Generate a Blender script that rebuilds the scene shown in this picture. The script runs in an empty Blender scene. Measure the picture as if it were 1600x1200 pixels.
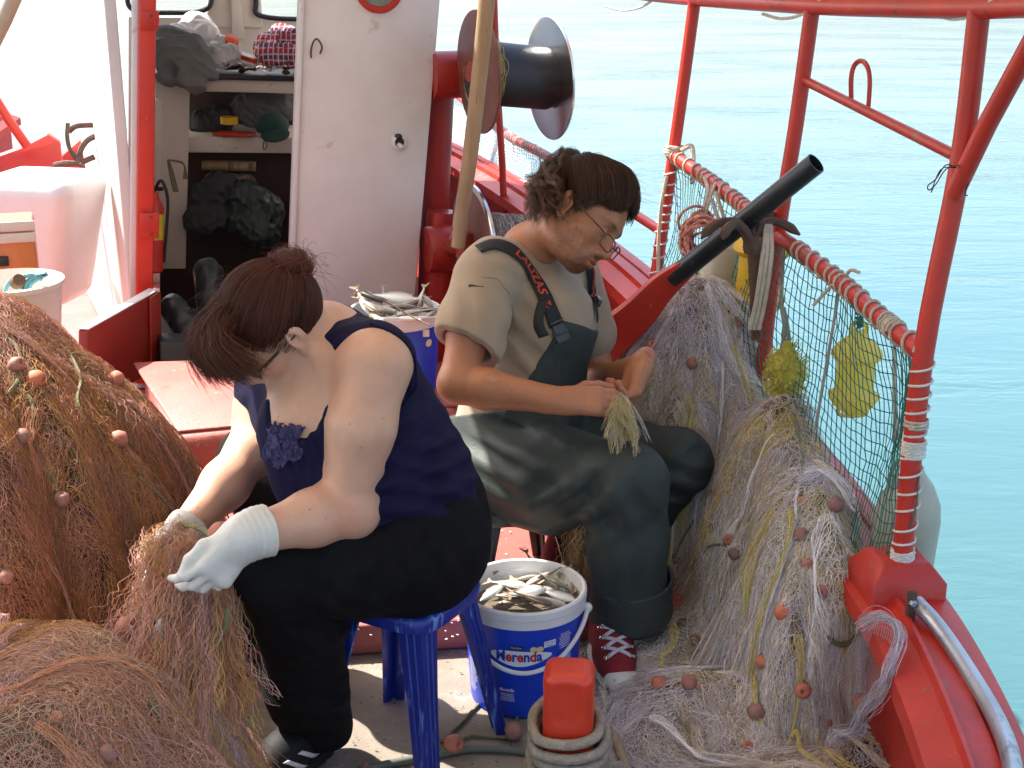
import bpy, math, random
import numpy as np
from mathutils import Vector, Matrix
from mathutils.bvhtree import BVHTree

# ------------------------------------------------------------------ camera, light, exposure
SC = bpy.context.scene
COL = SC.collection
FPX, PITCH, CAMZ = 2200.0, math.radians(18), 1.65
cam_d = bpy.data.cameras.new('camera')
cam = bpy.data.objects.new('camera', cam_d)
COL.objects.link(cam)
cam.location = (0, 0, CAMZ)
cam.rotation_euler = (math.pi / 2 - PITCH, 0, 0)
cam_d.sensor_width = 36
cam_d.lens = 36 * FPX / 1600
cam_d.clip_start = .05
cam_d.clip_end = 5000
SC.camera = cam

SUN_EL = math.radians(50)
SUN_AZ = math.atan2(-.83, .56)          # clockwise from +Y
world = bpy.data.worlds.new('World')
SC.world = world
world.use_nodes = True
wn = world.node_tree
wn.nodes.clear()
wo = wn.nodes.new('ShaderNodeOutputWorld')
wb = wn.nodes.new('ShaderNodeBackground')
ws = wn.nodes.new('ShaderNodeTexSky')
ws.sky_type = 'NISHITA'
ws.sun_disc = False
ws.sun_elevation = SUN_EL
ws.sun_rotation = SUN_AZ
ws.dust_density = 3.0
ws.ozone_density = .8
wb.inputs['Strength'].default_value = .14
wn.links.new(ws.outputs[0], wb.inputs[0])
wn.links.new(wb.outputs[0], wo.inputs[0])
sun_d = bpy.data.lights.new('sun', 'SUN')
sun_d.energy = 5.0
sun_d.angle = math.radians(.53)
sun_d.color = (1, .95, .87)
sun = bpy.data.objects.new('sun', sun_d)
COL.objects.link(sun)
SUNV = Vector((math.sin(SUN_AZ) * math.cos(SUN_EL), math.cos(SUN_AZ) * math.cos(SUN_EL), math.sin(SUN_EL)))
sun.rotation_euler = SUNV.to_track_quat('Z', 'Y').to_euler()
sun.location = (0, 0, 8)
SC.view_settings.view_transform = 'Standard'
SC.view_settings.look = 'None'
SC.view_settings.exposure = 1.6
SC.view_settings.gamma = 1
SC.view_settings.use_curve_mapping = False
try:
    SC.cycles.max_bounces = 6
    SC.cycles.use_denoising = True
except Exception:
    pass

# ------------------------------------------------------------------ geometry helpers
random.seed(7)
RNG = np.random.default_rng(11)
A = lambda *v: np.array(v, float)
CAMP = A(0, 0, CAMZ)
_F = A(0, math.cos(PITCH), -math.sin(PITCH))
_U = A(0, math.sin(PITCH), math.cos(PITCH))


def ray(px, py):
    d = _F + A(1, 0, 0) * (px - 800) / FPX + _U * (600 - py) / FPX
    return d


def at(px, py, Y):
    """the point of the place that shows at photo pixel px,py and lies Y metres ahead"""
    d = ray(px, py)
    return CAMP + d * (Y / d[1])


def atz(px, py, z):
    d = ray(px, py)
    return CAMP + d * ((z - CAMZ) / d[2])


def nrm(v):
    v = np.asarray(v, float)
    return v / (np.linalg.norm(v) + 1e-12)


def smooth_path(pts, n=8, closed=False):
    P = [np.asarray(p, float) for p in pts]
    out = []
    N = len(P)
    rng = range(N) if closed else range(N - 1)
    for i in rng:
        p1, p2 = P[i], P[(i + 1) % N]
        p0 = P[i - 1] if (closed or i > 0) else 2 * p1 - p2
        p3 = P[(i + 2) % N] if (closed or i + 2 < N) else 2 * p2 - p1
        for k in range(n):
            t = k / n
            out.append(.5 * ((2 * p1) + (-p0 + p2) * t + (2 * p0 - 5 * p1 + 4 * p2 - p3) * t * t + (-p0 + 3 * p1 - 3 * p2 + p3) * t ** 3))
    if not closed:
        out.append(P[-1])
    return np.array(out)


def tag(o, label=None, cat=None, group=None, kind=None):
    if label: o['label'] = label
    if cat: o['category'] = cat
    if group: o['group'] = group
    if kind: o['kind'] = kind
    return o


def root(name, base, label, cat, group=None):
    o = bpy.data.objects.new(name, None)
    COL.objects.link(o)
    o.empty_display_size = .05
    o.location = base
    return tag(o, label, cat, group)


def wloc(o):
    v = Vector(o.location)
    while o.parent:
        break
    return v


def put(o, parent=None):
    """link o (built in world coordinates) and parent it without moving it"""
    COL.objects.link(o)
    if parent is not None:
        o.parent = parent
        o.matrix_parent_inverse = world_of(parent).inverted()
    return o


def world_of(o):
    m = Matrix.LocRotScale(o.location, o.rotation_euler, o.scale)
    if o.parent:
        return world_of(o.parent) @ o.matrix_parent_inverse @ m
    return m


def mesh_obj(name, V, Fc, mat, parent=None, smooth=True, ang=40, fm=None, tint=None, bevel=0, origin=True):
    V = np.asarray(V, np.float32)
    me = bpy.data.meshes.new(name)
    base = A(0, 0, 0)
    if origin:
        base = np.array([(V[:, 0].min() + V[:, 0].max()) / 2, (V[:, 1].min() + V[:, 1].max()) / 2, V[:, 2].min()])
    W = V - base.astype(np.float32)
    if isinstance(Fc, np.ndarray):
        k = Fc.shape[1]
        me.vertices.add(len(W))
        me.vertices.foreach_set('co', W.ravel())
        me.loops.add(Fc.size)
        me.polygons.add(len(Fc))
        me.loops.foreach_set('vertex_index', Fc.astype(np.int32).ravel())
        me.polygons.foreach_set('loop_start', np.arange(0, Fc.size, k, dtype=np.int32))
        me.update(calc_edges=True)
        me.validate()
    else:
        me.from_pydata(W.tolist(), [], Fc)
        me.update()
    for m in (mat if isinstance(mat, (list, tuple)) else [mat]):
        me.materials.append(m)
    if fm is not None:
        me.polygons.foreach_set('material_index', np.asarray(fm, np.int32))
    if tint is not None:
        a = me.color_attributes.new('tint', 'FLOAT_COLOR', 'POINT')
        c = np.ones((len(W), 4), np.float32)
        c[:, :3] = tint
        a.data.foreach_set('color', c.ravel())
    if smooth:
        me.shade_smooth()
        if ang < 180:
            me.set_sharp_from_angle(angle=math.radians(ang))
    o = bpy.data.objects.new(name, me)
    o.location = base
    if bevel:
        b = o.modifiers.new('bevel', 'BEVEL')
        b.width = bevel
        b.segments = 2
        b.limit_method = 'ANGLE'
        b.angle_limit = math.radians(50)
        me.set_sharp_from_angle(angle=math.radians(180))
        b.harden_normals = False
    return put(o, parent)


class MB:
    def __init__(s):
        s.v, s.f, s.m = [], [], []

    def add(s, V, F, m=0):
        o = len(s.v)
        s.v.extend([tuple(map(float, p)) for p in V])
        for f in F:
            s.f.append([i + o for i in f])
            s.m.append(m)

    def box(s, c, size, R=None, m=0, taper=1.0):
        c = np.asarray(c, float)
        R = np.eye(3) if R is None else np.asarray(R, float)
        sx, sy, sz = [q / 2 for q in size]
        V = []
        for z in (-1, 1):
            k = taper if z > 0 else 1
            for x, y in ((-1, -1), (1, -1), (1, 1), (-1, 1)):
                V.append(c + R[0] * sx * x * k + R[1] * sy * y * k + R[2] * sz * z)
        s.add(V, [(3, 2, 1, 0), (4, 5, 6, 7), (0, 1, 5, 4), (1, 2, 6, 5), (2, 3, 7, 6), (3, 0, 4, 7)], m)

    def hexa(s, V, m=0):
        """eight corners: bottom ring then top ring, counter-clockwise seen from outside above"""
        s.add(V, [(3, 2, 1, 0), (4, 5, 6, 7), (0, 1, 5, 4), (1, 2, 6, 5), (2, 3, 7, 6), (3, 0, 4, 7)], m)

    def slab(s, poly, d, m=0):
        """planar polygon extruded by vector d"""
        P = [np.asarray(p, float) for p in poly]
        n = len(P)
        V = P + [p + d for p in P]
        F = [tuple(range(n))[::-1], tuple(range(n, 2 * n))]
        F += [(i, (i + 1) % n, n + (i + 1) % n, n + i) for i in range(n)]
        nn = sum((np.cross(P[i], P[(i + 1) % n]) for i in range(n)), A(0, 0, 0))
        if np.dot(nn, d) < 0:
            F = [f[::-1] for f in F]
        s.add(V, F, m)

    def tube(s, pts, r, n=8, caps=True, closed=False, m=0, flat=None):
        P = np.asarray(pts, float)
        N = len(P)
        r = np.full(N, r) if np.isscalar(r) else np.asarray(r, float)
        T = np.gradient(P, axis=0)
        if closed:
            T = np.roll(P, -1, 0) - np.roll(P, 1, 0)
        T /= np.linalg.norm(T, axis=1)[:, None] + 1e-12
        a = A(0, 0, 1) if abs(T[0][2]) < .9 else A(1, 0, 0)
        u = nrm(np.cross(T[0], a))
        V = []
        for i in range(N):
            u = nrm(u - T[i] * np.dot(u, T[i]))
            w = np.cross(T[i], u)
            for k in range(n):
                q = 2 * math.pi * k / n
                V.append(P[i] + r[i] * (math.cos(q) * u + math.sin(q) * w))
        F = []
        for i in range(N if closed else N - 1):
            j = (i + 1) % N
            for k in range(n):
                F.append((i * n + k, i * n + (k + 1) % n, j * n + (k + 1) % n, j * n + k))
        if caps and not closed:
            F.append(tuple(range(n))[::-1])
            F.append(tuple((N - 1) * n + k for k in range(n)))
        s.add(V, F, m)

    def lathe(s, prof, c, axis=(0, 0, 1), n=24, m=0, caps=True, ref=None, sq=1.0):
        """profile of (radius, height) turned about axis through c"""
        ax = nrm(axis)
        a = A(0, 0, 1) if abs(ax[2]) < .9 else A(1, 0, 0)
        u = nrm(np.cross(a, ax)) if ref is None else nrm(np.asarray(ref) - ax * np.dot(ref, ax))
        w = np.cross(ax, u)
        V = []
        for rr, h in prof:
            for k in range(n):
                q = 2 * math.pi * k / n
                V.append(np.asarray(c) + ax * h + rr * (math.cos(q) * u + math.sin(q) * w * sq))
        F = []
        for i in range(len(prof) - 1):
            for k in range(n):
                F.append((i * n + k, i * n + (k + 1) % n, (i + 1) * n + (k + 1) % n, (i + 1) * n + k))
        if caps:
            if prof[0][0] > 1e-4: F.append(tuple(range(n))[::-1])
            if prof[-1][0] > 1e-4: F.append(tuple((len(prof) - 1) * n + k for k in range(n)))
        s.add(V, F, m)

    def grid(s, P, m=0, flip=False):
        P = np.asarray(P, float)
        a, b = P.shape[:2]
        F = []
        for i in range(a - 1):
            for j in range(b - 1):
                q = (i * b + j, i * b + j + 1, (i + 1) * b + j + 1, (i + 1) * b + j)
                F.append(q[::-1] if flip else q)
        s.add(P.reshape(-1, 3), F, m)

    def ball(s, c, r, R=None, n=12, m=0):
        r = (r, r, r) if np.isscalar(r) else r
        R = np.eye(3) if R is None else np.asarray(R)
        V, F = [], []
        h = n // 2
        for i in range(h + 1):
            t = math.pi * i / h
            for k in range(n):
                q = 2 * math.pi * k / n
                l = (math.sin(t) * math.cos(q) * r[0], math.sin(t) * math.sin(q) * r[1], math.cos(t) * r[2])
                V.append(np.asarray(c) + R[0] * l[0] + R[1] * l[1] + R[2] * l[2])
        for i in range(h):
            for k in range(n):
                F.append((i * n + k, (i + 1) * n + k, (i + 1) * n + (k + 1) % n, i * n + (k + 1) % n))
        s.add(V, F, m)

    def build(s, name, mat, parent=None, smooth=True, ang=40, bevel=0, tint=None, origin=True):
        return mesh_obj(name, s.v, s.f, mat, parent, smooth, ang, fm=s.m, bevel=bevel, tint=tint, origin=origin)


def frame(fwd, up=(0, 0, 1)):
    """rows: right, forward, up"""
    f = nrm(fwd)
    r = nrm(np.cross(f, up))
    return np.array([r, f, np.cross(r, f)])


def helix(pts, R, r_turn, n_per=14, jitter=.0):
    """wrap round a polyline of tube radius R with pitch r_turn"""
    P = smooth_path(pts, 6) if len(pts) > 2 else np.array([np.asarray(pts[0]) + (np.asarray(pts[1]) - np.asarray(pts[0])) * t for t in np.linspace(0, 1, 24)])
    d = np.r_[0, np.cumsum(np.linalg.norm(np.diff(P, axis=0), axis=1))]
    L = d[-1]
    n = max(12, int(L / r_turn * n_per))
    out = []
    s = np.linspace(0, L, n)
    C = np.stack([np.interp(s, d, P[:, k]) for k in range(3)], 1)
    T = np.gradient(C, axis=0)
    ph = 0
    for i in range(n):
        t = nrm(T[i])
        a = A(0, 0, 1) if abs(t[2]) < .9 else A(0, 1, 0)
        u = nrm(np.cross(t, a))
        w = np.cross(t, u)
        ph += 2 * math.pi / n_per * (1 + jitter * math.sin(s[i] * 21 + 1.7) + jitter * .7 * math.sin(s[i] * 53))
        out.append(C[i] + R * (math.cos(ph) * u + math.sin(ph) * w))
    return np.array(out)


_WC = {}


def wave(p, f, seed=0):
    """cheap smooth noise, about -1..1"""
    if (f, seed) not in _WC:
        r = np.random.default_rng(seed)
        L = []
        for k in range(4):
            d = r.normal(size=3)
            d *= f * (0.6 + .3 * k) / np.linalg.norm(d)
            a1 = r.uniform(0, 6)
            d2 = r.normal(size=3)
            d2 *= f * .5 / np.linalg.norm(d2)
            L.append((d, a1, d2, r.uniform(0, 6)))
        _WC[(f, seed)] = L
    out = 0
    for d, a1, d2, a2 in _WC[(f, seed)]:
        out = out + np.sin(p @ d + a1 + 1.3 * np.sin(p @ d2 + a2))
    return out / 2.6


# ------------------------------------------------------------------ implicit surfaces for bodies, cloth, fish
class SDF:
    def __init__(s):
        s.ops = []

    def _op(s, fn, c, R, mode='add', k=.01):
        s.ops.append((fn, np.asarray(c, float), R, mode, k))
        return s

    def cone(s, a, b, r1, r2, k=.01, mode='add', flat=None):
        a, b = np.asarray(a, float), np.asarray(b, float)
        ba = b - a
        L2 = max(ba @ ba, 1e-9)
        def fn(p):
            q = p - a
            if flat is not None:
                ax, sc = flat
                q = q + np.outer((q @ ax) * (1 / sc - 1), ax)
            t = np.clip(q @ ba / L2, 0, 1)
            d = q - np.outer(t, ba)
            return np.sqrt((d * d).sum(1)) - (r1 + (r2 - r1) * t)
        return s._op(fn, (a + b) / 2, math.sqrt(L2) / 2 + max(r1, r2) * 1.15, mode, k)

    def chain(s, pts, rad, k=.01, mode='add', flat=None):
        for i in range(len(pts) - 1):
            s.cone(pts[i], pts[i + 1], rad[i], rad[i + 1], k, mode, flat)
        return s

    def ell(s, c, r, R=None, k=.01, mode='add'):
        c = np.asarray(c, float)
        r = np.asarray((r, r, r) if np.isscalar(r) else r, float)
        R = np.eye(3) if R is None else np.asarray(R)
        def fn(p):
            q = (p - c) @ R.T
            a = q / r
            k0 = np.sqrt((a * a).sum(1)) + 1e-9
            b = q / (r * r)
            return k0 * (k0 - 1) / (np.sqrt((b * b).sum(1)) + 1e-9)
        return s._op(fn, c, r.max(), mode, k)

    def box(s, c, half, R=None, rnd=.005, k=.005, mode='add'):
        c = np.asarray(c, float)
        half = np.asarray(half, float)
        R = np.eye(3) if R is None else np.asarray(R)
        def fn(p):
            q = np.abs((p - c) @ R.T) - half + rnd
            return np.sqrt((np.maximum(q, 0) ** 2).sum(1)) + np.minimum(q.max(1), 0) - rnd
        return s._op(fn, c, float(np.linalg.norm(half)), mode, k)

    def cut(s, c, n, k=.003):
        """keep what lies behind the plane (against n)"""
        c = np.asarray(c, float)
        n = nrm(n)
        return s._op(lambda p: -((p - c) @ n), c, 1e9, 'sub', k)

    def custom(s, fn, c, R, mode='add', k=.01):
        return s._op(fn, c, R, mode, k)

    def disp(s, fn, c=(0, 0, 0), R=1e9):
        return s._op(fn, c, R, 'disp', 0)

    def fold(s, c, n, wl, amp, R, seed=1):
        """soft creases: ridges whose normal is n, wavelength wl, fading away from c"""
        c = np.asarray(c, float)
        n = nrm(n)
        def fn(p):
            q = p - c
            w = np.exp(-(q * q).sum(1) / (R * R))
            ph = (q @ n) * 2 * math.pi / wl + 1.2 * wave(p, 1.1 / wl, seed)
            sn = np.sin(ph)
            return -amp * w * (.7 + .7 * np.abs(sn) ** .7 * np.sign(sn))
        return s._op(fn, c, R * 3.3, 'disp', 0)

    def eval(s, p, bc=None, br=0):
        d = np.full(len(p), .06)
        for fn, c, R, mode, k in s.ops:
            if bc is not None and np.linalg.norm(c - bc) > R + br + max(2 * k, .05) + .006:
                continue
            e = fn(p)
            if mode == 'add':
                h = np.maximum(k - np.abs(d - e), 0) / max(k, 1e-6)
                d = np.minimum(d, e) - h * h * k * .25
            elif mode == 'sub':
                e = -e
                h = np.maximum(k - np.abs(d - e), 0) / max(k, 1e-6)
                d = np.maximum(d, e) + h * h * k * .25
            elif mode == 'paint':
                pass
            else:
                d = d + e
        return d

    def mesh(s, h, B=20):
        adds = [o for o in s.ops if o[3] == 'add']
        lo = np.min([o[1] - o[2] for o in adds], axis=0) - 2 * h
        hi = np.max([o[1] + o[2] for o in adds], axis=0) + 2 * h
        nb = np.ceil((hi - lo) / (h * B)).astype(int)
        br = h * B * math.sqrt(3) / 2
        idx = np.arange(B + 1)
        GI, GJ, GK = np.meshgrid(idx, idx, idx, indexing='ij')
        loc = np.stack([GI.ravel(), GJ.ravel(), GK.ravel()], 1)
        N = nb * B + 2
        S1, S2 = int(N[1] * N[2]), int(N[2])
        ids, pos, quads = [], [], []
        for bi in range(nb[0]):
            for bj in range(nb[1]):
                for bk in range(nb[2]):
                    o = np.array([bi, bj, bk]) * B
                    bc = lo + (o + B / 2) * h
                    if not any(np.linalg.norm(q[1] - bc) < q[2] + br for q in adds):
                        continue
                    g = loc + o
                    D = s.eval(lo + g * h, bc, br).reshape(B + 1, B + 1, B + 1)
                    neg = D < 0
                    if neg.all() or not neg.any():
                        continue
                    # cell vertices
                    c8 = [(a, b, c) for a in (0, 1) for b in (0, 1) for c in (0, 1)]
                    sub = lambda M, a, b, c: M[a:a + B, b:b + B, c:c + B]
                    cnt = sum(sub(neg, *q).astype(np.int8) for q in c8)
                    act = (cnt > 0) & (cnt < 8)
                    ci, cj, ck = np.nonzero(act)
                    if len(ci):
                        acc = np.zeros((len(ci), 3))
                        w = np.zeros(len(ci))
                        for (q1, q2) in [(p1, p2) for p1 in c8 for p2 in c8 if sum(p2) - sum(p1) == 1 and all(x <= y for x, y in zip(p1, p2))]:
                            d1 = D[ci + q1[0], cj + q1[1], ck + q1[2]]
                            d2 = D[ci + q2[0], cj + q2[1], ck + q2[2]]
                            m = (d1 < 0) != (d2 < 0)
                            t = np.where(m, d1 / np.where(m, d1 - d2, 1), 0)
                            pt = np.array(q1) + t[:, None] * (np.array(q2) - np.array(q1))
                            acc += pt * m[:, None]
                            w += m
                        pv = acc / w[:, None] + np.stack([ci, cj, ck], 1) + o
                        ids.append((ci + o[0]) * S1 + (cj + o[1]) * S2 + ck + o[2])
                        pos.append(lo + pv * h)
                    # edges
                    for ax in range(3):
                        sl0 = [slice(0, B)] * 3
                        sl1 = [slice(0, B)] * 3
                        sl1[ax] = slice(1, B + 1)
                        n0, n1 = neg[tuple(sl0)], neg[tuple(sl1)]
                        e = np.nonzero(n0 != n1)
                        if not len(e[0]):
                            continue
                        inside = n0[e]
                        gi = np.stack(e, 1) + o
                        b_, c_ = [(1, 2), (2, 0), (0, 1)][ax]
                        st = [S1, S2, 1]
                        base = gi[:, 0] * S1 + gi[:, 1] * S2 + gi[:, 2]
                        Q = np.stack([base - st[b_] - st[c_], base - st[c_], base, base - st[b_]], 1)
                        Q[~inside] = Q[~inside][:, ::-1]
                        quads.append(Q)
        ids = np.concatenate(ids)
        pos = np.concatenate(pos)
        quads = np.concatenate(quads)
        srt = np.argsort(ids)
        ids, pos = ids[srt], pos[srt]
        # cells the neighbouring block judged empty by a hair: close the pinhole with the cell's middle
        miss = np.setdiff1d(np.unique(quads), ids)
        if len(miss):
            mp_ = lo + (np.stack([miss // S1, (miss % S1) // S2, miss % S2], 1) + .5) * h
            ids = np.concatenate([ids, miss])
            pos = np.concatenate([pos, mp_])
            srt = np.argsort(ids)
            ids, pos = ids[srt], pos[srt]
        k = np.searchsorted(ids, quads)
        k = np.clip(k, 0, len(ids) - 1)
        ok = (ids[k] == quads).all(1)
        return pos, k[ok]

    def build(s, name, mat, parent=None, h=.004, tint=None, ang=180, clean=False):
        V, F = s.mesh(h)
        if clean:   # drop crumbs cut off from the main piece
            lab = np.arange(len(V))
            for _ in range(400):
                old = lab.copy()
                m = lab[F].min(1)
                for c in range(4): np.minimum.at(lab, F[:, c], m)
                lab = lab[lab]
                if (lab == old).all(): break
            big = np.bincount(lab).argmax()
            F = F[lab[F[:, 0]] == big]
            use = np.unique(F)
            mp = np.zeros(len(V), int)
            mp[use] = np.arange(len(use))
            V, F = V[use], mp[F]
        o = mesh_obj(name, V, F, mat, parent, True, ang, tint=None if tint is None else tint(V))
        o['_n'] = 0
        del o['_n']
        return o


def bvh_of(*objs):
    V, P = [], []
    for o in objs:
        m = world_of(o)
        off = len(V)
        V += [m @ v.co for v in o.data.vertices]
        P += [[i + off for i in p.vertices] for p in o.data.polygons]
    return BVHTree.FromPolygons(V, P)


def cast(bvh, px, py, off=0.0):
    """first hit of the photo's line of sight, with the outward normal"""
    d = nrm(ray(px, py))
    loc, n, i, dist = bvh.ray_cast(Vector(CAMP), Vector(d))
    if loc is None:
        return None, None
    n = np.array(n)
    if n @ d > 0: n = -n
    return np.array(loc) + n * off, n


def strands(name, P, rad, colr, mat, parent=None, kind='stuff', taper=False):
    """P: list of (n,3) arrays -> one hair-curves object"""
    cu = bpy.data.hair_curves.new(name)
    sizes = [len(p) for p in P]
    cu.add_curves(sizes)
    pts = np.concatenate(P).astype(np.float32)
    cu.position_data.foreach_set('vector', pts.ravel())
    ra = cu.attributes.get('radius') or cu.attributes.new('radius', 'FLOAT', 'POINT')
    rr = np.concatenate([np.full(n, r, np.float32) * (np.linspace(1, .35, n).astype(np.float32) if taper else 1) for n, r in zip(sizes, np.broadcast_to(rad, len(sizes)))])
    ra.data.foreach_set('value', rr)
    ca = cu.attributes.new('tint', 'FLOAT_COLOR', 'CURVE')
    c = np.ones((len(sizes), 4), np.float32)
    c[:, :3] = colr
    ca.data.foreach_set('color', c.ravel())
    cu.materials.append(mat)
    o = bpy.data.objects.new(name, cu)
    if kind: o['kind'] = kind
    return put(o, parent)


# ------------------------------------------------------------------ materials
def pm(name, col, rough=.5, metal=0, var=.14, vs=7, bump=.12, bs=70, wear=None, ws_=9, wt=.63, attr=False, sss=0, spec=.5, coat=0, transl=0, aniso=None, sheen=0, wear2=None):
    m = bpy.data.materials.new(name)
    m.use_nodes = True
    nt = m.node_tree
    nt.nodes.clear()
    N = lambda t, **k: _node(nt, t, **k)
    out = N('ShaderNodeOutputMaterial')
    b = N('ShaderNodeBsdfPrincipled')
    tc = N('ShaderNodeTexCoord')
    src = tc.outputs['Object']
    if aniso:
        mp = N('ShaderNodeMapping')
        mp.inputs['Scale'].default_value = aniso
        nt.links.new(src, mp.inputs['Vector'])
        src = mp.outputs[0]
    n1 = N('ShaderNodeTexNoise')
    n1.inputs['Scale'].default_value = vs
    n1.inputs['Detail'].default_value = 7
    n1.inputs['Roughness'].default_value = .62
    nt.links.new(src, n1.inputs['Vector'])
    mr = N('ShaderNodeMapRange')
    mr.inputs['From Min'].default_value = .25
    mr.inputs['From Max'].default_value = .75
    mr.inputs['To Min'].default_value = 1 - var
    mr.inputs['To Max'].default_value = 1 + var
    nt.links.new(n1.outputs[0], mr.inputs[0])
    mul = N('ShaderNodeMixRGB')
    mul.blend_type = 'MULTIPLY'
    mul.inputs[0].default_value = 1
    mul.inputs[1].default_value = (*col, 1)
    nt.links.new(mr.outputs[0], mul.inputs[2])
    c = mul.outputs[0]
    if attr:
        a = N('ShaderNodeAttribute')
        a.attribute_name = 'tint'
        x = N('ShaderNodeMixRGB')
        x.blend_type = 'MULTIPLY'
        x.inputs[0].default_value = 1
        nt.links.new(c, x.inputs[1])
        nt.links.new(a.outputs['Color'], x.inputs[2])
        c = x.outputs[0]
    for wr, sc, th in ((wear, ws_, wt), wear2 if wear2 else (None, 0, 0)):
        if not wr: continue
        n2 = N('ShaderNodeTexNoise')
        n2.inputs['Scale'].default_value = sc
        n2.inputs['Detail'].default_value = 9
        n2.inputs['Roughness'].default_value = .7
        nt.links.new(src, n2.inputs['Vector'])
        r = N('ShaderNodeMapRange')
        r.inputs['From Min'].default_value = th
        r.inputs['From Max'].default_value = th + .05
        nt.links.new(n2.outputs[0], r.inputs[0])
        x = N('ShaderNodeMixRGB')
        nt.links.new(r.outputs[0], x.inputs[0])
        nt.links.new(c, x.inputs[1])
        x.inputs[2].default_value = (*wr, 1)
        c = x.outputs[0]
    nt.links.new(c, b.inputs['Base Color'])
    b.inputs['Roughness'].default_value = rough
    b.inputs['Metallic'].default_value = metal
    b.inputs['Specular IOR Level'].default_value = spec
    if coat:
        b.inputs['Coat Weight'].default_value = coat
        b.inputs['Coat Roughness'].default_value = .15
    if sheen:
        b.inputs['Sheen Weight'].default_value = sheen
    if sss:
        b.inputs['Subsurface Weight'].default_value = sss
        b.inputs['Subsurface Radius'].default_value = (.012, .005, .003)
        b.inputs['Subsurface Scale'].default_value = 1
    if bump:
        n3 = N('ShaderNodeTexNoise')
        n3.inputs['Scale'].default_value = bs
        n3.inputs['Detail'].default_value = 5
        nt.links.new(src, n3.inputs['Vector'])
        bp = N('ShaderNodeBump')
        bp.inputs['Strength'].default_value = bump
        bp.inputs['Distance'].default_value = .004
        nt.links.new(n3.outputs[0], bp.inputs['Height'])
        nt.links.new(bp.outputs[0], b.inputs['Normal'])
    if name == 'terracotta_float':
        oi = N('ShaderNodeObjectInfo')
        hs = N('ShaderNodeHueSaturation')
        for so, lo_, hi_ in (('Value', .6, 1.35), ('Saturation', .7, 1.1)):
            q = N('ShaderNodeMapRange')
            q.inputs['To Min'].default_value = lo_
            q.inputs['To Max'].default_value = hi_
            nt.links.new(oi.outputs['Random'], q.inputs[0])
            nt.links.new(q.outputs[0], hs.inputs[so])
        nt.links.new(c, hs.inputs['Color'])
        nt.links.new(hs.outputs[0], b.inputs['Base Color'])
    sh = b.outputs[0]
    if transl:
        t = N('ShaderNodeBsdfTranslucent')
        nt.links.new(c, t.inputs[0])
        ms = N('ShaderNodeMixShader')
        ms.inputs[0].default_value = transl
        nt.links.new(sh, ms.inputs[1])
        nt.links.new(t.outputs[0], ms.inputs[2])
        sh = ms.outputs[0]
    nt.links.new(sh, out.inputs[0])
    return m


def _node(nt, t, **k):
    n = nt.nodes.new(t)
    for a, v in k.items(): setattr(n, a, v)
    return n


M = {}
M['red'] = pm('red_paint', (.54, .033, .018), .4, var=.18, bump=.24, bs=26, wear=(.62, .3, .24), ws_=18, wt=.645, wear2=((.13, .04, .025), 9, .64))
M['redworn'] = pm('worn_red_paint', (.5, .03, .016), .42, var=.2, bump=.22, bs=60, wear=(.3, .12, .08), ws_=13, wt=.6, wear2=((.5, .34, .3), 40, .68))
M['reddark'] = pm('dark_red_paint', (.26, .028, .016), .45, var=.15, bump=.15, bs=50, wear=(.4, .2, .16), ws_=14, wt=.67)
M['reddeck'] = pm('red_deck_paint', (.36, .095, .075), .55, var=.22, bump=.3, bs=90, wear=(.5, .36, .32), ws_=22, wt=.62, wear2=((.16, .05, .04), 6, .6))
M['white'] = pm('white_paint', (.65, .625, .6), .5, var=.1, vs=4, bump=.35, bs=30, wear=(.52, .46, .4), ws_=7, wt=.635, wear2=((.34, .2, .12), 26, .7))
M['cream'] = pm('cream_paint', (.62, .56, .48), .55, var=.12, bump=.2, bs=40, wear=(.3, .2, .13), ws_=11, wt=.65)
M['plydeck'] = pm('grey_deck', (.23, .19, .15), .8, var=.25, vs=9, bump=.4, bs=120, wear=(.33, .29, .24), ws_=14, wt=.6, wear2=((.08, .065, .05), 24, .66))
M['black'] = pm('black_paint', (.014, .013, .016), .45, var=.25, wear=(.4, .4, .4), ws_=8, wt=.72)
M['blackpipe'] = pm('black_plastic_pipe', (.018, .018, .019), .38, var=.3, vs=14, bump=.12, wear=(.07, .065, .06), ws_=18, wt=.6)
M['steel'] = pm('polished_steel', (.72, .7, .68), .22, 1, var=.1, bump=.05, aniso=(1, 1, 1))
M['galv'] = pm('galvanised_steel', (.42, .45, .49), .38, .85, var=.2, bump=.15, wear=(.3, .3, .33), ws_=20, wt=.58)
M['brownsteel'] = pm('rusty_brown_steel', (.2, .085, .065), .35, .3, var=.3, vs=9, bump=.25, wear=(.45, .36, .32), ws_=35, wt=.66)
M['rust'] = pm('rusty_iron', (.12, .065, .045), .8, .2, var=.45, vs=18, bump=.6, bs=90)
M['wood'] = pm('weathered_wood', (.36, .25, .14), .6, var=.4, vs=14, bump=.4, aniso=(1, 1, .1), wear=(.15, .09, .05), ws_=16, wt=.56, wear2=((.5, .42, .32), 22, .64))
M['rope'] = pm('beige_rope', (.5, .42, .33), .9, var=.25, vs=40, bump=.8, bs=160)
M['ropewhite'] = pm('white_rope', (.68, .64, .57), .9, var=.2, vs=40, bump=.8, bs=200)
M['ropegrey'] = pm('grey_rope', (.24, .235, .2), .9, var=.25, vs=40, bump=.8, bs=200)
M['ropegreen'] = pm('olive_rope', (.17, .16, .085), .9, var=.3, vs=50, bump=.8, bs=240)
M['ropered'] = pm('red_white_rope', (.52, .2, .15), .9, var=.5, vs=70, bump=.7, bs=200, wear=(.72, .6, .55), ws_=90, wt=.55)
M['greennet'] = pm('green_twine', (.012, .12, .085), .7, var=.3, vs=30)
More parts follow.
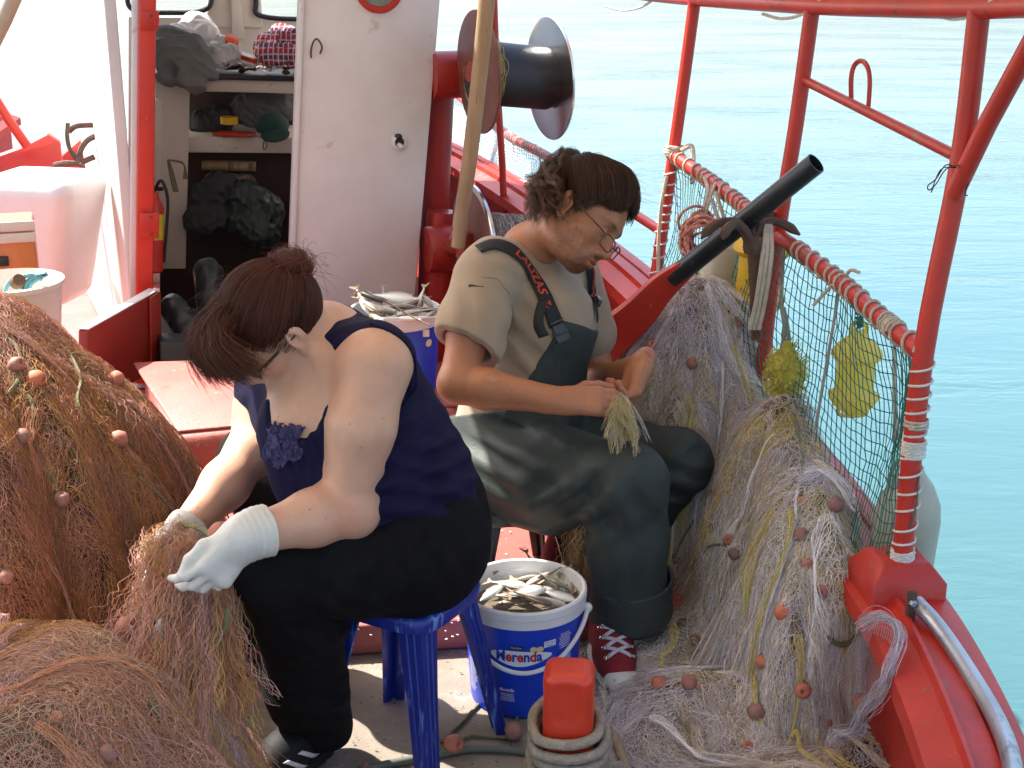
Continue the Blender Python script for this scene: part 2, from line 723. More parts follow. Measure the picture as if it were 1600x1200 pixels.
M['whitenet'] = pm('white_twine', (.72, .72, .72), .7, var=.1, vs=30)
M['yellow'] = pm('yellow_plastic', (.93, .78, .2), .42, var=.12, vs=5, bump=.12, sss=.0, transl=.6)
M['yellow2'] = pm('deep_yellow_plastic', (.75, .47, .02), .42, var=.15, vs=5, bump=.12, transl=.15)
M['fender'] = pm('cream_vinyl', (.44, .41, .32), .45, var=.2, vs=6, bump=.1, wear=(.33, .27, .2), ws_=9, wt=.6)
M['whiteplastic'] = pm('white_plastic', (.78, .77, .75), .4, var=.05, vs=6, bump=.05, wear=(.52, .47, .42), ws_=16, wt=.68, transl=.08)
M['bluelabel'] = pm('blue_label', (.008, .05, .52), .35, var=.1, vs=8, bump=.02, wear=(.2, .25, .6), ws_=55, wt=.74)
M['blueplastic'] = pm('blue_plastic', (.012, .026, .24), .33, var=.25, vs=14, bump=.1, aniso=(4, 4, .5), wear=(.13, .24, .58), ws_=12, wt=.575)
M['brownplastic'] = pm('dark_brown_plastic', (.022, .017, .015), .4, var=.3, bump=.12, wear=(.08, .07, .06), ws_=16, wt=.63)
M['column'] = pm('deep_red_paint', (.34, .02, .013), .36, var=.2, bump=.15, bs=40, wear=(.16, .03, .02), ws_=9, wt=.6, wear2=((.6, .5, .46), 26, .7))
M['lockershade'] = pm('locker_shade', (.035, .014, .011), .7, var=.3)  # wheelhouse interior shade put into the colour of floor, locker and shelf backs
M['float'] = pm('terracotta_float', (.42, .14, .085), .7, var=.25, vs=40, bump=.25, bs=150, attr=True)
M['glass'] = None
# ------------------------------------------------------------------ the sea
def water_material():
    m = bpy.data.materials.new('sea_water')
    m.use_nodes = True
    nt = m.node_tree
    b = nt.nodes['Principled BSDF']
    b.inputs['Base Color'].default_value = (.035, .23, .235, 1)
    b.inputs['Roughness'].default_value = .07
    b.inputs['IOR'].default_value = 1.33
    tc = nt.nodes.new('ShaderNodeTexCoord')
    mp = nt.nodes.new('ShaderNodeMapping')
    mp.inputs['Rotation'].default_value = (0, 0, .5)
    mp.inputs['Scale'].default_value = (.8, 2.2, 1)
    nt.links.new(tc.outputs['Object'], mp.inputs[0])
    last = None
    for sc, st, ds in ((1.1, .22, .12), (4.5, .28, .03), (14, .25, .008)):
        n = nt.nodes.new('ShaderNodeTexNoise')
        n.inputs['Scale'].default_value = sc
        n.inputs['Detail'].default_value = 4
        n.inputs['Distortion'].default_value = .6
        nt.links.new(mp.outputs[0], n.inputs['Vector'])
        bp = nt.nodes.new('ShaderNodeBump')
        bp.inputs['Strength'].default_value = st
        bp.inputs['Distance'].default_value = ds
        nt.links.new(n.outputs[0], bp.inputs['Height'])
        pt = nt.nodes.new('ShaderNodeTexNoise')
        pt.inputs['Scale'].default_value = .22
        pt.inputs['Detail'].default_value = 5
        pt.inputs['Distortion'].default_value = 1.2
        nt.links.new(mp.outputs[0], pt.inputs['Vector'])
        pr = nt.nodes.new('ShaderNodeMapRange')
        pr.inputs['From Min'].default_value = .4
        pr.inputs['From Max'].default_value = .66
        pr.inputs['To Min'].default_value = st * .4
        pr.inputs['To Max'].default_value = st * 1.25
        nt.links.new(pt.outputs[0], pr.inputs[0])
        nt.links.new(pr.outputs[0], bp.inputs['Strength'])
        if last: nt.links.new(last.outputs[0], bp.inputs['Normal'])
        last = bp
    nt.links.new(last.outputs[0], b.inputs['Normal'])
    n = nt.nodes.new('ShaderNodeTexNoise')
    n.inputs['Scale'].default_value = .35
    n.inputs['Detail'].default_value = 3
    nt.links.new(mp.outputs[0], n.inputs['Vector'])
    mx = nt.nodes.new('ShaderNodeMixRGB')
    mx.inputs[1].default_value = (.05, .13, .142, 1)
    mx.inputs[2].default_value = (.052, .12, .13, 1)
    nt.links.new(n.outputs[0], mx.inputs[0])
    nt.links.new(mx.outputs[0], b.inputs['Base Color'])
    return m


SEAZ = -.75
b_ = MB()
b_.grid(np.array([[(x, y, SEAZ) for y in (-60, 0, 30, 200, 4000)] for x in (-3000, -60, 0, 60, 3000)]), flip=True)
tag(b_.build('water', water_material(), origin=False), kind='structure')

# ------------------------------------------------------------------ hull, decks
GUN = smooth_path([(.62, .9, .33), (.76, 1.5, .33), (.835, 2.0, .33), (.86, 2.45, .34), (.83, 2.8, .36), (.745, 3.46, .41), (.55, 4.39, .49), (.34, 5.1, .55), (-.02, 6.0, .64), (-.6, 7, .76), (-1.55, 8.3, .95)], 6)
AX = nrm((-.29, .957, 0))
TX = A(.957, .29, 0)
# port side: mirror the starboard gunwale in the boat's centre line
C0 = A(-.62, 3.0, 0)
def mirror(p):
    q = np.asarray(p, float) - C0
    return C0 + q - 2 * TX * (q @ TX)
SEC = [(-.06, -1.25), (.035, -.5), (.05, -.1), (.045, -.03), (.03, .004), (.0, .012), (-.018, .011), (-.022, .003), (-.028, .003), (-.032, .012), (-.075, .013), (-.08, .024), (-.088, .024), (-.094, .008), (-.15, -.012), (-.152, -.05), (-.09, -.055), (-.085, -.4)]
def bulwark(path, flip, name, label):
    T = np.gradient(path, axis=0)
    P = np.zeros((len(path), len(SEC), 3))
    for i, (p, t) in enumerate(zip(path, T)):
        o = nrm(np.cross(t, (0, 0, 1))) * (-1 if flip else 1)
        for j, (a, z) in enumerate(SEC):
            P[i, j] = p + o * a + A(0, 0, z)
    b = MB()
    b.grid(P, flip=not flip)
    return tag(b.build(name, M['redworn'], ang=25), label, 'bulwark')


star = bulwark(GUN, False, 'bulwark', 'red painted starboard bulwark with wide cap, curving along the right of the boat')
port = bulwark(np.array([mirror(p) + A(-.1, 0, -.3) for p in GUN])[18:], True, 'bulwark', 'red bulwark of the far port bow, seen beyond the white box')

inn = [p - nrm(np.cross(t, (0, 0, 1))) * .13 for p, t in zip(GUN, np.gradient(GUN, axis=0))]
innp = [mirror(p) for p in inn]
# aft deck of grey boards
step_l, step_r = atz(380, 1036, 0), atz(760, 1013, 0)
sd = (step_r - step_l) / (step_r[0] - step_l[0])
SY = lambda x: (step_l + sd * (x - step_l[0]))[1]
aft_out = [p for p in inn if p[1] < 3.25]
b = MB()
poly = [A(-2.4, .9, -.05)] + [A(p[0] - .05, p[1], -.05) for p in aft_out] + [A(-2.4, 2.75, -.05)]
b.slab(poly, A(0, 0, .05))
tag(b.build('aft_deck', M['plydeck'], bevel=.002), kind='structure')
# red deck, one low step up
fw = [p for p in inn if p[1] > 3.05]
fwp = [p for p in innp if p[1] > 3.9]
b = MB()
xr = .45
edge = [A(x, SY(x), .003) for x in (-1.9, -1.2, -.6, 0, xr)]
poly = edge + [A(p[0] - .02, p[1], .003) for p in fw] + [A(p[0] + .02, p[1], .003) for p in fwp[::-1]]
b.slab(poly, A(0, 0, .077))
tag(b.build('red_deck', M['reddeck'], bevel=.006), kind='structure')
# dark bilge floor below the decks
b = MB()
b.slab([A(-2.6, .8, -.12), A(.9, .8, -.12), A(.9, 3.2, -.12), A(-2.6, 3.2, -.12)], A(0, 0, .02))
tag(b.build('bilge', M['reddark']), kind='structure')
# engine hatch: low red box with rounded front edge
h0 = at(262, 690, 3.72)
h0[2] = .28
hv = [h0, h0 + TX * .86, h0 + TX * .86 + AX * .62, h0 + AX * .78 + TX * -.03]
rt = root('engine_hatch', (h0 + hv[2]) / 2 * A(1, 1, 0) + A(0, 0, .08), 'low salmon red hatch box with rounded edge, half in sunlight behind the woman', 'hatch')
b = MB()
b.slab([A(p[0], p[1], .083) for p in hv], A(0, 0, .197))
b.build('coaming', M['reddeck'], rt, bevel=.03)
b = MB()
b.slab([A(p[0], p[1], .278) + (AX * .03 + TX * .03) * s1 for p, s1 in zip(hv, (1, 1, -1, -1))], A(0, 0, .012))
b.build('lid', M['reddeck'], rt, bevel=.006)

# foot block of the aft post, steel rub rail
rt = root('post_block', at(1400, 925, 2.6), 'chamfered red wooden block on the bulwark under the nearest right post', 'block')
pb = at(1408, 872, 2.62)
R = frame((-.12, 1, 0))
b = MB()
c = pb + A(0, .02, -.07)
w, d, hh = .078, .075, .07
V = []
for z, k in ((-hh, 1), (hh * .45, 1), (hh, .62)):
    for x, y in ((-1, -1), (1, -1), (1, 1), (-1, 1)):
        V.append(c + R[0] * w * x * k + R[1] * d * y * k + A(0, 0, z))
F = [(3, 2, 1, 0), (8, 9, 10, 11)]
for L in (0, 4):
    F += [(L + i, L + (i + 1) % 4, L + 4 + (i + 1) % 4, L + 4 + i) for i in range(4)]
b.add(V, F)
b.build('block_body', M['redworn'], rt, bevel=.005)

rr = smooth_path([at(1432, 942, 2.5), at(1470, 985, 2.42), at(1520, 1060, 2.26), at(1562, 1135, 2.1), at(1582, 1200, 1.96), at(1585, 1290, 1.78)], 8)
rt = root('rub_rail', rr[0] * A(1, 1, 1), 'bent galvanised tube running along the outside of the right bulwark', 'rub rail')
b = MB()
b.tube(rr, .0165, 14)
b.build('tube', M['galv'], rt)
b = MB()
Rb = frame(rr[1] - rr[0])
b.box(rr[0] + A(-.014, -.012, -.012), (.018, .012, .085), R)
b.build('bracket', M['rust'], rt, bevel=.002)
for dz in (-.04, .022):
    b = MB()
    b.lathe([(.008, 0), (.008, .006), (.005, .009)], rr[0] + A(-.014, -.019, -.012 + dz), -R[1], 6)
    b.build('bolt', M['galv'], rt)

# ------------------------------------------------------------------ wheelhouse
cabY = lambda px: 4.78 + (px - 230) / 460 * .28
cp = lambda px, py, dy=0: at(px, py, cabY(px) + dy)
WH = root('wheelhouse', cp(450, 575) * A(1, 1, 0) + A(0, 0, .08), 'white wooden wheelhouse with open doorway, red jamb and porthole', 'wheelhouse')
b = MB()
b.slab([cp(470, -75), cp(694, -75), cp(640, 572), cp(446, 572)], AX * .045)
b.build('aft_wall', M['white'], WH, bevel=.006)
# raised edge strip on the doorway side of the panel
b = MB()
b.slab([cp(470, -75, -.012), cp(479, -75, -.012), cp(455, 572, -.012), cp(446, 572, -.012)], AX * .01)
b.build('edge_strip', M['white'], WH, bevel=.003)
# jamb
b = MB()
b.slab([cp(218, -75, -.02), cp(245, -75, -.02), cp(238, 600, -.02), cp(211, 600, -.02)], AX * .09)
b.build('door_jamb', M['red'], WH, bevel=.006)
b = MB()
b.slab([cp(207, -75, -.005), cp(218, -75, -.005), cp(212, 600, -.005), cp(201, 600, -.005)], AX * .05)
b.build('corner_strip', M['white'], WH, bevel=.004)
for y0, y1 in ((18, 46), (333, 372)):
    b = MB()
    b.slab([cp(219, y0, -.034), cp(249, y0, -.034), cp(248, y1, -.034), cp(218, y1, -.034)], AX * .012)
    hg = b.build('hinge', M['redworn'], WH, bevel=.003)
    for yy in (y0 + 6, y1 - 6):
        b = MB()
        b.lathe([(.006, 0), (.006, .004), (.003, .006)], cp(236, yy, -.036), -AX, 8)
        b.build('screw', M['reddark'], hg)
# port side wall (sunlit) and starboard wall, front wall, roof, floor
def wall(p, q, z0, z1, th, name, mat, parent=WH):
    b = MB()
    n = nrm(np.cross(q - p, (0, 0, 1)))
    b.slab([A(p[0], p[1], z0), A(q[0], q[1], z0), A(q[0], q[1], z1), A(p[0], p[1], z1)], n * th)
    return b.build(name, mat, parent, bevel=.005)
pw0 = cp(205, 500, .0)
pw1 = pw0 + nrm((-.385, .923, 0)) * 1.45
wall(pw0, pw1, .083, 2.0, .04, 'port_wall', M['white'])
sw0 = cp(652, 560, .05)
sw1 = sw0 + AX * 1.3
wall(sw0 - TX * .045, sw1 - TX * .045, .083, 2.0, .04, 'starboard_wall', M['white'])
# front wall with two windows
fY = 6.35
fp = lambda px, py, dy=0: at(px, py, fY + dy + (px - 230) / 460 * .25)
b = MB()
b.slab([fp(200, 26), fp(640, 34), fp(640, 480), fp(200, 480)], AX * .05)
b.build('front_wall', M['cream'], WH, bevel=.004)
b = MB()
for x0, x1, x2, x3 in ((333, 401, 322, 412), ):
    b.slab([fp(x0, -80, -.02), fp(x1, -80, -.02), fp(x3, 45, -.02), fp(x2, 45, -.02)], AX * .06)
b.build('window_post', M['cream'], WH, bevel=.012)
b = MB()
b.slab([fp(358, -80, -.04), fp(362, -80, -.04), fp(384, 62, -.04), fp(364, 62, -.04)], AX * .02)
b.build('post_batten', M['cream'], WH, bevel=.003)
for x0, x1, yb in ((196, 334, 20), (398, 640, 30)):
    pts = smooth_path([fp(x0 + 4, -75, -.03), fp(x0 + 2, yb - 30, -.03), fp(x0 + 14, yb - 4, -.03), fp((x0 + x1) / 2, yb, -.03), fp(x1 - 16, yb - 4, -.03), fp(x1 - 2, yb - 28, -.03), fp(x1, -75, -.03)], 8)
    b = MB()
    b.tube(pts, .011, 8)
    wf = b.build('window_seal', M['black'], WH)
    b = MB()
    b.slab([fp(x0, -75, .01), fp(x1, -75, .01), fp(x1, yb, .01), fp(x0, yb, .01)], AX * .004)
    gm = bpy.data.materials.new('window_glass')
    gm.use_nodes = True
    g = gm.node_tree.nodes['Principled BSDF']
    g.inputs['Transmission Weight'].default_value = 1
    g.inputs['Roughness'].default_value = .02
    g.inputs['IOR'].default_value = 1.05
    b.build('window_pane', gm, wf)
# roof
b = MB()
b.slab([A(pw0[0] - .03, pw0[1] - .1, 1.96), A(sw0[0] + .05, sw0[1] - .05, 1.96), A(sw1[0] + .05, sw1[1] + .05, 1.96), A(pw1[0] - .03, pw1[1] + .1, 1.96)], A(0, 0, .05))
b.build('roof', M['white'], WH, bevel=.01)
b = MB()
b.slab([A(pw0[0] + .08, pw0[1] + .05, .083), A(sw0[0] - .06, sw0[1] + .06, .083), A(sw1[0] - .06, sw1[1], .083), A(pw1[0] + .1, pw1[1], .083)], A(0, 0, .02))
b.build('floor', M['lockershade'], WH)
# counter, shelf, partition
def ledge(y_px, y_px2, Y, dep, x0, x1, name, mat, ytilt=0):
    b = MB()
    p = [at(x0, y_px, Y), at(x1, y_px + ytilt, Y + .17 * (x1 - x0) / 300)]
    q = [at(x0, y_px2, Y), at(x1, y_px2 + ytilt, Y + .17 * (x1 - x0) / 300)]
    b.slab([q[0], q[1], p[1], p[0]], AX * dep)
    return b.build(name, mat, WH, bevel=.004)
ledge(121, 141, 5.72, .03, 240, 480, 'counter_front', M['cream'], 6)
ctop = ledge(114, 122, 5.70, .62, 235, 480, 'counter', M['black'], 6)
ledge(213, 238, 5.72, .5, 240, 480, 'shelf', M['cream'], 2)
b = MB()
b.slab([at(243, 128, 5.71), at(297, 130, 5.73), at(290, 420, 5.73), at(240, 420, 5.71)], AX * .02)
b.build('partition', M['cream'], WH, bevel=.003)
b = MB()
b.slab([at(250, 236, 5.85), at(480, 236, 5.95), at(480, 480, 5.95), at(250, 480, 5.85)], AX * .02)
b.build('locker_back', M['lockershade'], WH)
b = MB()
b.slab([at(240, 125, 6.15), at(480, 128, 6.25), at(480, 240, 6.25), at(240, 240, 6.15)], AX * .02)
b.build('shelf_shade_back', M['lockershade'], WH)  # added dark panel, stands in for the shade behind the shelf
b = MB()
b.slab([at(243, 155, 5.5), at(252, 160, 5.5), at(250, 410, 5.5), at(241, 405, 5.5)], AX * .12)
b.build('inner_post', M['cream'], WH, bevel=.003)
# wire hook, cable hole on the aft wall, porthole
b = MB()
b.tube(smooth_path([cp(486, 91, -.012), cp(486, 78, -.012), cp(490, 65, -.02), cp(496, 61, -.022), cp(503, 73, -.02), cp(500, 84, -.014)], 6), .0035, 6)
b.build('wire_hook', M['rust'], WH)
b = MB()
n_ = -AX
b.lathe([(.028, -.002), (.032, .006), (.02, .012), (.016, .006)], cp(624, 222), n_, 14)
hl = b.build('cable_hole', M['white'], WH)
b = MB()
b.lathe([(.001, .0075), (.0165, .0072)], cp(624, 222), n_, 12)
b.ball(cp(622, 214, -.008), (.016, .007, .013), n=8)
b.build('black_filling', M['black'], hl)
b = MB()
b.tube(smooth_path([cp(623, 226, -.006), cp(626, 228, -.02), cp(629, 232, -.03)], 5), .008, 8)
b.build('cable_end', M['cream'], hl)
pc = cp(592, -19)
b = MB()
prof = [(.083, -.004), (.085, .004), (.079, .012), (.068, .013), (.062, .006), (.061, -.004)]
b.lathe(prof, pc, n_, 28, caps=False)
pr = b.build('porthole_ring', M['redworn'], WH)
b = MB()
b.lathe([(.001, .004), (.066, .003)], pc, n_, 24)
pg = pm('porthole_glass', (.2, .22, .18), .1, var=.3, bump=.05)
b.build('porthole_glass', pg, pr)

# low door leaf standing open
dh, do = at(246, 0, 4.9), at(138, 0, 4.42)
d0, d1 = at(247, 455, 4.72), at(137, 517, 4.3)
e0, e1 = at(249, 575, 4.72), at(137, 640, 4.3)
nn = nrm(np.cross(d1 - d0, (0, 0, 1)))
if nn[1] > 0: nn = -nn
rt = root('door_leaf', (e0 + e1) / 2, 'low red brown door leaf swung open, its white top edge catching the sun', 'door')
b = MB()
b.slab([d0, d1, e1, e0], -nn * .035)
b.build('panel', M['reddark'], rt, bevel=.004)
b = MB()
u = nrm(d1 - d0)
b.slab([d0 - u * .0 + nn * .012, d0 + u * .07 + nn * .012, e0 + u * .07 + nn * .012, e0 + nn * .012], -nn * .01)
b.build('hinge_stile', M['reddark'], rt, bevel=.003)
b = MB()
b.slab([d0 + nn * .004 + A(0, 0, .002), d1 + nn * .004 + A(0, 0, .002), d1 - nn * .037 + A(0, 0, .002), d0 - nn * .037 + A(0, 0, .002)], A(0, 0, .006))
b.build('top_edge', M['white'], rt, bevel=.002)

# awning over the working deck, laced to the starboard boom (it is what shades the foreground)
canvas = pm('awning_canvas', (.86, .78, .66), .9, var=.06, bump=.3, bs=200, transl=.42)
aw = [A(1.02, .6, 1.53), A(1.03, 1.8, 1.53), A(1.0, 2.5, 1.53), A(.91, 3.2, 1.51), A(.79, 3.8, 1.5), A(.68, 4.39, 1.49)]
ridge = [A(-.5, .4, 2.15), A(-.5, 1.8, 2.15), A(-.5, 2.5, 2.15), A(-.5, 3.05, 2.13), A(-.5, 3.7, 2.1), A(-.5, 4.75, 2.08)]
prt = [A(-2.9, .4, 1.9), A(-2.8, 2.5, 1.9), A(-2.0, 2.92, 1.9), A(-1.22, 3.27, 1.9), A(-1.05, 3.9, 1.92), A(-1.0, 4.75, 1.95)]
ga = smooth_path(aw, 5); gb = smooth_path(ridge, 5); gc = smooth_path(prt, 5)
Pg = np.array([[ga[i] * (1 - t) ** 2 + (gb[i] * 2 - ga[i] * .5 - gc[i] * .5) * 2 * t * (1 - t) + gc[i] * t * t for t in np.linspace(0, 1, 14)] for i in range(len(ga))])
Pg[..., 2] = np.maximum(Pg[..., 2], 1.53)
b = MB()
b.grid(Pg)
aw_o = b.build('awning', canvas, ang=180, origin=True)
sm = aw_o.modifiers.new('cloth', 'SOLIDIFY'); sm.thickness = .002
tag(aw_o, 'pale canvas awning stretched over the working deck', 'awning')
# ------------------------------------------------------------------ starboard side frame of red tubes
SR = root('side_frame', at(1410, 872, 2.62), 'red painted tube frame of posts and rail along the right side, wrapped in cord', 'railing')
postR = [at(1409, 878, 2.62), at(1443, 553, 2.63), at(1500, 260, 2.64), at(1530, 16, 2.64)]
postM = [at(1188, 600, 3.5), at(1216, 367, 3.5), at(1243, 200, 3.5), at(1269, 14, 3.5)]
postL = [at(1019, 470, 4.39), at(1052, 243, 4.39), at(1068, 130, 4.39), at(1085, 4, 4.39)]
railP = [postL[1], at(1130, 297, 3.98), postM[1], at(1300, 430, 3.16), at(1380, 500, 2.83), postR[1]]
for pp, r in ((postR, .0205), (postM, .019), (postL, .019)):
    b = MB()
    b.tube(smooth_path(pp, 5), r, 14)
    b.build('post', M['red'], SR)
b = MB()
b.tube(smooth_path(railP, 6), .0185, 12)
b.build('rail', M['redworn'], SR)
boomP = [at(1720, 8, 2.1), at(1610, 10, 2.42), at(1530, 13, 2.64), at(1400, 13, 3.03), at(1268, 10, 3.5), at(1085, -1, 4.39), at(968, -12, 5.14)]
b = MB()
boomS = smooth_path(boomP, 8)
b.tube(boomS, .0195, 14)
b.build('boom', M['red'], SR)
b = MB()
b.tube([at(1490, 305, 2.63), at(1545, 190, 2.58), at(1610, 70, 2.5), at(1680, -60, 2.42)], .0185, 14)
b.build('brace', M['red'], SR)
b = MB()
b.tube([at(1256, 125, 3.5), at(1492, 243, 2.66)], .0115, 10)
cb = b.build('cross_bar', M['redworn'], SR)
b = MB()
Yl = 3.22
fl = smooth_path([at(1330, 155, Yl), at(1330, 122, Yl), at(1335, 102, Yl), at(1346, 95, Yl - .02), at(1355, 104, Yl - .06), at(1359, 125, Yl - .08), at(1357, 167, Yl - .08)], 6)
b.tube(fl, .0058, 6)
b.build('arch_loop', M['red'], cb)
# lacing of the awning round the boom
boomY = lambda x: float(np.interp(x, [960, 1085, 1268, 1400, 1530, 1610], [5.2, 4.39, 3.5, 3.03, 2.64, 2.42]))
for x0 in (985, 1232, 1500):
    b = MB()
    dy = 0 if x0 > 1100 else -13
    b.tube(smooth_path([at(x0 - 40, 22 + dy, boomY(x0 - 40) + .025), at(x0 - 14, 29 + dy, boomY(x0 - 14) - .008), at(x0 + 14, 25 + dy, boomY(x0 + 14) - .026), at(x0 + 38, 11 + dy, boomY(x0 + 38) - .029), at(x0 + 56, -5 + dy, boomY(x0 + 56) - .02), at(x0 + 66, -12 + dy, boomY(x0 + 66) + .01)], 6), .0042, 7)
    b.build('lacing', M['ropewhite'], SR)
# cord wound round rail and posts
dense = [(0, .012), (.5, .03)]
rp = smooth_path(railP, 10)
def seg(P, t0, t1):
    n = len(P)
    return P[int(t0 * (n - 1)):int(t1 * (n - 1)) + 1]
for t0, t1, pit, mat, rad in ((0, .38, .05, 'rope', .0036), (.08, .105, .014, 'ropewhite', .004), (.2, .22, .014, 'rope', .004), (.47, 1, .045, 'rope', .0037), (.585, .605, .013, 'rope', .0045), (.83, .86, .016, 'rope', .004), (.68, .7, .012, 'ropegrey', .0045)):
    s = seg(rp, t0, t1)
    if len(s) < 3: continue
    b = MB()
    b.tube(helix(s, .0185 + rad * .8, pit, 12, .35), rad, 6)
    b.build('rail_lashing', M[mat], SR)
pr_ = smooth_path(postR[:2], 12)
for P, t0, t1, pit, r0, rad, mat in ((postR[:2], 0, 1, .03, .0205, .0026, 'ropewhite'), (postR[:2], .52, .6, .007, .0205, .003, 'ropewhite'), (postR[:2], .0, .06, .006, .0205, .003, 'ropewhite'), (postR[:2], .66, .7, .008, .0205, .003, 'rope'), (postL[:2], 0, 1, .035, .019, .003, 'ropewhite')):
    p = np.array([np.asarray(P[0]) + (np.asarray(P[1]) - P[0]) * t for t in np.linspace(t0, t1, 16)])
    b = MB()
    b.tube(helix(p, r0 + rad * .8, pit, 12, .3), rad, 5)
    b.build('post_lashing', M[mat], SR)
# knot at the forward end of the rail
b = MB()
k0 = postL[1]
b.tube(helix([k0 + A(-.0, 0, .0), k0 + A(.004, 0, .03)], .026, .011, 12, .3), .0075, 7)
b.tube(smooth_path([k0 + A(.02, -.03, .02), k0 + A(.05, -.04, .035), k0 + A(.055, -.06, -.01), k0 + A(.05, -.1, -.07)], 6), .008, 7)
b.tube(smooth_path([k0 + A(-.02, -.02, -.06), k0 + A(-.035, -.03, -.15), k0 + A(-.04, -.03, -.27), k0 + A(-.038, -.03, -.36)], 6), .006, 7)
b.build('knot', M['rope'], SR)
# black wire tangle on the near post
b = MB()
w0 = at(1494, 262, 2.61)
b.tube(smooth_path([w0, at(1478, 258, 2.6), at(1462, 280, 2.6), at(1450, 290, 2.6), at(1452, 297, 2.6), at(1463, 287, 2.6), at(1482, 262, 2.6), w0 + A(.03, 0, 0), at(1508, 300, 2.6), at(1512, 306, 2.6)], 6), .0012, 5)
b.tube(smooth_path([w0, at(1470, 265, 2.6), at(1455, 300, 2.6), at(1459, 292, 2.6)], 6), .001, 5)
b.build('wire', M['black'], SR)
# loose cord ends
for pts, r in (([(1322, 430, 3.08), (1330, 422, 3.06), (1343, 426, 3.04)], .004), ([(1300, 445, 3.1), (1285, 462, 3.08), (1270, 478, 3.08)], .004), ([(1398, 535, 2.8), (1397, 580, 2.79), (1399, 640, 2.79), (1397, 690, 2.8)], .0045)):
    b = MB()
    b.tube(smooth_path([at(*p) for p in pts], 6), r, 6)
    b.build('cord_end', M['rope'], SR)

# ------------------------------------------------------------------ green net tied below the rail
def net_panel(top, bot, nu, nv, r, sag, seed):
    rr_ = np.random.default_rng(seed)
    tu = np.linspace(0, 1, nu)
    T = np.array([[np.interp(t, np.linspace(0, 1, len(top)), np.asarray(top)[:, k]) for k in range(3)] for t in tu])
    Bq = np.array([[np.interp(t, np.linspace(0, 1, len(bot)), np.asarray(bot)[:, k]) for k in range(3)] for t in tu])
    G = np.zeros((nu, nv, 3))
    sc = np.repeat(np.abs(np.sin(tu * 17)) ** .6, 1)
    for j in range(nv):
        v = j / (nv - 1)
        G[:, j] = T * (1 - v) + Bq * v
        G[:, j, 2] -= sag * math.sin(v * math.pi) * .6 * (1 + .5 * np.sin(tu * 9 + 1))
        G[:, j, 0] += .03 * math.sin(v * math.pi) * np.sin(tu * 7 + 2) + .01 * np.sin(tu * 23 + v * 5)
        G[:, j, 1] += .012 * np.sin(v * 9 + tu * 11) + .003 * np.sin(tu * 50 + v * 30)
        G[:, j, 2] += .008 * np.sin(tu * 31 + v * 3) + .0015 * np.sin(tu * 90 + v * 12)
    G += rr_.normal(size=G.shape) * .0011
    b = MB()
    for i in range(nu): b.tube(G[i], r, 4)
    for j in range(nv): b.tube(G[:, j], r, 4)
    for i in range(nu):
        for j in range(nv):
            p = G[i, j]
            b.add([p + d * r * 2.1 for d in (A(1, 0, 0), A(-1, 0, 0), A(0, 1, 0), A(0, -1, 0), A(0, 0, 1), A(0, 0, -1))],
                  [(0, 2, 4), (2, 1, 4), (1, 3, 4), (3, 0, 4), (2, 0, 5), (1, 2, 5), (3, 1, 5), (0, 3, 5)])
    return b
topn = [p + A(-.008, 0, -.018) for p in smooth_path([postL[1], *railP[1:-1], postR[1]], 4)]
botn = smooth_path([at(1022, 462, 4.36), at(1090, 540, 3.9), at(1182, 640, 3.48), at(1275, 760, 3.05), at(1345, 862, 2.72), at(1405, 872, 2.6)], 5)
gb_ = net_panel(topn, botn, 80, 19, .0012, .03, 4)
o = gb_.build('green_net', M['greennet'], smooth=False)
tag(o, 'green knotted net stretched between the right rail and the bulwark', 'net')

# ------------------------------------------------------------------ floats and gear hanging on the side net
def handle_float(px, py, Y, s, mat, label, tilt=0):
    c = at(px, py, Y)
    rt = root('float', c - A(0, 0, .12 * s), label, 'float', None)
    b = MB()
    prof = [(.0, -.105), (.03, -.104), (.036, -.098), (.058, -.082), (.07, -.062), (.074, -.05), (.064, -.045), (.056, -.036), (.054, -.012), (.055, .0), (.054, .03), (.056, .052), (.066, .058), (.074, .068), (.07, .082), (.056, .1), (.034, .118), (.028, .124), (.027, .138), (.0, .139)]
    b.lathe([(r * s, h * s) for r, h in prof], c, (tilt, 0, 1), 26)
    b.build('float_body', mat, rt, ang=50)
    b = MB()
    for sg in (-1, 1):
        b.tube(smooth_path([c + A(.02 * sg, 0, .13) * s, c + A(.022 * sg, 0, .15) * s, c + A(.012 * sg, 0, .163) * s, c + A(0, 0, .166) * s], 5), .007 * s, 7)
    b.build('top_eye', mat, rt)
    b = MB()
    b.tube(smooth_path([c + A(-.042, 0, -.09) * s, c + A(-.038, 0, -.112) * s, c + A(0, 0, -.117) * s, c + A(.038, 0, -.112) * s, c + A(.042, 0, -.09) * s], 5), .006 * s, 7)
    b.build('bottom_handle', mat, rt)
    return rt, c
rt, c = handle_float(1336, 590, 3.24, .84, M['yellow'], 'pale yellow ribbed float hanging on its own behind the green net')
b = MB()
b.tube(smooth_path([c + A(0, 0, .125), c + A(.004, 0, .15), c + A(-.004, -.01, .17), at(1332, 478, 3.04)], 6), .005, 6)
b.tube(helix([c + A(0, 0, .128), c + A(-.002, -.004, .165)], .007, .011, 10), .004, 6)
b.build('tie', M['greennet'], rt)
rt, c = handle_float(1186, 432, 3.66, 1.05, M['yellow2'], 'deep yellow float hanging behind the rusty anchor', .06)

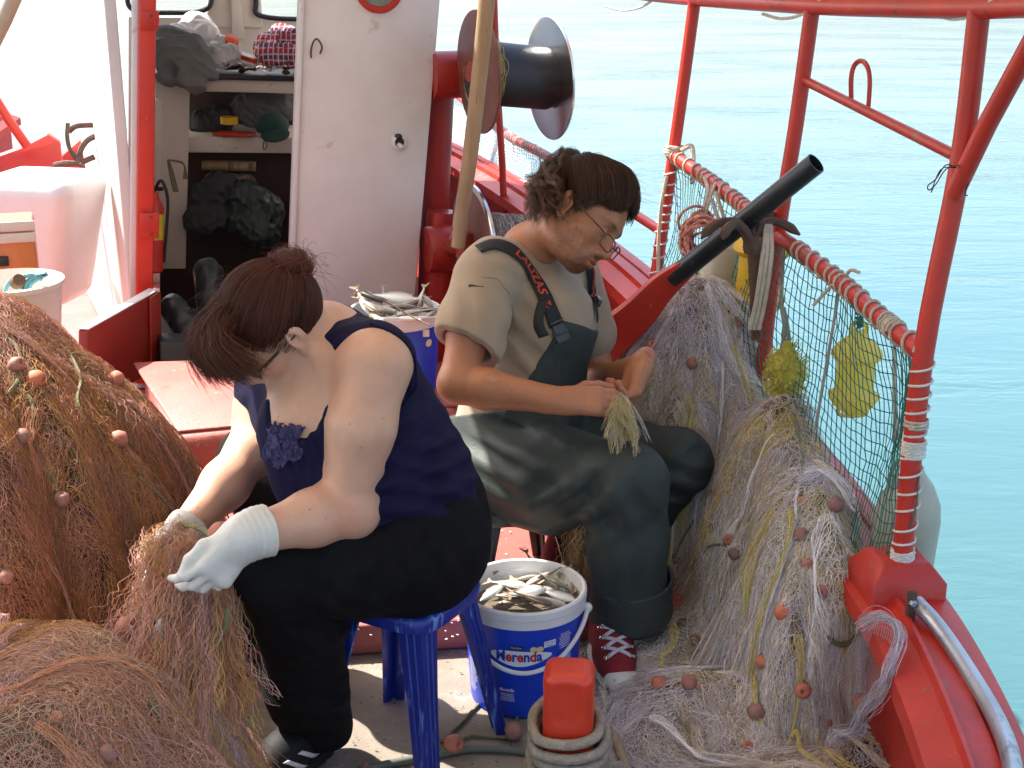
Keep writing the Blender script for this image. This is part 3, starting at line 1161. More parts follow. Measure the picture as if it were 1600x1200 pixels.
def canister(name, px, py, Y, r, h, mat, label, cat):
    c = at(px, py, Y)
    rt = root(name, c - A(0, 0, h / 2), label, cat)
    b = MB()
    prof = [(0, -h / 2), (r * .8, -h / 2), (r, -h / 2 + r * .25), (r * 1.02, 0), (r, h / 2 - r * .5), (r * .75, h / 2 - r * .12), (r * .35, h / 2), (r * .3, h / 2 + r * .3), (0, h / 2 + r * .32)]
    b.lathe(prof, c, (.05, 0, 1), 24)
    b.build('body', mat, rt)
    b = MB()
    b.tube(smooth_path([c + A(-r * .3, 0, h / 2), c + A(-r * .2, -.01, h / 2 + r * .6), c + A(r * .2, -.01, h / 2 + r * .6), c + A(r * .3, 0, h / 2)], 6), r * .1, 6)
    b.build('handle', mat, rt)
    return rt, c
canister('buoy', 1128, 440, 3.8, .062, .22, M['fender'], 'cream white plastic buoy behind the net, left of the anchor', 'buoy')

fc = at(1402, 830, 2.78)
rt = root('fender', fc - A(0, 0, .17), 'large cream fender hanging outside the hull by the near post', 'fender')
b = MB()
b.lathe([(0, -.19), (.05, -.185), (.066, -.165), (.07, -.1), (.07, .06), (.064, .1), (.045, .14), (.024, .165), (.016, .18), (0, .182)], fc + A(.015, 0, -.03), (.06, 0, 1), 28)
b.build('fender_body', M['fender'], rt)
b = MB()
t0 = fc + A(.002, 0, .15)
for k in range(5):
    q = 2 * math.pi * k / 5
    b.tube(smooth_path([t0 + A(0, 0, .02), t0 + A(.02 * math.cos(q), .02 * math.sin(q), -.0), t0 + A(.032 * math.cos(q), .032 * math.sin(q), -.045)], 5), .0045, 6)
b.tube(helix([t0 + A(0, 0, .005), t0 + A(0, 0, .035)], .009, .01, 10), .005, 6)
b.tube(smooth_path([t0, at(1399, 640, 2.8), at(1398, 548, 2.8)], 6), .005, 6)
b.build('rope', M['rope'], rt)

# grey float bag with yellow weed (left of yellow float)
c = at(1226, 560, 3.28)
rt = root('net_sack', c - A(0, 0, .1), 'grey rope sling ending in a fuzzy yellow green net bundle on the side net', 'net bundle')
s = SDF()
s.chain([c + A(0, 0, .03), c + A(.006, 0, -.03), c + A(.01, 0, -.12)], [.016, .042, .03], .02)
s.disp(lambda p: .004 * wave(p, 130, 3))
weed = pm('yellow_weed', (.42, .36, .06), .9, var=.5, vs=60, bump=1, bs=150)
s.build('bundle', weed, rt, .004)
PP = []
for k in range(420):
    d = nrm(RNG.normal(size=3))
    p0 = c + A(.006, 0, -.05) + d * A(.036, .036, .075)
    PP.append(np.array([p0 + d * .022 * t + wave(np.array([p0 * 3 + t]), 30, k % 9)[0] * A(.006, .004, .008) * t for t in np.linspace(0, 1, 6)]))
strands('fuzz', PP, .0007, A(.6, .52, .1) * RNG.uniform(.6, 1.2, (len(PP), 1)), pm('fuzz_twine', (1, 1, 1), .8, attr=True, bump=0), rt, None)
b = MB()
b.tube(smooth_path([c + A(-.012, 0, .0), c + A(-.004, 0, .07), at(1221, 470, 3.3), at(1224, 390, 3.4)], 6), .0055, 6)
b.tube(smooth_path([c + A(.014, 0, .0), c + A(.004, 0, .07), at(1224, 480, 3.3)], 6), .0055, 6)
b.build('sling', M['ropegrey'], rt)

# dark cord slanting across the net
b = MB()
b.tube(smooth_path([at(1311, 455, 3.1), at(1300, 520, 3.0), at(1286, 600, 2.95), at(1274, 672, 2.92)], 8), .0035, 6)
tag(b.build('slanting_cord', M['ropegrey']), 'thin dark cord slanting down from the rail beside the yellow float', 'cord')

# coil of red and white line
c = at(1096, 372, 3.9)
rt = root('rope_coil', c - A(0, 0, .1), 'bundled coil of red and white line hanging from the rail', 'rope coil')
b = MB()
for k in range(22):
    ph = RNG.uniform(0, 6)
    w_, h_ = RNG.uniform(.028, .06), RNG.uniform(.05, .07)
    cc = c + A(RNG.normal() * .006, RNG.normal() * .014, .0 + RNG.normal() * .01)
    tl = RNG.normal() * .4
    b.tube([cc + A(w_ * math.cos(t) + tl * .02 * math.sin(t), RNG.normal() * .003 + .02 * math.sin(t * 2 + ph), h_ * math.sin(t)) for t in np.linspace(0, 2 * math.pi, 18)], .0042, 6)
b.build('coil', M['ropered'], rt)
b = MB()
for k in range(14):
    x = RNG.uniform(-.03, .03)
    b.tube(smooth_path([c + A(x * .4, -.02 + RNG.normal() * .008, -.04), c + A(x * .9 - .012, -.02, -.13), c + A(x * 1.3 - .02, -.01 + RNG.normal() * .01, -.24)], 5), .0045, 6)
b.build('tail', M['ropered'], rt)
b = MB()
b.tube(smooth_path([c + A(.005, 0, .06), at(1112, 300, 3.96), at(1118, 286, 4.02)], 5), .006, 6)
b.tube(smooth_path([c + A(-.005, 0, .06), at(1106, 300, 3.96), at(1100, 276, 4.05)], 5), .005, 6)
b.tube(smooth_path([at(1118, 300, 3.94), at(1128, 330, 3.9), at(1132, 345, 3.88), at(1122, 340, 3.88), at(1112, 310, 3.9)], 5), .006, 6)
b.build('hanging_loop', M['rope'], rt)

# rusty grapnel
g0 = at(1176, 383, 3.36)
rt = root('grapnel', at(1180, 520, 3.36), 'rusty grapnel anchor hooked over the right rail, its arms curling out', 'anchor')
b = MB()
b.tube([at(1177, 372, 3.36), at(1180, 450, 3.36), at(1182, 530, 3.36)], [.0165, .0145, .013], 8)
b.build('shank', M['rust'], rt)
b = MB()
b.lathe([(.02, -.02), (.024, -.006), (.024, .012), (.017, .022)], g0, (0, 0, 1), 8)
b.build('crown', M['rust'], rt)
for pts in ([(1172, 385, 3.36), (1164, 362, 3.33), (1150, 350, 3.28), (1136, 358, 3.24), (1129, 374, 3.22)], [(1172, 383, 3.37), (1156, 352, 3.36), (1130, 347, 3.34), (1110, 357, 3.32), (1096, 372, 3.3)],
            [(1180, 383, 3.37), (1188, 358, 3.4), (1205, 346, 3.42), (1228, 352, 3.42), (1250, 367, 3.42)], [(1178, 380, 3.37), (1178, 350, 3.42), (1190, 335, 3.46), (1206, 338, 3.5), (1210, 350, 3.52)]):
    q = smooth_path([at(*p) for p in pts], 6)
    b = MB()
    b.tube(q, np.interp(np.linspace(0, 1, len(q)), [0, .6, .85, 1], [.013, .011, .013, .003]), 8)
    b.build('fluke', M['rust'], rt)
b = MB()
for dx in (0, 7, -6):
    b.tube(smooth_path([at(1200 + dx * .5, 352, 3.4), at(1198 + dx, 400, 3.33), at(1188 + dx, 470, 3.32), at(1178 + dx, 515, 3.32)], 6), .006, 6)
b.build('anchor_rope', M['rope'], rt)

# tiller: red arm, black pipe
ta, tb, tc_ = at(1060, 428, 3.5), at(1275, 255, 3.3), at(930, 545, 3.62)
rt = root('tiller', tc_, 'red tiller arm extended with a black plastic pipe, pointing up to the right', 'tiller')
b = MB()
dr = nrm(tb - ta)
q = [ta - dr * .02, ta + dr * .1, tb - dr * .1, tb]
b.tube(q, .0265, 20, caps=False)
n20 = 20
b.tube([tb, tb - dr * .12], [.0235, .0235], 20, caps=False)
# rim
b.tube([tb, tb + dr * .0005], [.0265, .0235], 20, caps=False)
b.lathe([(.0001, 0), (.0236, 0)], tb - dr * .12, dr, 16)
b.build('pipe', M['blackpipe'], rt)
b = MB()
arm = smooth_path([ta + dr * .03, ta - dr * .06, (ta + tc_) / 2 + A(0, 0, -.01), tc_], 6)
up = nrm(np.cross(dr, A(0, 1, 0)))
V, F = [], []
for i, p in enumerate(arm):
    t = i / (len(arm) - 1)
    w_, h_ = .02 + .016 * t, .024 + .03 * t
    for x, z in ((-1, -.7), (-.7, -1), (.7, -1), (1, -.7), (1, .7), (.7, 1), (-.7, 1), (-1, .7)):
        V.append(p + A(0, 1, 0) * w_ * x + up * -h_ * z)
for i in range(len(arm) - 1):
    for k in range(8):
        F.append((i * 8 + k, (i + 1) * 8 + k, (i + 1) * 8 + (k + 1) % 8, i * 8 + (k + 1) % 8))
F += [tuple(range(8)), tuple((len(arm) - 1) * 8 + k for k in range(8))[::-1]]
b.add(V, F)
b.build('arm', M['red'], rt, ang=50)

# ------------------------------------------------------------------ net winch beside the wheelhouse
NW = root('net_winch', at(680, 560, 5.3), 'red net winch column with two steel spools beside the wheelhouse', 'winch')
col0 = at(684, 120, 5.02)
b = MB()
b.tube([at(668, 590, 5.26), at(689, 110, 5.2)], .052, 20)
b.build('column', M['column'], NW)
SA = nrm(A(.93, .36, 0))
b = MB()
c = at(698, 117, 5.1)
b.lathe([(.0, -.06), (.082, -.06), (.084, -.05), (.084, .06), (.078, .068), (.0, .068)], c + SA * .0, SA, 24)
b.build('upper_bearing', M['column'], NW)
c2 = at(694, 388, 5.06)
b = MB()
b.lathe([(.0, -.07), (.08, -.07), (.086, -.06), (.086, .05), (.078, .066), (.0, .066)], c2, SA, 24)
b.tube([at(676, 560, 5.15), at(686, 420, 5.12), at(690, 330, 5.12)], [.056, .064, .053], 18)
b.build('lower_bearing', M['column'], NW)
# upper spool
f1, f2 = at(746, 113, 4.86), at(857, 123, 5.0)
ax = nrm(f2 - f1)
def flange(c, rad, n, mat, name, parent):
    b = MB()
    b.lathe([(.0, -.004), (rad * .93, -.004), (rad, .0), (rad + .002, .004), (rad, .009), (rad * .93, .008), (.0, .008)], c, n, 48)
    return b.build(name, mat, parent, ang=30)
flange(f1, .205, nrm((.93, .37, .03)), M['brownsteel'], 'flange', NW)
flange(f2, .21, nrm((.93, .37, .03)), M['steel'], 'flange', NW)
b = MB()
L = np.linalg.norm(f2 - f1)
drp = [(.106 + .0016 * (k % 2), L * (.02 + .96 * k / 46)) for k in range(47)]
b.lathe(drp, f1, ax, 32)
M['drum'] = pm('black_wound_line', (.016, .017, .022), .42, var=.3, vs=20, bump=.2, bs=60, wear=(.06, .065, .08), ws_=10, wt=.62)
b.build('drum', M['drum'], NW, ang=60)
b = MB()
b.tube([c + SA * .05, f1], .022, 12)
b.lathe([(.035, -.03), (.035, -.004)], f1, ax, 12)
b.build('axle', M['reddark'], NW)
PP = []
for k in range(110):
    q = RNG.uniform(0, 6.28)
    x0 = .012 + abs(RNG.normal()) * .014
    u = nrm(np.cross(ax, (0, 0, 1)))
    w_ = np.cross(u, ax)
    PP.append(np.array([f1 + ax * (x0 + .006 * math.sin(t * 5 + k)) + (.113 + .008 * math.sin(t * 7 + k * 2)) * (u * math.cos(q + t) + w_ * math.sin(q + t)) for t in np.linspace(0, 2.2, 14)]))
strands('yellow_line', PP, .0011, A(.5, .4, .12) * RNG.uniform(.6, 1.2, (len(PP), 1)), pm('line_twine', (1, 1, 1), .8, attr=True, bump=0), NW, None)
# lower spool
f1b, f2b = at(738, 384, 4.78), at(900, 392, 5.0)
axb = nrm(f2b - f1b)
flange(f1b, .205, nrm((.93, .37, .03)), M['brownsteel'], 'flange', NW)
b = MB()
b.lathe([(.208, -.002), (.214, .002), (.214, .012), (.206, .014)], f1b, nrm((.93, .37, .03)), 48)
b.build('flange_rim', M['steel'], NW)
b = MB()
Lb = np.linalg.norm(f2b - f1b)
b.lathe([(.105 + .006 * math.sin(k * 2.1), Lb * (.02 + .96 * k / 30)) for k in range(31)], f1b, axb, 28)
M['woundnet'] = pm('wound_grey_net', (.23, .19, .17), .9, var=.5, vs=40, bump=1, bs=120)
dn = b.build('wound_net', M['woundnet'], NW)
PP, CC = [], []
u = nrm(np.cross(axb, (0, 0, 1)))
w_ = np.cross(u, axb)
for k in range(900):
    q = RNG.uniform(0, 6.28)
    x0 = RNG.uniform(.02, .97) * Lb
    sl = RNG.normal() * .02
    PP.append(np.array([f1b + axb * (x0 + sl * t) + (.112 + .006 * math.sin(t * 6 + k)) * (u * math.cos(q + t) + w_ * math.sin(q + t)) for t in np.linspace(0, 1.6, 12)]))
    CC.append(A(.36, .31, .3) * RNG.uniform(.4, 1.5))
strands('net_strands', PP, .0012, np.array(CC), pm('wound_twine', (1, 1, 1), .85, attr=True, bump=0), dn, 'stuff')
b = MB()
b.tube([c2, f1b], .03, 12)
b.box(f1b - axb * .03, (.05, .03, .09), frame(axb))
b.build('axle', M['reddark'], NW)

# wooden pole leaning in front of the flange
b = MB()
pl = smooth_path([at(766, -60, 4.6), at(752, 90, 4.6), at(735, 240, 4.62), at(722, 330, 4.65), at(716, 385, 4.66)], 8)
b.tube(pl, [.0275 + .002 * (abs((i - 26)) < 1.5) - .003 * i / len(pl) for i in range(len(pl))], 14)
tag(b.build('wooden_pole', M['wood']), 'weathered round wooden pole leaning in front of the upper spool', 'pole')

# bow rail with fine white net
BR = root('bow_rail', at(800, 420, 5.6), 'thin red bow rail with fine white net, beyond the winch', 'railing')
pole_r = [at(770, -50, 5.7), at(776, 120, 5.7), at(785, 260, 5.7), at(790, 400, 5.7)]
b = MB()
b.tube(pole_r, .0145, 10)
b.build('stanchion', M['red'], BR)
brl = smooth_path([at(690, 130, 7.2), at(760, 185, 6.5), at(800, 215, 6.0), at(865, 250, 5.5), at(935, 300, 5.0), at(1000, 340, 4.6), at(1034, 362, 4.4)], 6)
b = MB()
b.tube(brl, .0165, 10)
b.build('rail', M['redworn'], BR)
b = MB()
for t in (22, 16, 19, 12):
    p = brl[t]
    b.tube(smooth_path([p + A(-.012, 0, .03), p + A(.0, -.03, .01), p + A(.01, -.02, -.06), p + A(.03, -.01, -.07)], 5), .004, 6)
b.tube(helix(seg(brl, .12, .62), .0165 + .002, .02, 10, .3), .002, 4)
b.build('tie', M['ropewhite'], BR)
bl = smooth_path([at(690, 270, 7.2), at(760, 330, 6.5), at(800, 360, 6.0), at(865, 410, 5.5), at(935, 420, 5.0)], 6)
tl = brl[:len(bl)]
wb_ = net_panel(tl, bl, 90, 36, .0011, .03, 9)
wo_ = wb_.build('white_net', M['whitenet'], BR, smooth=False)
# ------------------------------------------------------------------ people: shared builders
def img(x, u, c):
    return A(1, 0, 0) * x + _U * u - _F * c


class Head:
    def __init__(s, O, d, u, k=1.0):
        s.O = np.asarray(O, float)
        s.d = nrm(d)
        s.u = nrm(u - s.d * np.dot(u, s.d))
        s.l = np.cross(s.u, s.d)
        s.R = np.array([s.l, s.d, s.u])
        s.k = k

    def p(s, x, y, z):
        return s.O + (s.l * x + s.d * y + s.u * z) * s.k

    def loc(s, P):
        return (np.asarray(P) - s.O) @ s.R.T / s.k


def head_ops(S, H, fem=False, lids=True):
    k = H.k
    E = lambda c, r, kk=.02, mode='add', R=None: S.ell(H.p(*c), A(*r) * k, H.R if R is None else R, kk * k, mode)
    E((0, -.012, .035), (.074, .094, .088))
    E((0, .03, .028), (.063, .06, .062), .03)
    E((0, .034, -.022), (.056, .054, .068), .03)
    E((0, .03, -.068), (.05 if not fem else .047, .052, .038), .03)
    E((0, .068, -.093), (.022 if not fem else .018, .021, .017), .025)
    for q in (-1, 1):
        E((q * .041, .056, -.02), (.022, .02, .02), .025)
        E((q * .046, .0, -.065), (.013, .03, .025), .02)
    S.cone(H.p(-.03, .08, .024), H.p(.03, .08, .024), .012 * k, .012 * k, .018 * k)
    for q in (-1, 1):
        E((q * .031, .096, .003), (.018, .014, .012), .014, 'sub')
        E((q * .031, .078, .002), (.0135, .0125, .0115), .004)
        if lids:
            S.cone(H.p(q * .018, .089, -.003), H.p(q * .043, .084, -.001), .0022 * k, .0018 * k, .003 * k)
    S.cone(H.p(0, .084, .014), H.p(0, .109, -.026), .0085 * k, .0115 * k, .013 * k)
    E((0, .111, -.031), (.012, .0115, .011), .008)
    for q in (-1, 1):
        E((q * .0125, .099, -.036), (.0085, .0115, .0085), .006)
        E((q * .0065, .106, -.0435), (.0038, .005, .003), .003, 'sub')
    E((0, .083, -.06), (.03, .016, .026), .016)
    E((0, .0955, -.0605), (.021, .0085, .0052), .005)
    E((0, .0945, -.0725), (.0185, .0085, .006), .005)
    E((0, .104, -.0663), (.024, .01, .0016), .003, 'sub')
    for q in (-1, 1):
        n = nrm(H.l * q * .93 - H.d * .36)
        Re = np.array([n, nrm(np.cross(H.u, n)), H.u])
        E((q * .077, -.012, -.004), (.0075, .019, .031), .006, 'add', Re)
        E((q * .081, -.02, .004), (.0065, .012, .024), .005, 'add', Re)
        E((q * .087, -.008, -.002), (.0075, .0095, .017), .004, 'sub', Re)
        E((q * .077, -.003, -.03), (.006, .008, .009), .005, 'add', Re)


def hand_ops(S, w, d, n, s, curls, L=1.0, R=1.0, thumb=None, spread=.1, fk=.003):
    """wrist, direction to the fingers, palm normal, thumb side; curls: per finger (a1,a2,a3) degrees towards the palm"""
    d, n, s = nrm(d), nrm(n), nrm(s)
    up = -n
    for (o, e, r1, r2) in ((.024, .026, .0155, .0135), (.008, .009, .0165, .0135), (-.008, -.009, .016, .013), (-.022, -.025, .0145, .0125)):
        S.cone(w + s * o * .8 * L + d * .012, w + s * e * L + d * .083 * L, r1 * R, r2 * R, .012)
    S.cone(w - d * .03, w + d * .02, .026 * R, .024 * R, .02, flat=(n, .75))
    S.ell(w + d * .035 * L + s * .022 * L + n * .01, A(.03, .018, .016) * L, np.array([d, s, n]), .012)
    tips = []
    for i, (o, ln, r) in enumerate(((.027, .072, .0088), (.0092, .08, .009), (-.0088, .075, .0086), (-.0255, .058, .0076))):
        b = w + d * (.083 + (.004, .008, .004, -.004)[i]) * L + s * o * L
        sp = spread * (1.2, .35, -.4, -1.3)[i]
        dd = nrm(d + s * sp)
        ang = 0
        p = b
        rr = r * R
        for j, fr in enumerate((.46, .3, .24)):
            ang += math.radians(curls[i][j])
            v = dd * math.cos(ang) + n * math.sin(ang)
            q = p + v * ln * fr * L
            S.cone(p, q, rr, rr * .92, fk if j else .006)
            S.ell(p + up * .001, rr * 1.06, None, fk)
            rr *= .92
            p = q
        tips.append((p, v))
    t0 = w + d * .022 * L + s * .026 * L + n * .006
    th = thumb or [nrm(d * .65 + s * .75 + n * .35), nrm(d * .85 + s * .4 + n * .4), nrm(d * .9 + s * .1 + n * .45)]
    rr = .0125 * R
    p = t0
    for v, ln, r2 in zip(th, (.04, .034, .028), (.0112, .0102, .0088)):
        v = nrm(v)
        q = p + v * ln * L
        S.cone(p, q, rr, r2 * R, .006)
        rr = r2 * R
        p = q
    tips.append((p, v))
    return tips


def skin_mat(name, col, blush):
    m = pm(name, col, .46, var=.11, vs=17, bump=.12, bs=260, attr=True, sss=.12, spec=.4, wear=blush, ws_=7, wt=.7)
    return m


hair_tw = pm('hair_strand', (1, 1, 1), .5, attr=True, bump=0, var=.1, spec=.25)


def sph(H, rad, c, v):
    """direction v (head frame) -> point on the hair ellipsoid"""
    v = np.asarray(v, float)
    v = v / np.linalg.norm(v, axis=-1, keepdims=True)
    q = np.asarray(c) + v * np.asarray(rad)
    return H.O + q @ H.R * H.k


def slerp_path(a, b, n, bow=0):
    a, b = nrm(a), nrm(b)
    w = math.acos(max(-1, min(1, a @ b)))
    t = np.linspace(0, 1, n)
    if w < 1e-3: return np.repeat(a[None], n, 0)
    return (np.sin((1 - t) * w)[:, None] * a + np.sin(t * w)[:, None] * b) / math.sin(w)


def hair_roots(H, rad, c, plane_pt, n, ears):
    """directions on the hair ellipsoid: half of them along the hairline, half anywhere behind it"""
    out = []
    nn = A(0, .8, -.6)
    while len(out) < n:
        v = RNG.normal(size=(4000, 3))
        v /= np.linalg.norm(v, axis=1)[:, None]
        q = np.asarray(c) + v * np.asarray(rad)
        s_ = (q - np.asarray(plane_pt)) @ nn + .006 * np.sin(v[:, 0] * 23) + RNG.normal(size=4000) * .003
        ok = (s_ < .004) & ((s_ > -.03) | (RNG.uniform(size=4000) < .3)) & (q[:, 2] > -.075)
        ok &= ~((np.abs(q[:, 0]) > .06) & (np.abs(q[:, 1] - ears[0]) < .026) & (np.abs(q[:, 2] - ears[1]) < .034))
        out += list(v[ok])
    return out[:n]


# ------------------------------------------------------------------ the woman
WO = root('person', A(-.2, 2.6, 0), 'seated woman in dark blue sleeveless top and white gloves, bent over the orange net', 'person')
HW = Head(at(436, 512, 2.56), img(-.65, -.75, .0), img(-.75 * .82, .65 * .82, .57), .96)
skinW = skin_mat('fair_skin', (.6, .335, .235), (.54, .26, .185))
wj = dict(pel=at(632, 838, 2.62), waist=at(602, 762, 2.61), rib=at(560, 680, 2.61), chest=at(540, 605, 2.62), neck=at(506, 515, 2.66),
          sL=at(583, 580, 2.45), eL=at(540, 795, 2.42), wL=at(392, 836, 2.30), sR=at(430, 597, 2.82), eR=at(386, 716, 2.66), wR=at(286, 836, 2.47),
          hL=at(636, 866, 2.50), hR=at(650, 830, 2.76), kL=at(428, 887, 2.40), kR=at(398, 722, 2.90), aL=at(492, 1126, 2.56), aR=at(440, 905, 2.95))
fW = nrm(np.cross(A(0, 0, 1), wj['sR'] - wj['sL'])) * 1.0
if fW[0] > 0: fW = -fW
rW = nrm(wj['sR'] - wj['sL'])


def torsoW(S, g=0.0):
    S.cone(wj['pel'] + A(0, 0, .01), wj['waist'], .155 + g, .16 + g, .03)
    S.cone(wj['waist'], wj['rib'], .165 + g, .158 + g, .04)
    S.cone(wj['rib'], wj['chest'], .155 + g, .125 + g, .04)
    S.cone(wj['chest'] + A(0, 0, .03), wj['neck'] + A(.01, .02, -.02), .115 + g, .06 + g, .05)
    S.cone(wj['sL'] + A(.0, .06, 0), wj['sR'] + A(0, -.06, .0), .066 + g, .066 + g, .06)
    S.ell(at(478, 672, 2.53), (.085 + g, .08 + g, .085 + g), None, .05)
    S.ell(at(470, 668, 2.70), (.085 + g, .08 + g, .085 + g), None, .05)
    S.ell(at(545, 745, 2.56), (.13 + g, .13 + g, .11 + g), None, .06)


S = SDF()
head_ops(S, HW, True)
torsoW(S)
S.chain([HW.p(0, -.03, -.05), (HW.p(0, -.05, -.1) + wj['neck']) / 2, wj['neck'] + A(.015, .0, -.02)], [.056, .054, .064], .03)
for sd_ in 'LR':
    s_, e_, w_ = wj['s' + sd_], wj['e' + sd_], wj['w' + sd_]
    S.chain([s_ + (A(.0, .03, .0) if sd_ == 'L' else A(0, -.02, 0)), s_ + (e_ - s_) * .4, e_ + (s_ - e_) * .08], [.064, .058, .046] if sd_ == 'L' else [.062, .057, .046], .03)
    S.chain([e_, e_ + (w_ - e_) * .35, w_, w_ + (w_ - e_) * .12], [.05, .05, .034, .03] if sd_ == 'L' else [.047, .046, .033, .03], .025)
S.ell(wj['eL'] + A(.016, -.008, -.012), .04, None, .03)
def tintW(V):
    t = np.ones((len(V), 3))
    L = HW.loc(V)
    inh = (np.abs(L[:, 0]) < .1) & (L[:, 1] > .03) & (np.abs(L[:, 2]) < .14)
    lip = inh & (np.abs(L[:, 0]) < .022) & (L[:, 2] < -.054) & (L[:, 2] > -.079) & (L[:, 1] > .088)
    t[lip] = (.9, .6, .62)
    ck = np.exp(-((np.abs(L[:, 0]) - .045) ** 2 + (L[:, 1] - .06) ** 2 + (L[:, 2] + .025) ** 2) / .0008)
    t *= 1 - ck[:, None] * A(.0, .12, .12)
    t *= 1 + .05 * wave(V, 28, 3)[:, None] * A(.6, 1, 1)
    mole = RNG.choice(len(V), 70)
    t[mole] *= A(.55, .42, .38)
    for c, r, am in ((wj['eL'] + A(.0, -.04, .0), .04, 1), (at(600, 560, 2.38), .06, .6)):
        w = np.exp(-((V - c) ** 2).sum(1) / r ** 2) * am
        t *= 1 - w[:, None] * A(.02, .2, .26)
    return t
bodyW = S.build('body', skinW, WO, .0034, tintW)

# top: torso grown by a few millimetres, arm holes and neckline taken out, creases
S = SDF()
torsoW(S, .0085)
up_t = nrm(wj['neck'] - wj['waist'])
aL_, aR_ = wj['sL'], wj['sR']
outL = nrm(-rW * .8 + A(.1, -.2, -.25))
S.cone(aL_ + A(-.004, .0, -.012), aL_ + A(-.004, 0, -.012) + outL * .2, .086, .088, .006, 'sub')
S.cone(aR_ + A(.0, .0, -.02), aR_ + rW * .25 + A(-.05, 0, -.05), .082, .1, .008, 'sub')
S.cone(at(494, 470, 2.64), at(440, 560, 2.58), .078, .085, .01, 'sub')
S.cone(at(455, 585, 2.48), at(450, 640, 2.44), .088, .066, .012, 'sub')
S.ell(at(452, 628, 2.43), .07, None, .008, 'sub')
S.cut(at(655, 812, 2.62), nrm(wj['pel'] - wj['rib'] + A(-.05, 0, -.16)), .004)
for c, n, wl, am, R_, sd2 in ((at(690, 735, 2.5), img(-.35, .94, 0), .05, .008, .13, 3), (at(640, 700, 2.44), img(-.45, .9, 0), .042, .006, .1, 5), (at(600, 770, 2.42), img(.1, 1, 0), .045, .006, .1, 8), (at(680, 780, 2.47), img(.2, 1, 0), .04, .0055, .09, 11), (at(640, 600, 2.5), img(.8, .5, .3), .05, .004, .08, 2), (at(470, 700, 2.45), img(.9, .2, 0), .02, .004, .06, 13)):
    S.fold(c, n, wl, am, R_, sd2)
S.disp(lambda p: .0012 * wave(p, 90, 5))
topm = pm('navy_cotton', (.0095, .0075, .036), .9, var=.14, vs=30, bump=.3, bs=420, spec=.2)
topW = S.build('tank_top', topm, WO, .004, clean=True)
vW = bvh_of(topW, bodyW)
# scalloped trim round the arm hole and the neckline
vT = bvh_of(topW)
def trim(c, ax, R0, mat, name, r, parent, a0=0, a1=2 * math.pi, n=110, scal=.002, maxd=.09):
    ax = nrm(ax)
    u = nrm(np.cross(ax, A(0, 0, 1)))
    w_ = np.cross(ax, u)
    run = []
    for k, q in enumerate(np.linspace(a0, a1, n)):
        o_ = c + ax * .25 + (u * math.cos(q) + w_ * math.sin(q)) * (R0 + .003)
        loc, nn_, i_, d_ = vT.ray_cast(Vector(o_), Vector(-ax))
        if loc is not None and d_ < .25 + maxd:
            run.append(np.array(loc) + np.array(nn_) * .0008 + ax * scal * (k % 2))
    b = MB()
    if len(run) > 8:
        st = [0] + [i for i in range(1, len(run)) if np.linalg.norm(run[i] - run[i - 1]) > .03] + [len(run)]
        for i, j in zip(st[:-1], st[1:]):
            if j - i > 9: b.tube(run[i:j], r, 5)
        return b.build(name, mat, parent)
trim(aL_ + A(-.004, 0, -.012), outL, .087, topm, 'arm_hole_trim', .0026, topW)
ruff = pm('lilac_ruffle', (.05, .042, .12), .85, var=.3, vs=60, bump=.3)
b = MB()
for k in range(9):
    x0, y0 = 424 + k * 5, 664 + (k % 3) * 3
    pts = []
    for t in np.linspace(0, 1, 9):
        p, nn_ = cast(vW, x0 + 6 * math.sin(t * 5 + k), y0 + t * 46, .004)
        if p is not None: pts.append((p, nn_))
    if len(pts) < 4: continue
    G = []
    for i, (p, nn_) in enumerate(pts):
        w_ = .0085 * (1 + .3 * math.sin(i + k))
        sd2 = nrm(np.cross(nn_, up_t))
        G.append([p + nn_ * (.008 * abs(math.sin(j * 1.6 + k)) + .001) + sd2 * w_ * (j - 2) * .6 + up_t * .003 * math.sin(j * 2.5 + i) for j in range(5)])
    b.grid(np.array(G))
for (cx, cy) in ((437, 688), (452, 678), (462, 708), (442, 716)):
    for a in range(7):
        p, nn_ = cast(vW, cx + 9 * math.cos(a * .9), cy + 9 * math.sin(a * .9), .01)
        p2, n2 = cast(vW, cx, cy, .004)
        if p is None or p2 is None: continue
        e1 = nrm(p - p2)
        e2 = nrm(np.cross(nn_, e1))
        b.add([p2 - e2 * .002, p2 + e2 * .002, p + e2 * .007 + nn_ * .003, p - e2 * .007 + nn_ * .007], [(0, 1, 2, 3)])
rf = b.build('ruffle', ruff, topW)
rf.modifiers.new('thick', 'SOLIDIFY').thickness = .0012

# trousers
blackc = pm('black_trousers', (.0065, .0058, .0065), .88, var=.25, vs=24, bump=.3, bs=380, spec=.16)
S = SDF()
S.cone(wj['pel'] + A(.02, -.06, .02), wj['pel'] + A(.02, .08, .02), .15, .15, .05)
S.ell(at(642, 850, 2.55), (.108, .12, .095), None, .05)
S.cone(wj['pel'] + A(.0, 0, .0), wj['waist'] + (wj['pel'] - wj['waist']) * .35, .165, .16, .04)
for q, hip, kn, an in (('L', wj['hL'], wj['kL'], wj['aL']), ('R', wj['hR'], wj['kR'], wj['aR'])):
    S.chain([hip, hip + (kn - hip) * .5, kn], [.1, .098, .08], .04)
    S.chain([kn, kn + (an - kn) * .3 + A(.02, .02, 0), an + (kn - an) * .25, an + A(.005, -.005, -.005)], [.078, .086, .08, .074], .03)
S.cut(at(488, 1150, 2.54), nrm(A(-.1, .15, -1)), .004)
S.fold(at(520, 950, 2.42), img(.5, .85, 0), .05, .007, .1, 4)
S.fold(at(500, 1000, 2.44), img(.3, .95, 0), .06, .006, .08, 7)
S.fold(at(490, 1110, 2.45), img(.05, 1, 0), .05, .006, .09, 9)
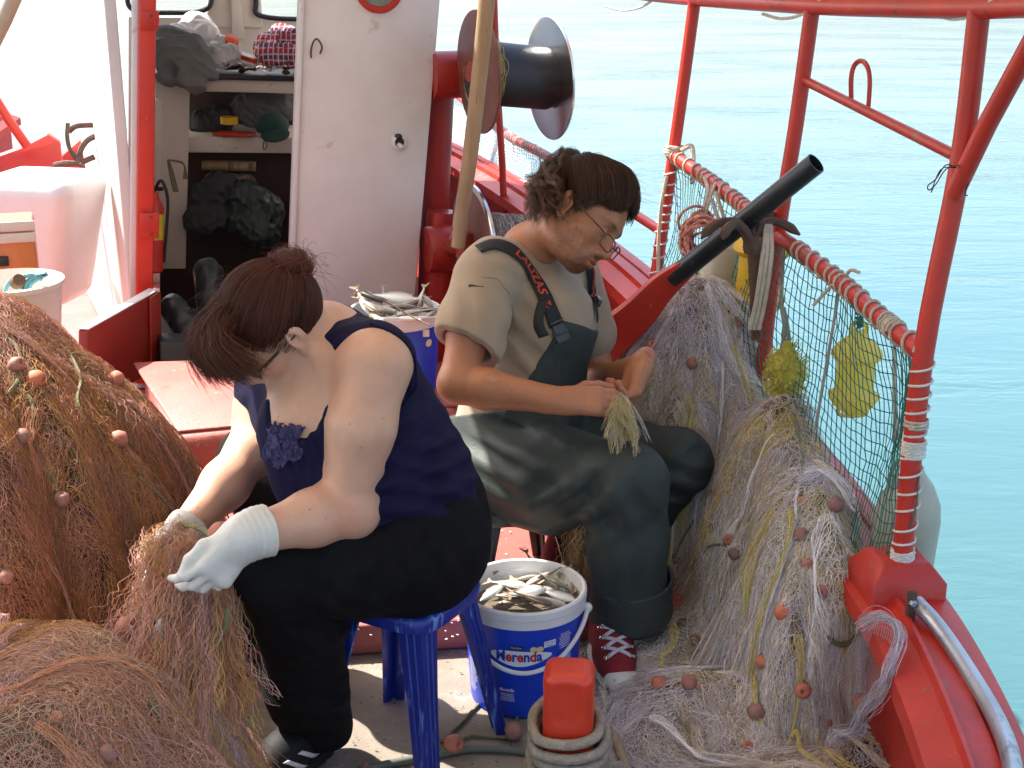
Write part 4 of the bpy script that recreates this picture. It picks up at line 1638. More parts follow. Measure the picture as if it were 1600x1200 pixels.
S.fold(at(600, 880, 2.4), img(-.75, .65, 0), .07, .006, .14, 12)
S.fold(at(690, 870, 2.42), img(.9, .5, 0), .06, .004, .1, 15)
S.disp(lambda p: .002 * wave(p, 45, 15))
trW = S.build('trousers', blackc, WO, .0045)
# monogram on the hip
bt = bvh_of(trW)
b = MB()
pts = []
for t in np.linspace(0, 5.2, 26):
    p, n_ = cast(bt, 586 + 7.5 * math.cos(t + .5), 803 + 5.5 * math.sin(t + .5), .0008)
    if p is not None: pts.append(p)
if len(pts) > 4:
    b.tube(pts, .0011, 5)
    pts = [q for q in (cast(bt, x, y, .0008)[0] for x, y in ((579, 799), (585, 806), (592, 800), (594, 807))) if q is not None]
    b.tube(smooth_path(pts, 4), .001, 5)
    b.build('monogram', pm('blue_thread', (.2, .32, .75), .7, bump=0), trW)

# shoes: dark trainers with pale stripes
def shoe(ankle, toe_dir, side, length, mats, parent, sole_h=.028, stripes=None, z0=0.0):
    f = nrm(toe_dir)
    upz = nrm(np.cross(np.cross(f, A(0, 0, 1)), f))
    if upz[2] < 0: upz = -upz
    s_ = nrm(np.cross(f, upz))
    h = ankle * A(1, 1, 0) + A(0, 0, z0)
    heel = h - f * .06
    toe = heel + f * length
    U = SDF()
    U.chain([heel + f * .045 + upz * .05, heel + f * .13 + upz * .05, toe - f * .045 + upz * .04], [.036, .042, .034], .02, flat=(upz, .95))
    U.chain([heel + f * .05 + upz * .05, ankle + upz * .03], [.036, .043], .025)
    U.cone(heel + f * .14 + upz * .06, ankle + f * .03 + upz * .02, .034, .036, .03)
    U.cut(heel + upz * .014, -upz, .003)
    up_o = U.build('shoe_upper', mats[0], parent, .0032)
    Q = SDF()
    Q.chain([heel + f * .045 + upz * .014, heel + f * .14 + upz * .014, toe - f * .042 + upz * .016], [.043, .046, .042], .02, flat=(upz, 1))
    Q.cut(heel + upz * sole_h, upz, .003)
    Q.cut(heel + upz * .001, -upz, .003)
    Q.build('sole', mats[1], up_o, .0032)
    return up_o, heel, f, s_, upz
blk = pm('black_shoe', (.012, .012, .013), .68, spec=.25, var=.2, bump=.15)
shw = pm('pale_stripe', (.6, .62, .66), .4, var=.06)
fd = nrm(A(-.55, -.83, -.06))
uo, heel, f, s_, upz = shoe(wj['aL'] + A(-.01, -.02, -.03), fd, 1, .255, (blk, blk), WO, z0=.012)
vb = bvh_of(uo)
for k, t in enumerate((.045, .085, .125, .158)):
    b = MB()
    G = []
    for a in np.linspace(-.15, 1, 8):
        row = []
        for w_ in (-1, 0, 1):
            q = heel + f * (t + .05 * a + .007 * w_) - s_ * .0 + upz * (.03 + .045 * a)
            loc, nn_, i_, d_ = vb.find_nearest(Vector(q + (s_ if (s_ @ (CAMP - heel)) > 0 else -s_) * .05))
            row.append(np.array(loc) + np.array(nn_) * .0015)
        G.append(row)
    b.grid(np.array(G))
    st = b.build('stripe', shw, uo)
    st.modifiers.new('thick', 'SOLIDIFY').thickness = .001
uoR = shoe(wj['aR'] + A(0, 0, -.28), nrm(A(-.9, -.3, 0)), 1, .25, (blk, blk), WO, z0=.08)

# gloves
glm = pm('white_latex', (.74, .71, .66), .42, var=.08, vs=20, bump=.25, bs=120, transl=.12, wear=(.6, .5, .42), ws_=14, wt=.67)
wL, eL = wj['wL'], wj['eL']
S = SDF()
dh = nrm(img(-.62, -.78, .15))
nh = nrm(img(-.5, .25, -.85))
sh_ = nrm(np.cross(nh, dh))
if sh_ @ img(-1, .3, 0) < 0: sh_ = -sh_
dL = wL + (wL - eL) * .06
tipsL = hand_ops(S, dL, dh, nh, sh_, ((22, 26, 18), (26, 32, 20), (32, 36, 22), (36, 38, 22)), 1.0, 1.06, thumb=[img(-.9, -.35, .1), img(-.75, -.75, .1), img(-.45, -.95, .1)], spread=.2, fk=.001)
S.chain([dL, wL + (eL - wL) * .22], [.042, .049], .02)
S.cut(wL + (eL - wL) * .16, nrm(eL - wL), .002)
S.disp(lambda p: .0007 * wave(p, 150, 4))
for k in range(3): S.fold(wL + (eL - wL) * (.02 + .06 * k), eL - wL, .012, .0026, .035, k)
gL = S.build('glove', glm, WO, .0026)
S = SDF()
wR, eR = wj['wR'], wj['eR']
dR = nrm(img(-.35, -.93, .15))
nR = nrm(img(.75, -.2, .6))
sR_ = nrm(np.cross(nR, dR))
if sR_ @ img(0.1, .1, 1) < 0: sR_ = -sR_
w2 = wR + (wR - eR) * .1
tipsR = hand_ops(S, w2, dR, nR, sR_, ((45, 55, 30), (52, 60, 30), (55, 60, 35), (60, 60, 35)), .95, 1.12, thumb=[img(.3, -.8, .5), img(.35, -.9, .3), img(.3, -.95, .1)], spread=.05)
S.chain([w2, wR + (eR - wR) * .12], [.04, .045], .02)
S.cut(wR + (eR - wR) * .1, nrm(eR - wR), .002)
S.disp(lambda p: .0012 * wave(p, 140, 6))
gR = S.build('glove', glm, WO, .0026)

# hair: cap, bun, parting, loose fringe
hairm = pm('dark_hair', (.016, .007, .005), .85, spec=.1, var=.4, vs=30, bump=.5, bs=160, aniso=(1, 1, 1))
S = SDF()
RW, CW = A(.083, .103, .097), A(0, -.012, .036)
S.ell(HW.p(*CW), RW * HW.k, HW.R, .02)
c_ = HW.p(0, .06, .052)
S.cut(c_ - (HW.R.T @ A(0, .8, -.6)) * .012, HW.R.T @ A(0, .8, -.6), .01)
for q in (-1, 1):
    S.ell(HW.p(q * .085, .002, -.014), A(.03, .022, .03) * HW.k, HW.R, .008, 'sub')
S.disp(lambda p: .002 * wave(p, 120, 2))
hb = S.build('hair', hairm, WO, .0035)
PP, CC = [], []
bunW = nrm(A(0, -.1, .05))
def hcol(base, n=1):
    return base * RNG.uniform(.55, 1.6) * (1 + RNG.normal(size=3) * .05)
for k, a in enumerate(hair_roots(HW, RW, CW, A(0, .062, .052), 6500, (.0, -.014))):
    a = nrm(a)
    v = slerp_path(a, bunW, 16)
    lift = 1.01 + .018 * np.sin(np.linspace(0, math.pi, 16)) + RNG.uniform(-.01, .03) + .03 * wave(a[None] , 5, 3)[0] * np.sin(np.linspace(0, math.pi, 16))
    P = sph(HW, RW * 1.0, CW, v)
    P = HW.O + (P - HW.O) * lift[:, None]
    P += np.stack([wave(P, 45, j) for j in range(3)], 1) * .0022
    PP.append(P)
    CC.append(hcol(A(.075, .022, .013)))
# bun: loops of reddish hair
bc = HW.p(0, -.112, .07)
for k in range(900):
    ax_ = nrm(RNG.normal(size=3))
    e1 = nrm(np.cross(ax_, A(.3, .5, .7)))
    e2 = np.cross(ax_, e1)
    r_ = RNG.uniform(.018, .036)
    t = np.linspace(0, RNG.uniform(2.5, 5), 14)
    sq_ = A(1.25, .9, .95)
    P = bc + (np.cos(t)[:, None] * e1 + np.sin(t)[:, None] * e2) * sq_ * r_ + RNG.normal(size=3) * .004
    PP.append(P)
    CC.append(hcol(A(.13, .035, .022)))
# stray wisps from the bun and the nape
for k in range(45):
    p0 = bc + RNG.normal(size=3) * .02
    d0 = nrm(RNG.normal(size=3) + A(.3, 0, .4))
    t = np.linspace(0, 1, 10)[:, None]
    PP.append(p0 + d0 * .07 * t + A(0, 0, -.04) * t ** 2 + np.stack([np.sin(t[:, 0] * 5 + k + j) for j in range(3)], 1) * .004)
    CC.append(hcol(A(.1, .035, .022)))
# fringe falling forward
for k in range(3600):
    x = RNG.uniform(-.85, .75)
    a = nrm(A(x * .8, .5 + RNG.normal() * .13, .82 - abs(x) * .2 + RNG.normal() * .08))
    p0 = sph(HW, RW * 1.01, CW, a)
    tip = at(322 + 62 * RNG.random() + 22 * (x + .5) + 8 * RNG.normal(), 582 + 12 * RNG.normal() - 14 * max(0, x), 2.46 - .08 * x + .02 * RNG.normal())
    mid = (p0 + tip) / 2 + HW.d * .045 + HW.u * .042 + A(-.014, -.01, .02) + RNG.normal(size=3) * .006
    t = np.linspace(0, 1, 13)[:, None]
    P = p0 * (1 - t) ** 2 + mid * 2 * t * (1 - t) + tip * t * t
    P += np.stack([np.sin(t[:, 0] * 6 + x * 9 + j * 2) for j in range(3)], 1) * .003
    PP.append(P)
    CC.append(hcol(A(.078, .025, .014)))
# flyaways on the left outline
for k in range(60):
    a = nrm(A(RNG.uniform(-.9, .9), RNG.uniform(-.2, .7), RNG.uniform(.4, 1)))
    p0 = sph(HW, RW, CW, a)
    d0 = nrm(p0 - HW.O + RNG.normal(size=3) * .06 + A(-.08, 0, -.03))
    t = np.linspace(0, 1, 10)[:, None]
    PP.append(p0 + d0 * RNG.uniform(.03, .08) * t + A(-.01, 0, -.05) * t * t)
    CC.append(hcol(A(.06, .03, .022)))
strands('hair_strands', PP, .00045, np.array(CC), hair_tw, hb, 'stuff', taper=True)
# soft mass under the fringe
S = SDF()
S.chain([HW.p(.0, .055, .08), HW.p(.0, .09, .075), at(340, 555, 2.47)], [.05, .046, .02], .05)
S.cone(HW.p(.03, .085, .075), at(372, 560, 2.44), .03, .014, .02)
S.disp(lambda p: .004 * wave(p, 90, 8))
S.build('fringe', hairm, hb, .0035)
S = SDF()
S.ell(bc, (.034, .03, .03), None, .01)
S.disp(lambda p: .003 * wave(p, 150, 2))
S.build('bun', pm('red_brown_hair', (.05, .014, .01), .5, var=.4, bump=.5, bs=150), hb, .0035)
# eyebrows, sunglasses
b = MB()
darkgl = pm('dark_lens', (.01, .01, .014), .08, bump=0)
frm = pm('patterned_frame', (.05, .03, .02), .3, var=.9, vs=160, bump=0, wear=(.5, .42, .33), ws_=260, wt=.56)
lens = []
for q in (-1, 1):
    ring = [HW.p(q * (.034 + .027 * math.cos(t)), .104 - .012 * abs(math.cos(t) * .5 + .5), -.004 + .019 * math.sin(t)) for t in np.linspace(0, 2 * math.pi, 21)[:-1]]
    b.tube(ring, .0022, 6, closed=True)
    lens.append(ring)
    b.tube([HW.p(q * .061, .098, .004), HW.p(q * .074, .075, .006), HW.p(q * .08, .02, .006), HW.p(q * .082, -.015, .004)], [.0032, .0038, .003, .002], 6)
b.tube([HW.p(-.009, .107, 0), HW.p(.009, .107, 0)], .0022, 6)
gw = b.build('glasses', frm, WO)
for ring in lens:
    b = MB()
    b.slab(ring, HW.d * -.0015)
    b.build('lens', darkgl, gw)
# ------------------------------------------------------------------ the man
MN = root('person', A(.1, 3.2, .08), 'seated man with ponytail and glasses in dark green bib waders, mending a net', 'person')
def imgv(x, u, c): return img(x, u, c)
HM = Head(at(906, 340, 3.30), imgv(.696, -.597, .4), imgv(.651, .759, 0), 1.04)
skinM = skin_mat('tanned_skin', (.4, .165, .085), (.33, .125, .07))
mj = dict(pel=at(785, 712, 3.28), waist=at(815, 620, 3.3), chest=at(838, 505, 3.33), neck=at(820, 398, 3.39),
          sR=at(754, 438, 3.2), sL=at(896, 432, 3.53), eR=at(714, 600, 3.05), wR=at(872, 626, 2.99), eL=at(935, 600, 3.46), wL=at(1000, 574, 3.17),
          hR=at(778, 738, 3.18), hL=at(820, 700, 3.42), kR=at(982, 752, 2.95), kL=at(1058, 722, 3.27), aR=at(982, 950, 2.97), aL=at(930, 880, 3.32))


def torsoM(S, g=0):
    S.cone(mj['pel'], mj['waist'], .138 + g, .127 + g, .04)
    S.cone(mj['waist'], mj['chest'], .127 + g, .128 + g, .05)
    S.cone(mj['chest'] + A(0, 0, .02), mj['neck'] + A(.01, .0, -.05), .125 + g, .075 + g, .05)
    S.cone(mj['sR'] + A(.03, .04, .005), mj['sL'] + A(-.03, -.04, .005), .062 + g, .062 + g, .06)
    S.cone(at(770, 412, 3.24), mj['neck'] + A(0, 0, -.03), .05 + g, .05 + g, .05)
    S.cone(at(880, 415, 3.5), mj['neck'] + A(0, 0, -.03), .05 + g, .05 + g, .05)


S = SDF()
head_ops(S, HM)
for q in (-1, 1):
    S.ell(HM.p(q * .03, .045, -.088), A(.018, .03, .016), HM.R, .02)
    S.ell(HM.p(q * .066, .055, -.058), A(.018, .03, .026), HM.R, .016, 'sub')
S.fold(HM.p(-.06, .05, -.05), HM.d * .9 + HM.u * .1, .014, .0022, .03, 4)
torsoM(S, -.002)
S.chain([HM.p(0, -.03, -.045), (HM.p(0, -.06, -.1) + mj['neck']) / 2 + A(-.005, 0, .0), mj['neck'] + A(0, 0, -.02)], [.05, .048, .06], .03)
S.chain([mj['sR'], mj['sR'] + (mj['eR'] - mj['sR']) * .5, mj['eR']], [.052, .048, .042], .03)
S.chain([mj['eR'], mj['eR'] + (mj['wR'] - mj['eR']) * .3, mj['wR']], [.043, .045, .029], .02, flat=None)
S.chain([mj['sL'], mj['eL'], mj['wL']], [.055, .046, .03], .02)
dR_ = nrm(imgv(.95, -.02, .1))
nR_ = nrm(imgv(.1, -.55, -.85))
sR2 = nrm(np.cross(nR_, dR_))
if sR2 @ _U < 0: sR2 = -sR2
tR = hand_ops(S, mj['wR'] + dR_ * .008, dR_, nR_, sR2, ((12, 32, 20), (17, 38, 25), (22, 44, 28), (26, 48, 28)), .96, 1.08, thumb=[imgv(.75, .35, -.4), imgv(.95, .05, -.3), imgv(.95, -.15, -.1)], spread=.06, fk=.0015)
dL_ = nrm(imgv(-.38, -.75, .5))
nL_ = nrm(imgv(-.75, .2, .6))
nL_ = nrm(nL_ - dL_ * (nL_ @ dL_))
sL2 = nrm(np.cross(nL_, dL_))
tL = hand_ops(S, mj['wL'] + dL_ * .0, dL_, nL_, sL2, ((40, 55, 25), (48, 55, 30), (52, 55, 30), (55, 55, 30)), .98, 1.12, thumb=[imgv(-.4, -.7, .5), imgv(-.5, -.85, .3), imgv(-.4, -.9, .1)], spread=.06, fk=.0015)
def tintM(V):
    t = np.ones((len(V), 3))
    L = HM.loc(V)
    inh = (np.abs(L[:, 0]) < .1) & (L[:, 1] > -.03) & (np.abs(L[:, 2]) < .14)
    n_ = wave(V, 400, 3) * .12
    st = np.clip((-.04 - L[:, 2]) / .03, 0, 1) * np.clip((L[:, 1] - .0) / .03, 0, 1) * inh
    chin = np.exp(-((L[:, 0] / .03) ** 2 + ((L[:, 1] - .085) / .03) ** 2 + ((L[:, 2] + .092) / .02) ** 2))
    mous = np.exp(-((L[:, 0] / .028) ** 2 + ((L[:, 1] - .1) / .02) ** 2 + ((L[:, 2] + .052) / .006) ** 2))
    g = np.clip(st * .5 + chin * .62 + mous * .75 + n_ * (st + chin + mous > .1), 0, .88)
    t *= 1 + .06 * wave(V, 30, 3)[:, None] * A(.6, 1, 1)
    t *= (1 - g[:, None] * A(.75, .8, .8))
    lip = inh & (np.abs(L[:, 0]) < .021) & (L[:, 2] < -.056) & (L[:, 2] > -.078) & (L[:, 1] > .089)
    t[lip] = (.92, .62, .6)
    br = np.exp(-(((np.abs(L[:, 0]) - .03) / .02) ** 2 + ((L[:, 2] - .027 + (np.abs(L[:, 0]) - .03) ** 2 * 6) / .005) ** 2)) * (L[:, 1] > .06)
    t *= 1 - .8 * np.clip(br, 0, 1)[:, None]
    # pale dried salt on the forearm
    fa = np.exp(-((V - (mj['eR'] * .6 + mj['wR'] * .4)) ** 2).sum(1) / .05 ** 2)
    spk = (wave(V * A(1, 1, 1), 260, 7) > .55) * fa
    t *= 1 + spk[:, None] * A(.25, .5, .7)
    for tp in (tR, tL):
        for p_, v_ in tp:
            w = np.exp(-((V - p_) ** 2).sum(1) / .014 ** 2)
            t *= 1 - w[:, None] * A(.0, .18, .2)
    return t
bodyM = S.build('body', skinM, MN, .0033, tintM)

# nails on the near thumb and fingers
nailm = pm('nail', (.5, .27, .19), .3, var=.1, bump=0)
for tp, hn in ((tR, nR_), (tL, nL_)):
    for (p_, v_) in tp[:2] + tp[4:]:
        u_ = nrm(-hn + v_ * np.dot(hn, v_))
        b = MB()
        b.ball(p_ - v_ * .001 + u_ * .0072, (.0048, .0062, .0018), np.array([np.cross(v_, u_), v_, u_]), 10)
        b.build('nail', nailm, bodyM)

# T-shirt
shirt = pm('khaki_cotton', (.34, .25, .172), .9, var=.1, vs=12, bump=.2, bs=420, sheen=.2, wear=(.24, .2, .15), ws_=11, wt=.72)
S = SDF()
torsoM(S, .007)
upR = nrm(mj['eR'] - mj['sR'])
S.chain([mj['sR'] + A(0, 0, .0), mj['sR'] + upR * .11, mj['sR'] + upR * .24], [.07, .073, .083], .035)
upL = nrm(mj['eL'] - mj['sL'])
S.chain([mj['sL'], mj['sL'] + upL * .15], [.07, .078], .03)
S.cut(mj['sR'] + upR * .172, nrm(upR + A(-.2, .0, .1)), .003) if False else None
cs = mj['sR'] + upR * .165
ncs = nrm(upR + imgv(-.25, 0, .1))
S.custom(lambda p: np.maximum(-((p - cs) @ ncs), np.sqrt((((p - cs) - np.outer((p - cs) @ ncs, ncs)) ** 2).sum(1)) - .125), cs + ncs * .1, .17, 'sub', .003)
S.cone(cs - ncs * .02, cs + ncs * .1, .0615, .075, .003, 'sub')
S.ell(HM.p(0, -.03, -.1) * .45 + mj['neck'] * .55 + A(.012, -.012, .035), .074, None, .006, 'sub')
S.fold(at(760, 500, 3.12), imgv(.9, .35, .2), .055, .006, .09, 3)
S.fold(at(740, 540, 3.1), imgv(.95, -.2, .2), .06, .008, .06, 6)
S.fold(at(800, 560, 3.17), imgv(.6, .75, .2), .06, .007, .1, 8)
S.fold(at(880, 480, 3.2), imgv(.95, .3, 0), .07, .004, .1, 9)
S.fold(at(790, 420, 3.2), imgv(.3, .9, 0), .05, .003, .07, 10)
S.fold(at(915, 450, 3.2), imgv(.95, -.2, 0), .045, .004, .05, 12)
S.disp(lambda p: .0012 * wave(p, 70, 5))
shM = S.build('t_shirt', shirt, MN, .0038)
# collar band
b = MB()
vS = bvh_of(shM)
cc = HM.p(0, -.03, -.1) * .45 + mj['neck'] * .55 + A(.012, -.012, .035)
ring = []
axn = nrm(imgv(.35, .75, .5))
u_ = nrm(np.cross(axn, A(0, 0, 1))); w_ = np.cross(axn, u_)
for q in np.linspace(0, 2 * math.pi, 60):
    o_ = cc + axn * .02 + (u_ * math.cos(q) + w_ * math.sin(q)) * .05
    loc, n_, i_, d_ = vS.find_nearest(Vector(o_ - axn * .05 + (u_ * math.cos(q) + w_ * math.sin(q)) * .028))
    ring.append(np.array(loc))
# seam of the sleeve
seam = []
for t in np.linspace(0, 1, 22):
    px, py = np.interp(t, [0, .3, .6, 1], [752, 778, 797, 806]), np.interp(t, [0, .3, .6, 1], [432, 436, 462, 520])
    p_, n_ = cast(vS, px, py, .0002)
    if p_ is not None: seam.append(p_)
if len(seam) > 4:
    b.tube(smooth_path(seam[::3], 5), .0012, 4)
    b.build('sleeve_seam', pm('khaki_seam', (.27, .2, .135), .9, bump=0), shM)
b = MB()
q = [cast(vS, x, y, .0006) for x, y in ((733, 447), (737, 446), (745, 447), (756, 448))]
q = [p for p, n in q if p is not None]
if len(q) > 2:
    b.tube(q, [.004, .003, .0014, .001][:len(q)], 5)
    b.build('dark_stain', pm('stain', (.05, .045, .04), .9, bump=0), shM)

# bib waders
wader = pm('green_rubber', (.036, .046, .042), .58, var=.16, vs=8, bump=.2, bs=150, spec=.26, wear=(.06, .068, .062), ws_=7, wt=.64, wear2=((.2, .2, .18), 120, .74))
S = SDF()
def bibfn(p):
    T_ = SDF()
    torsoM(T_, .016)
    d = T_.eval(p)
    for c, n in ((at(905, 512, 3.15), imgv(.32, .94, .1)), (at(846, 560, 3.15), imgv(-.86, .5, .05)), (mj['chest'] + A(-.03, .0, 0), nrm(mj['chest'] - at(905, 560, 3.1)))):
        d = np.maximum(d, (p - c) @ nrm(n))
    return d
S.custom(bibfn, mj['chest'] + A(.02, -.04, -.05), .45, 'add', .004)
def lowfn(p):
    T_ = SDF()
    T_.cone(mj['pel'], mj['waist'], .16, .155, .04)
    d = T_.eval(p)
    return np.maximum(d, (p - at(815, 640, 3.2)) @ nrm(imgv(-.1, .95, .0)))
S.custom(lowfn, mj['pel'] + A(0, 0, .05), .4, 'add', .01)
S.ell(at(785, 742, 3.24), (.15, .15, .115), None, .05)
S.chain([mj['hR'], mj['hR'] + (mj['kR'] - mj['hR']) * .5 + A(0, 0, -.008), mj['kR'] + A(0, 0, -.002)], [.112, .112, .086], .05)
S.chain([mj['hL'], mj['hL'] + (mj['kL'] - mj['hL']) * .5, mj['kL']], [.11, .105, .082], .05)
S.chain([mj['kR'], mj['kR'] + (mj['aR'] - mj['kR']) * .45, mj['aR'] + A(.0, 0, .0)], [.083, .09, .093], .03)
S.chain([mj['kL'], mj['kL'] + (mj['aL'] - mj['kL']) * .5, mj['aL']], [.08, .088, .09], .03)
S.cut(at(985, 962, 2.97), A(0, .25, -1), .003)
for c, n, wl, am, R_, sd2 in ((at(800, 700, 3.1), imgv(.25, .95, .2), .06, .011, .09, 3), (at(900, 770, 2.9), imgv(-.6, .8, 0), .075, .013, .11, 5), (at(960, 790, 2.88), imgv(.85, .45, 0), .07, .011, .09, 7), (at(960, 880, 2.9), imgv(.95, .15, 0), .075, .008, .1, 9),
                              (at(860, 690, 2.98), imgv(.35, .9, .2), .08, .007, .12, 11), (at(1060, 760, 3.2), imgv(.3, .95, 0), .06, .01, .08, 13), (at(1070, 700, 3.2), imgv(-.5, .85, 0), .07, .006, .07, 15), (at(840, 800, 3.05), imgv(.2, .95, 0), .06, .01, .09, 17), (at(900, 560, 3.12), imgv(.4, .9, 0), .05, .003, .07, 19)):
    S.fold(c, n, wl, am, R_, sd2)
S.disp(lambda p: .0022 * wave(p, 38, 15))
wdM = S.build('waders', wader, MN, .0042)
# turned up cuff
S = SDF()
S.cone(at(985, 905, 2.97), at(987, 958, 2.97), .1, .098, .01)
S.cut(at(987, 951, 2.97), A(.05, .3, -1), .003)
S.cut(at(985, 900, 2.97), A(-.06, -.15, 1), .003)
S.cone(at(985, 905, 2.97), at(984, 840, 2.97), .091, .091, .002, 'sub')
S.disp(lambda p: .0025 * wave(p, 35, 5))
S.build('cuff', wader, wdM, .0035)

# shoulder straps with the red lettering, buckles
strapm = pm('black_webbing', (.013, .013, .014), .75, var=.2, vs=60, bump=.4, bs=400)
letm = pm('red_lettering', (.62, .06, .025), .7, bump=0)
vSW = bvh_of(shM, wdM)
def strap_map(ctrl, half):
    """returns f(s in 0..1, t in -1..1, lift) on the shirt's surface, and its length"""
    C = smooth_path([A(x, y, 0) for x, y in ctrl], 8)
    d = np.r_[0, np.cumsum(np.linalg.norm(np.diff(C, axis=0), axis=1))]
    Ptb = []
    for c in C:
        p, n = cast(vSW, c[0], c[1], 0)
        Ptb.append((p, n))
    last = next(q for q in Ptb if q[0] is not None)
    for i, q in enumerate(Ptb):
        if q[0] is None: Ptb[i] = last
        last = Ptb[i]
    Pp = np.array([q[0] for q in Ptb]); Nn = np.array([q[1] for q in Ptb])
    for _ in range(3):
        Nn[1:-1] = (Nn[:-2] + Nn[1:-1] + Nn[2:]) / 3
        Pp[1:-1] = (Pp[:-2] + 2 * Pp[1:-1] + Pp[2:]) / 4
    Tn = np.gradient(Pp, axis=0)
    L = np.r_[0, np.cumsum(np.linalg.norm(np.diff(Pp, axis=0), axis=1))]
    def f(s, t, lift=.003):
        x = s * L[-1]
        g = lambda Q: np.array([np.interp(x, L, Q[:, k]) for k in range(3)])
        p, n, tt = g(Pp), nrm(g(Nn)), nrm(g(Tn))
        sd2 = nrm(np.cross(tt, n))
        q = p + sd2 * half * t
        loc, n2, i_, d_ = vSW.ray_cast(Vector(q + n * .06), Vector(-n), .12)
        if loc is not None: q = np.array(loc)
        return q + n * (lift + .002)
    return f, L[-1]
f1_, Ls = strap_map([(748, 392), (770, 384), (794, 390), (816, 409), (837, 441), (854, 476), (868, 508)], .0185)
b = MB()
b.grid(np.array([[f1_(s, t, .006) for t in (-1, -.5, 0, .5, 1)] for s in np.linspace(0, 1, 34)]))
st1 = b.build('strap', strapm, wdM)
st1.modifiers.new('thick', 'SOLIDIFY').thickness = .002
def text_mesh(txt, bold=.015, shear=0, res=3):
    c = bpy.data.curves.new('lettering', 'FONT')
    c.body = txt
    c.size = 1
    c.offset = bold
    c.shear = shear
    c.resolution_u = res
    o = bpy.data.objects.new('lettering', c)
    COL.objects.link(o)
    dg = bpy.context.evaluated_depsgraph_get()
    dg.update()
    me = bpy.data.meshes.new_from_object(o.evaluated_get(dg))
    V = np.array([v.co[:] for v in me.vertices]) if len(me.vertices) else np.zeros((0, 3))
    F = [list(p.vertices) for p in me.polygons]
    bpy.data.objects.remove(o)
    return V, F
def put_text(txt, fmap, name, mat, parent, **k):
    """fmap(u,v) with u,v normalised 0..1 over the text box"""
    V, F = text_mesh(txt, **k)
    lo, hi = V.min(0), V.max(0)
    W = [fmap((v[0] - lo[0]) / (hi[0] - lo[0]), (v[1] - lo[1]) / (hi[1] - lo[1])) for v in V]
    b = MB()
    b.add(W, F)
    return b.build(name, mat, parent, smooth=False)
sgn = 1 if (f1_(.5, 1) - f1_(.5, -1)) @ A(1, 0, 0) > 0 else -1
put_text('LALIZAS', lambda u, v: f1_(.3 + .45 * u, sgn * (-.62 + 1.24 * v), .0078), 'lettering', letm, st1, shear=.25, bold=.02)
b = MB()  # anchor mark
for pts in ([(0, -.8), (0, .7)], [(-.5, .45), (.5, .45)], [(-.7, -.3), (-.5, -.75), (0, -.9), (.5, -.75), (.7, -.3)], [(-.35, .2), (.35, .2)]):
    b.tube([f1_(.8 + .045 * (x + .5), sgn * y * .6, .008) for x, y in pts], .0012, 5)
b.build('anchor_mark', letm, st1)
# loose strap tail
tail = smooth_path([at(848, 470, 3.16), at(842, 492, 3.14), at(842, 510, 3.13), at(850, 526, 3.13)], 5)
b = MB()
b.grid(np.array([[p + imgv(.012 * t, .004 * t, .003) for t in (-1, 0, 1)] for p in tail]))
tl_ = b.build('strap_tail', strapm, wdM)
tl_.modifiers.new('thick', 'SOLIDIFY').thickness = .002
put_text('LAL', lambda u, v: np.array(smooth_path(tail, 1)[int(min(len(tail) - 1, 3 + u * (len(tail) - 4)))]) + imgv(.0095 * (v * 2 - 1), .003 * (v * 2 - 1), .0035), 'lettering', letm, tl_, bold=.02)
bk = pm('buckle_plastic', (.03, .032, .036), .35, bump=.05)
pb_, nb_ = cast(vSW, 871, 512, .008)
tb_ = nrm(f1_(1, 0) - f1_(.93, 0))
Rb_ = np.array([nrm(np.cross(tb_, nb_)), tb_, nb_])
b = MB()
b.box(pb_ + tb_ * .002, (.03, .026, .009), Rb_)
b.box(pb_ + tb_ * .024, (.034, .02, .008), Rb_)
b.box(pb_ - tb_ * .017, (.034, .006, .008), Rb_)
b.box(pb_ + tb_ * .013 + Rb_[0] * .016, (.005, .02, .007), Rb_)
b.box(pb_ + tb_ * .013 - Rb_[0] * .016, (.005, .02, .007), Rb_)
b.build('buckle', bk, wdM, bevel=.0015)
f2_, L2 = strap_map([(917, 415), (921, 440), (926, 470), (930, 500)], .011)
b = MB()
b.grid(np.array([[f2_(s, t, .006) for t in (-1, 0, 1)] for s in np.linspace(0, 1, 20)]))
s2 = b.build('strap', strapm, wdM)
s2.modifiers.new('thick', 'SOLIDIFY').thickness = .002
b = MB()
pb2 = f2_(.75, 0, .01)
t2 = nrm(f2_(.9, 0) - f2_(.6, 0))
b.box(pb2, (.018, .04, .009), frame(t2, A(0, -1, 0)))
b.build('buckle', bk, wdM, bevel=.0015)
b = MB()
b.tube(smooth_path([f2_(.3, .3, .012), f2_(.45, -.4, .02), f2_(.55, .5, .014), f2_(.7, .9, .012)], 6), .0028, 6)
b.tube(smooth_path([mj['neck'] + A(.07, -.03, .02), f2_(.0, 0, .012), f2_(.3, .3, .012)], 6), .0028, 6)
b.build('cord', pm('red_black_cord', (.4, .05, .035), .8, var=.9, vs=150, bump=.2), wdM)

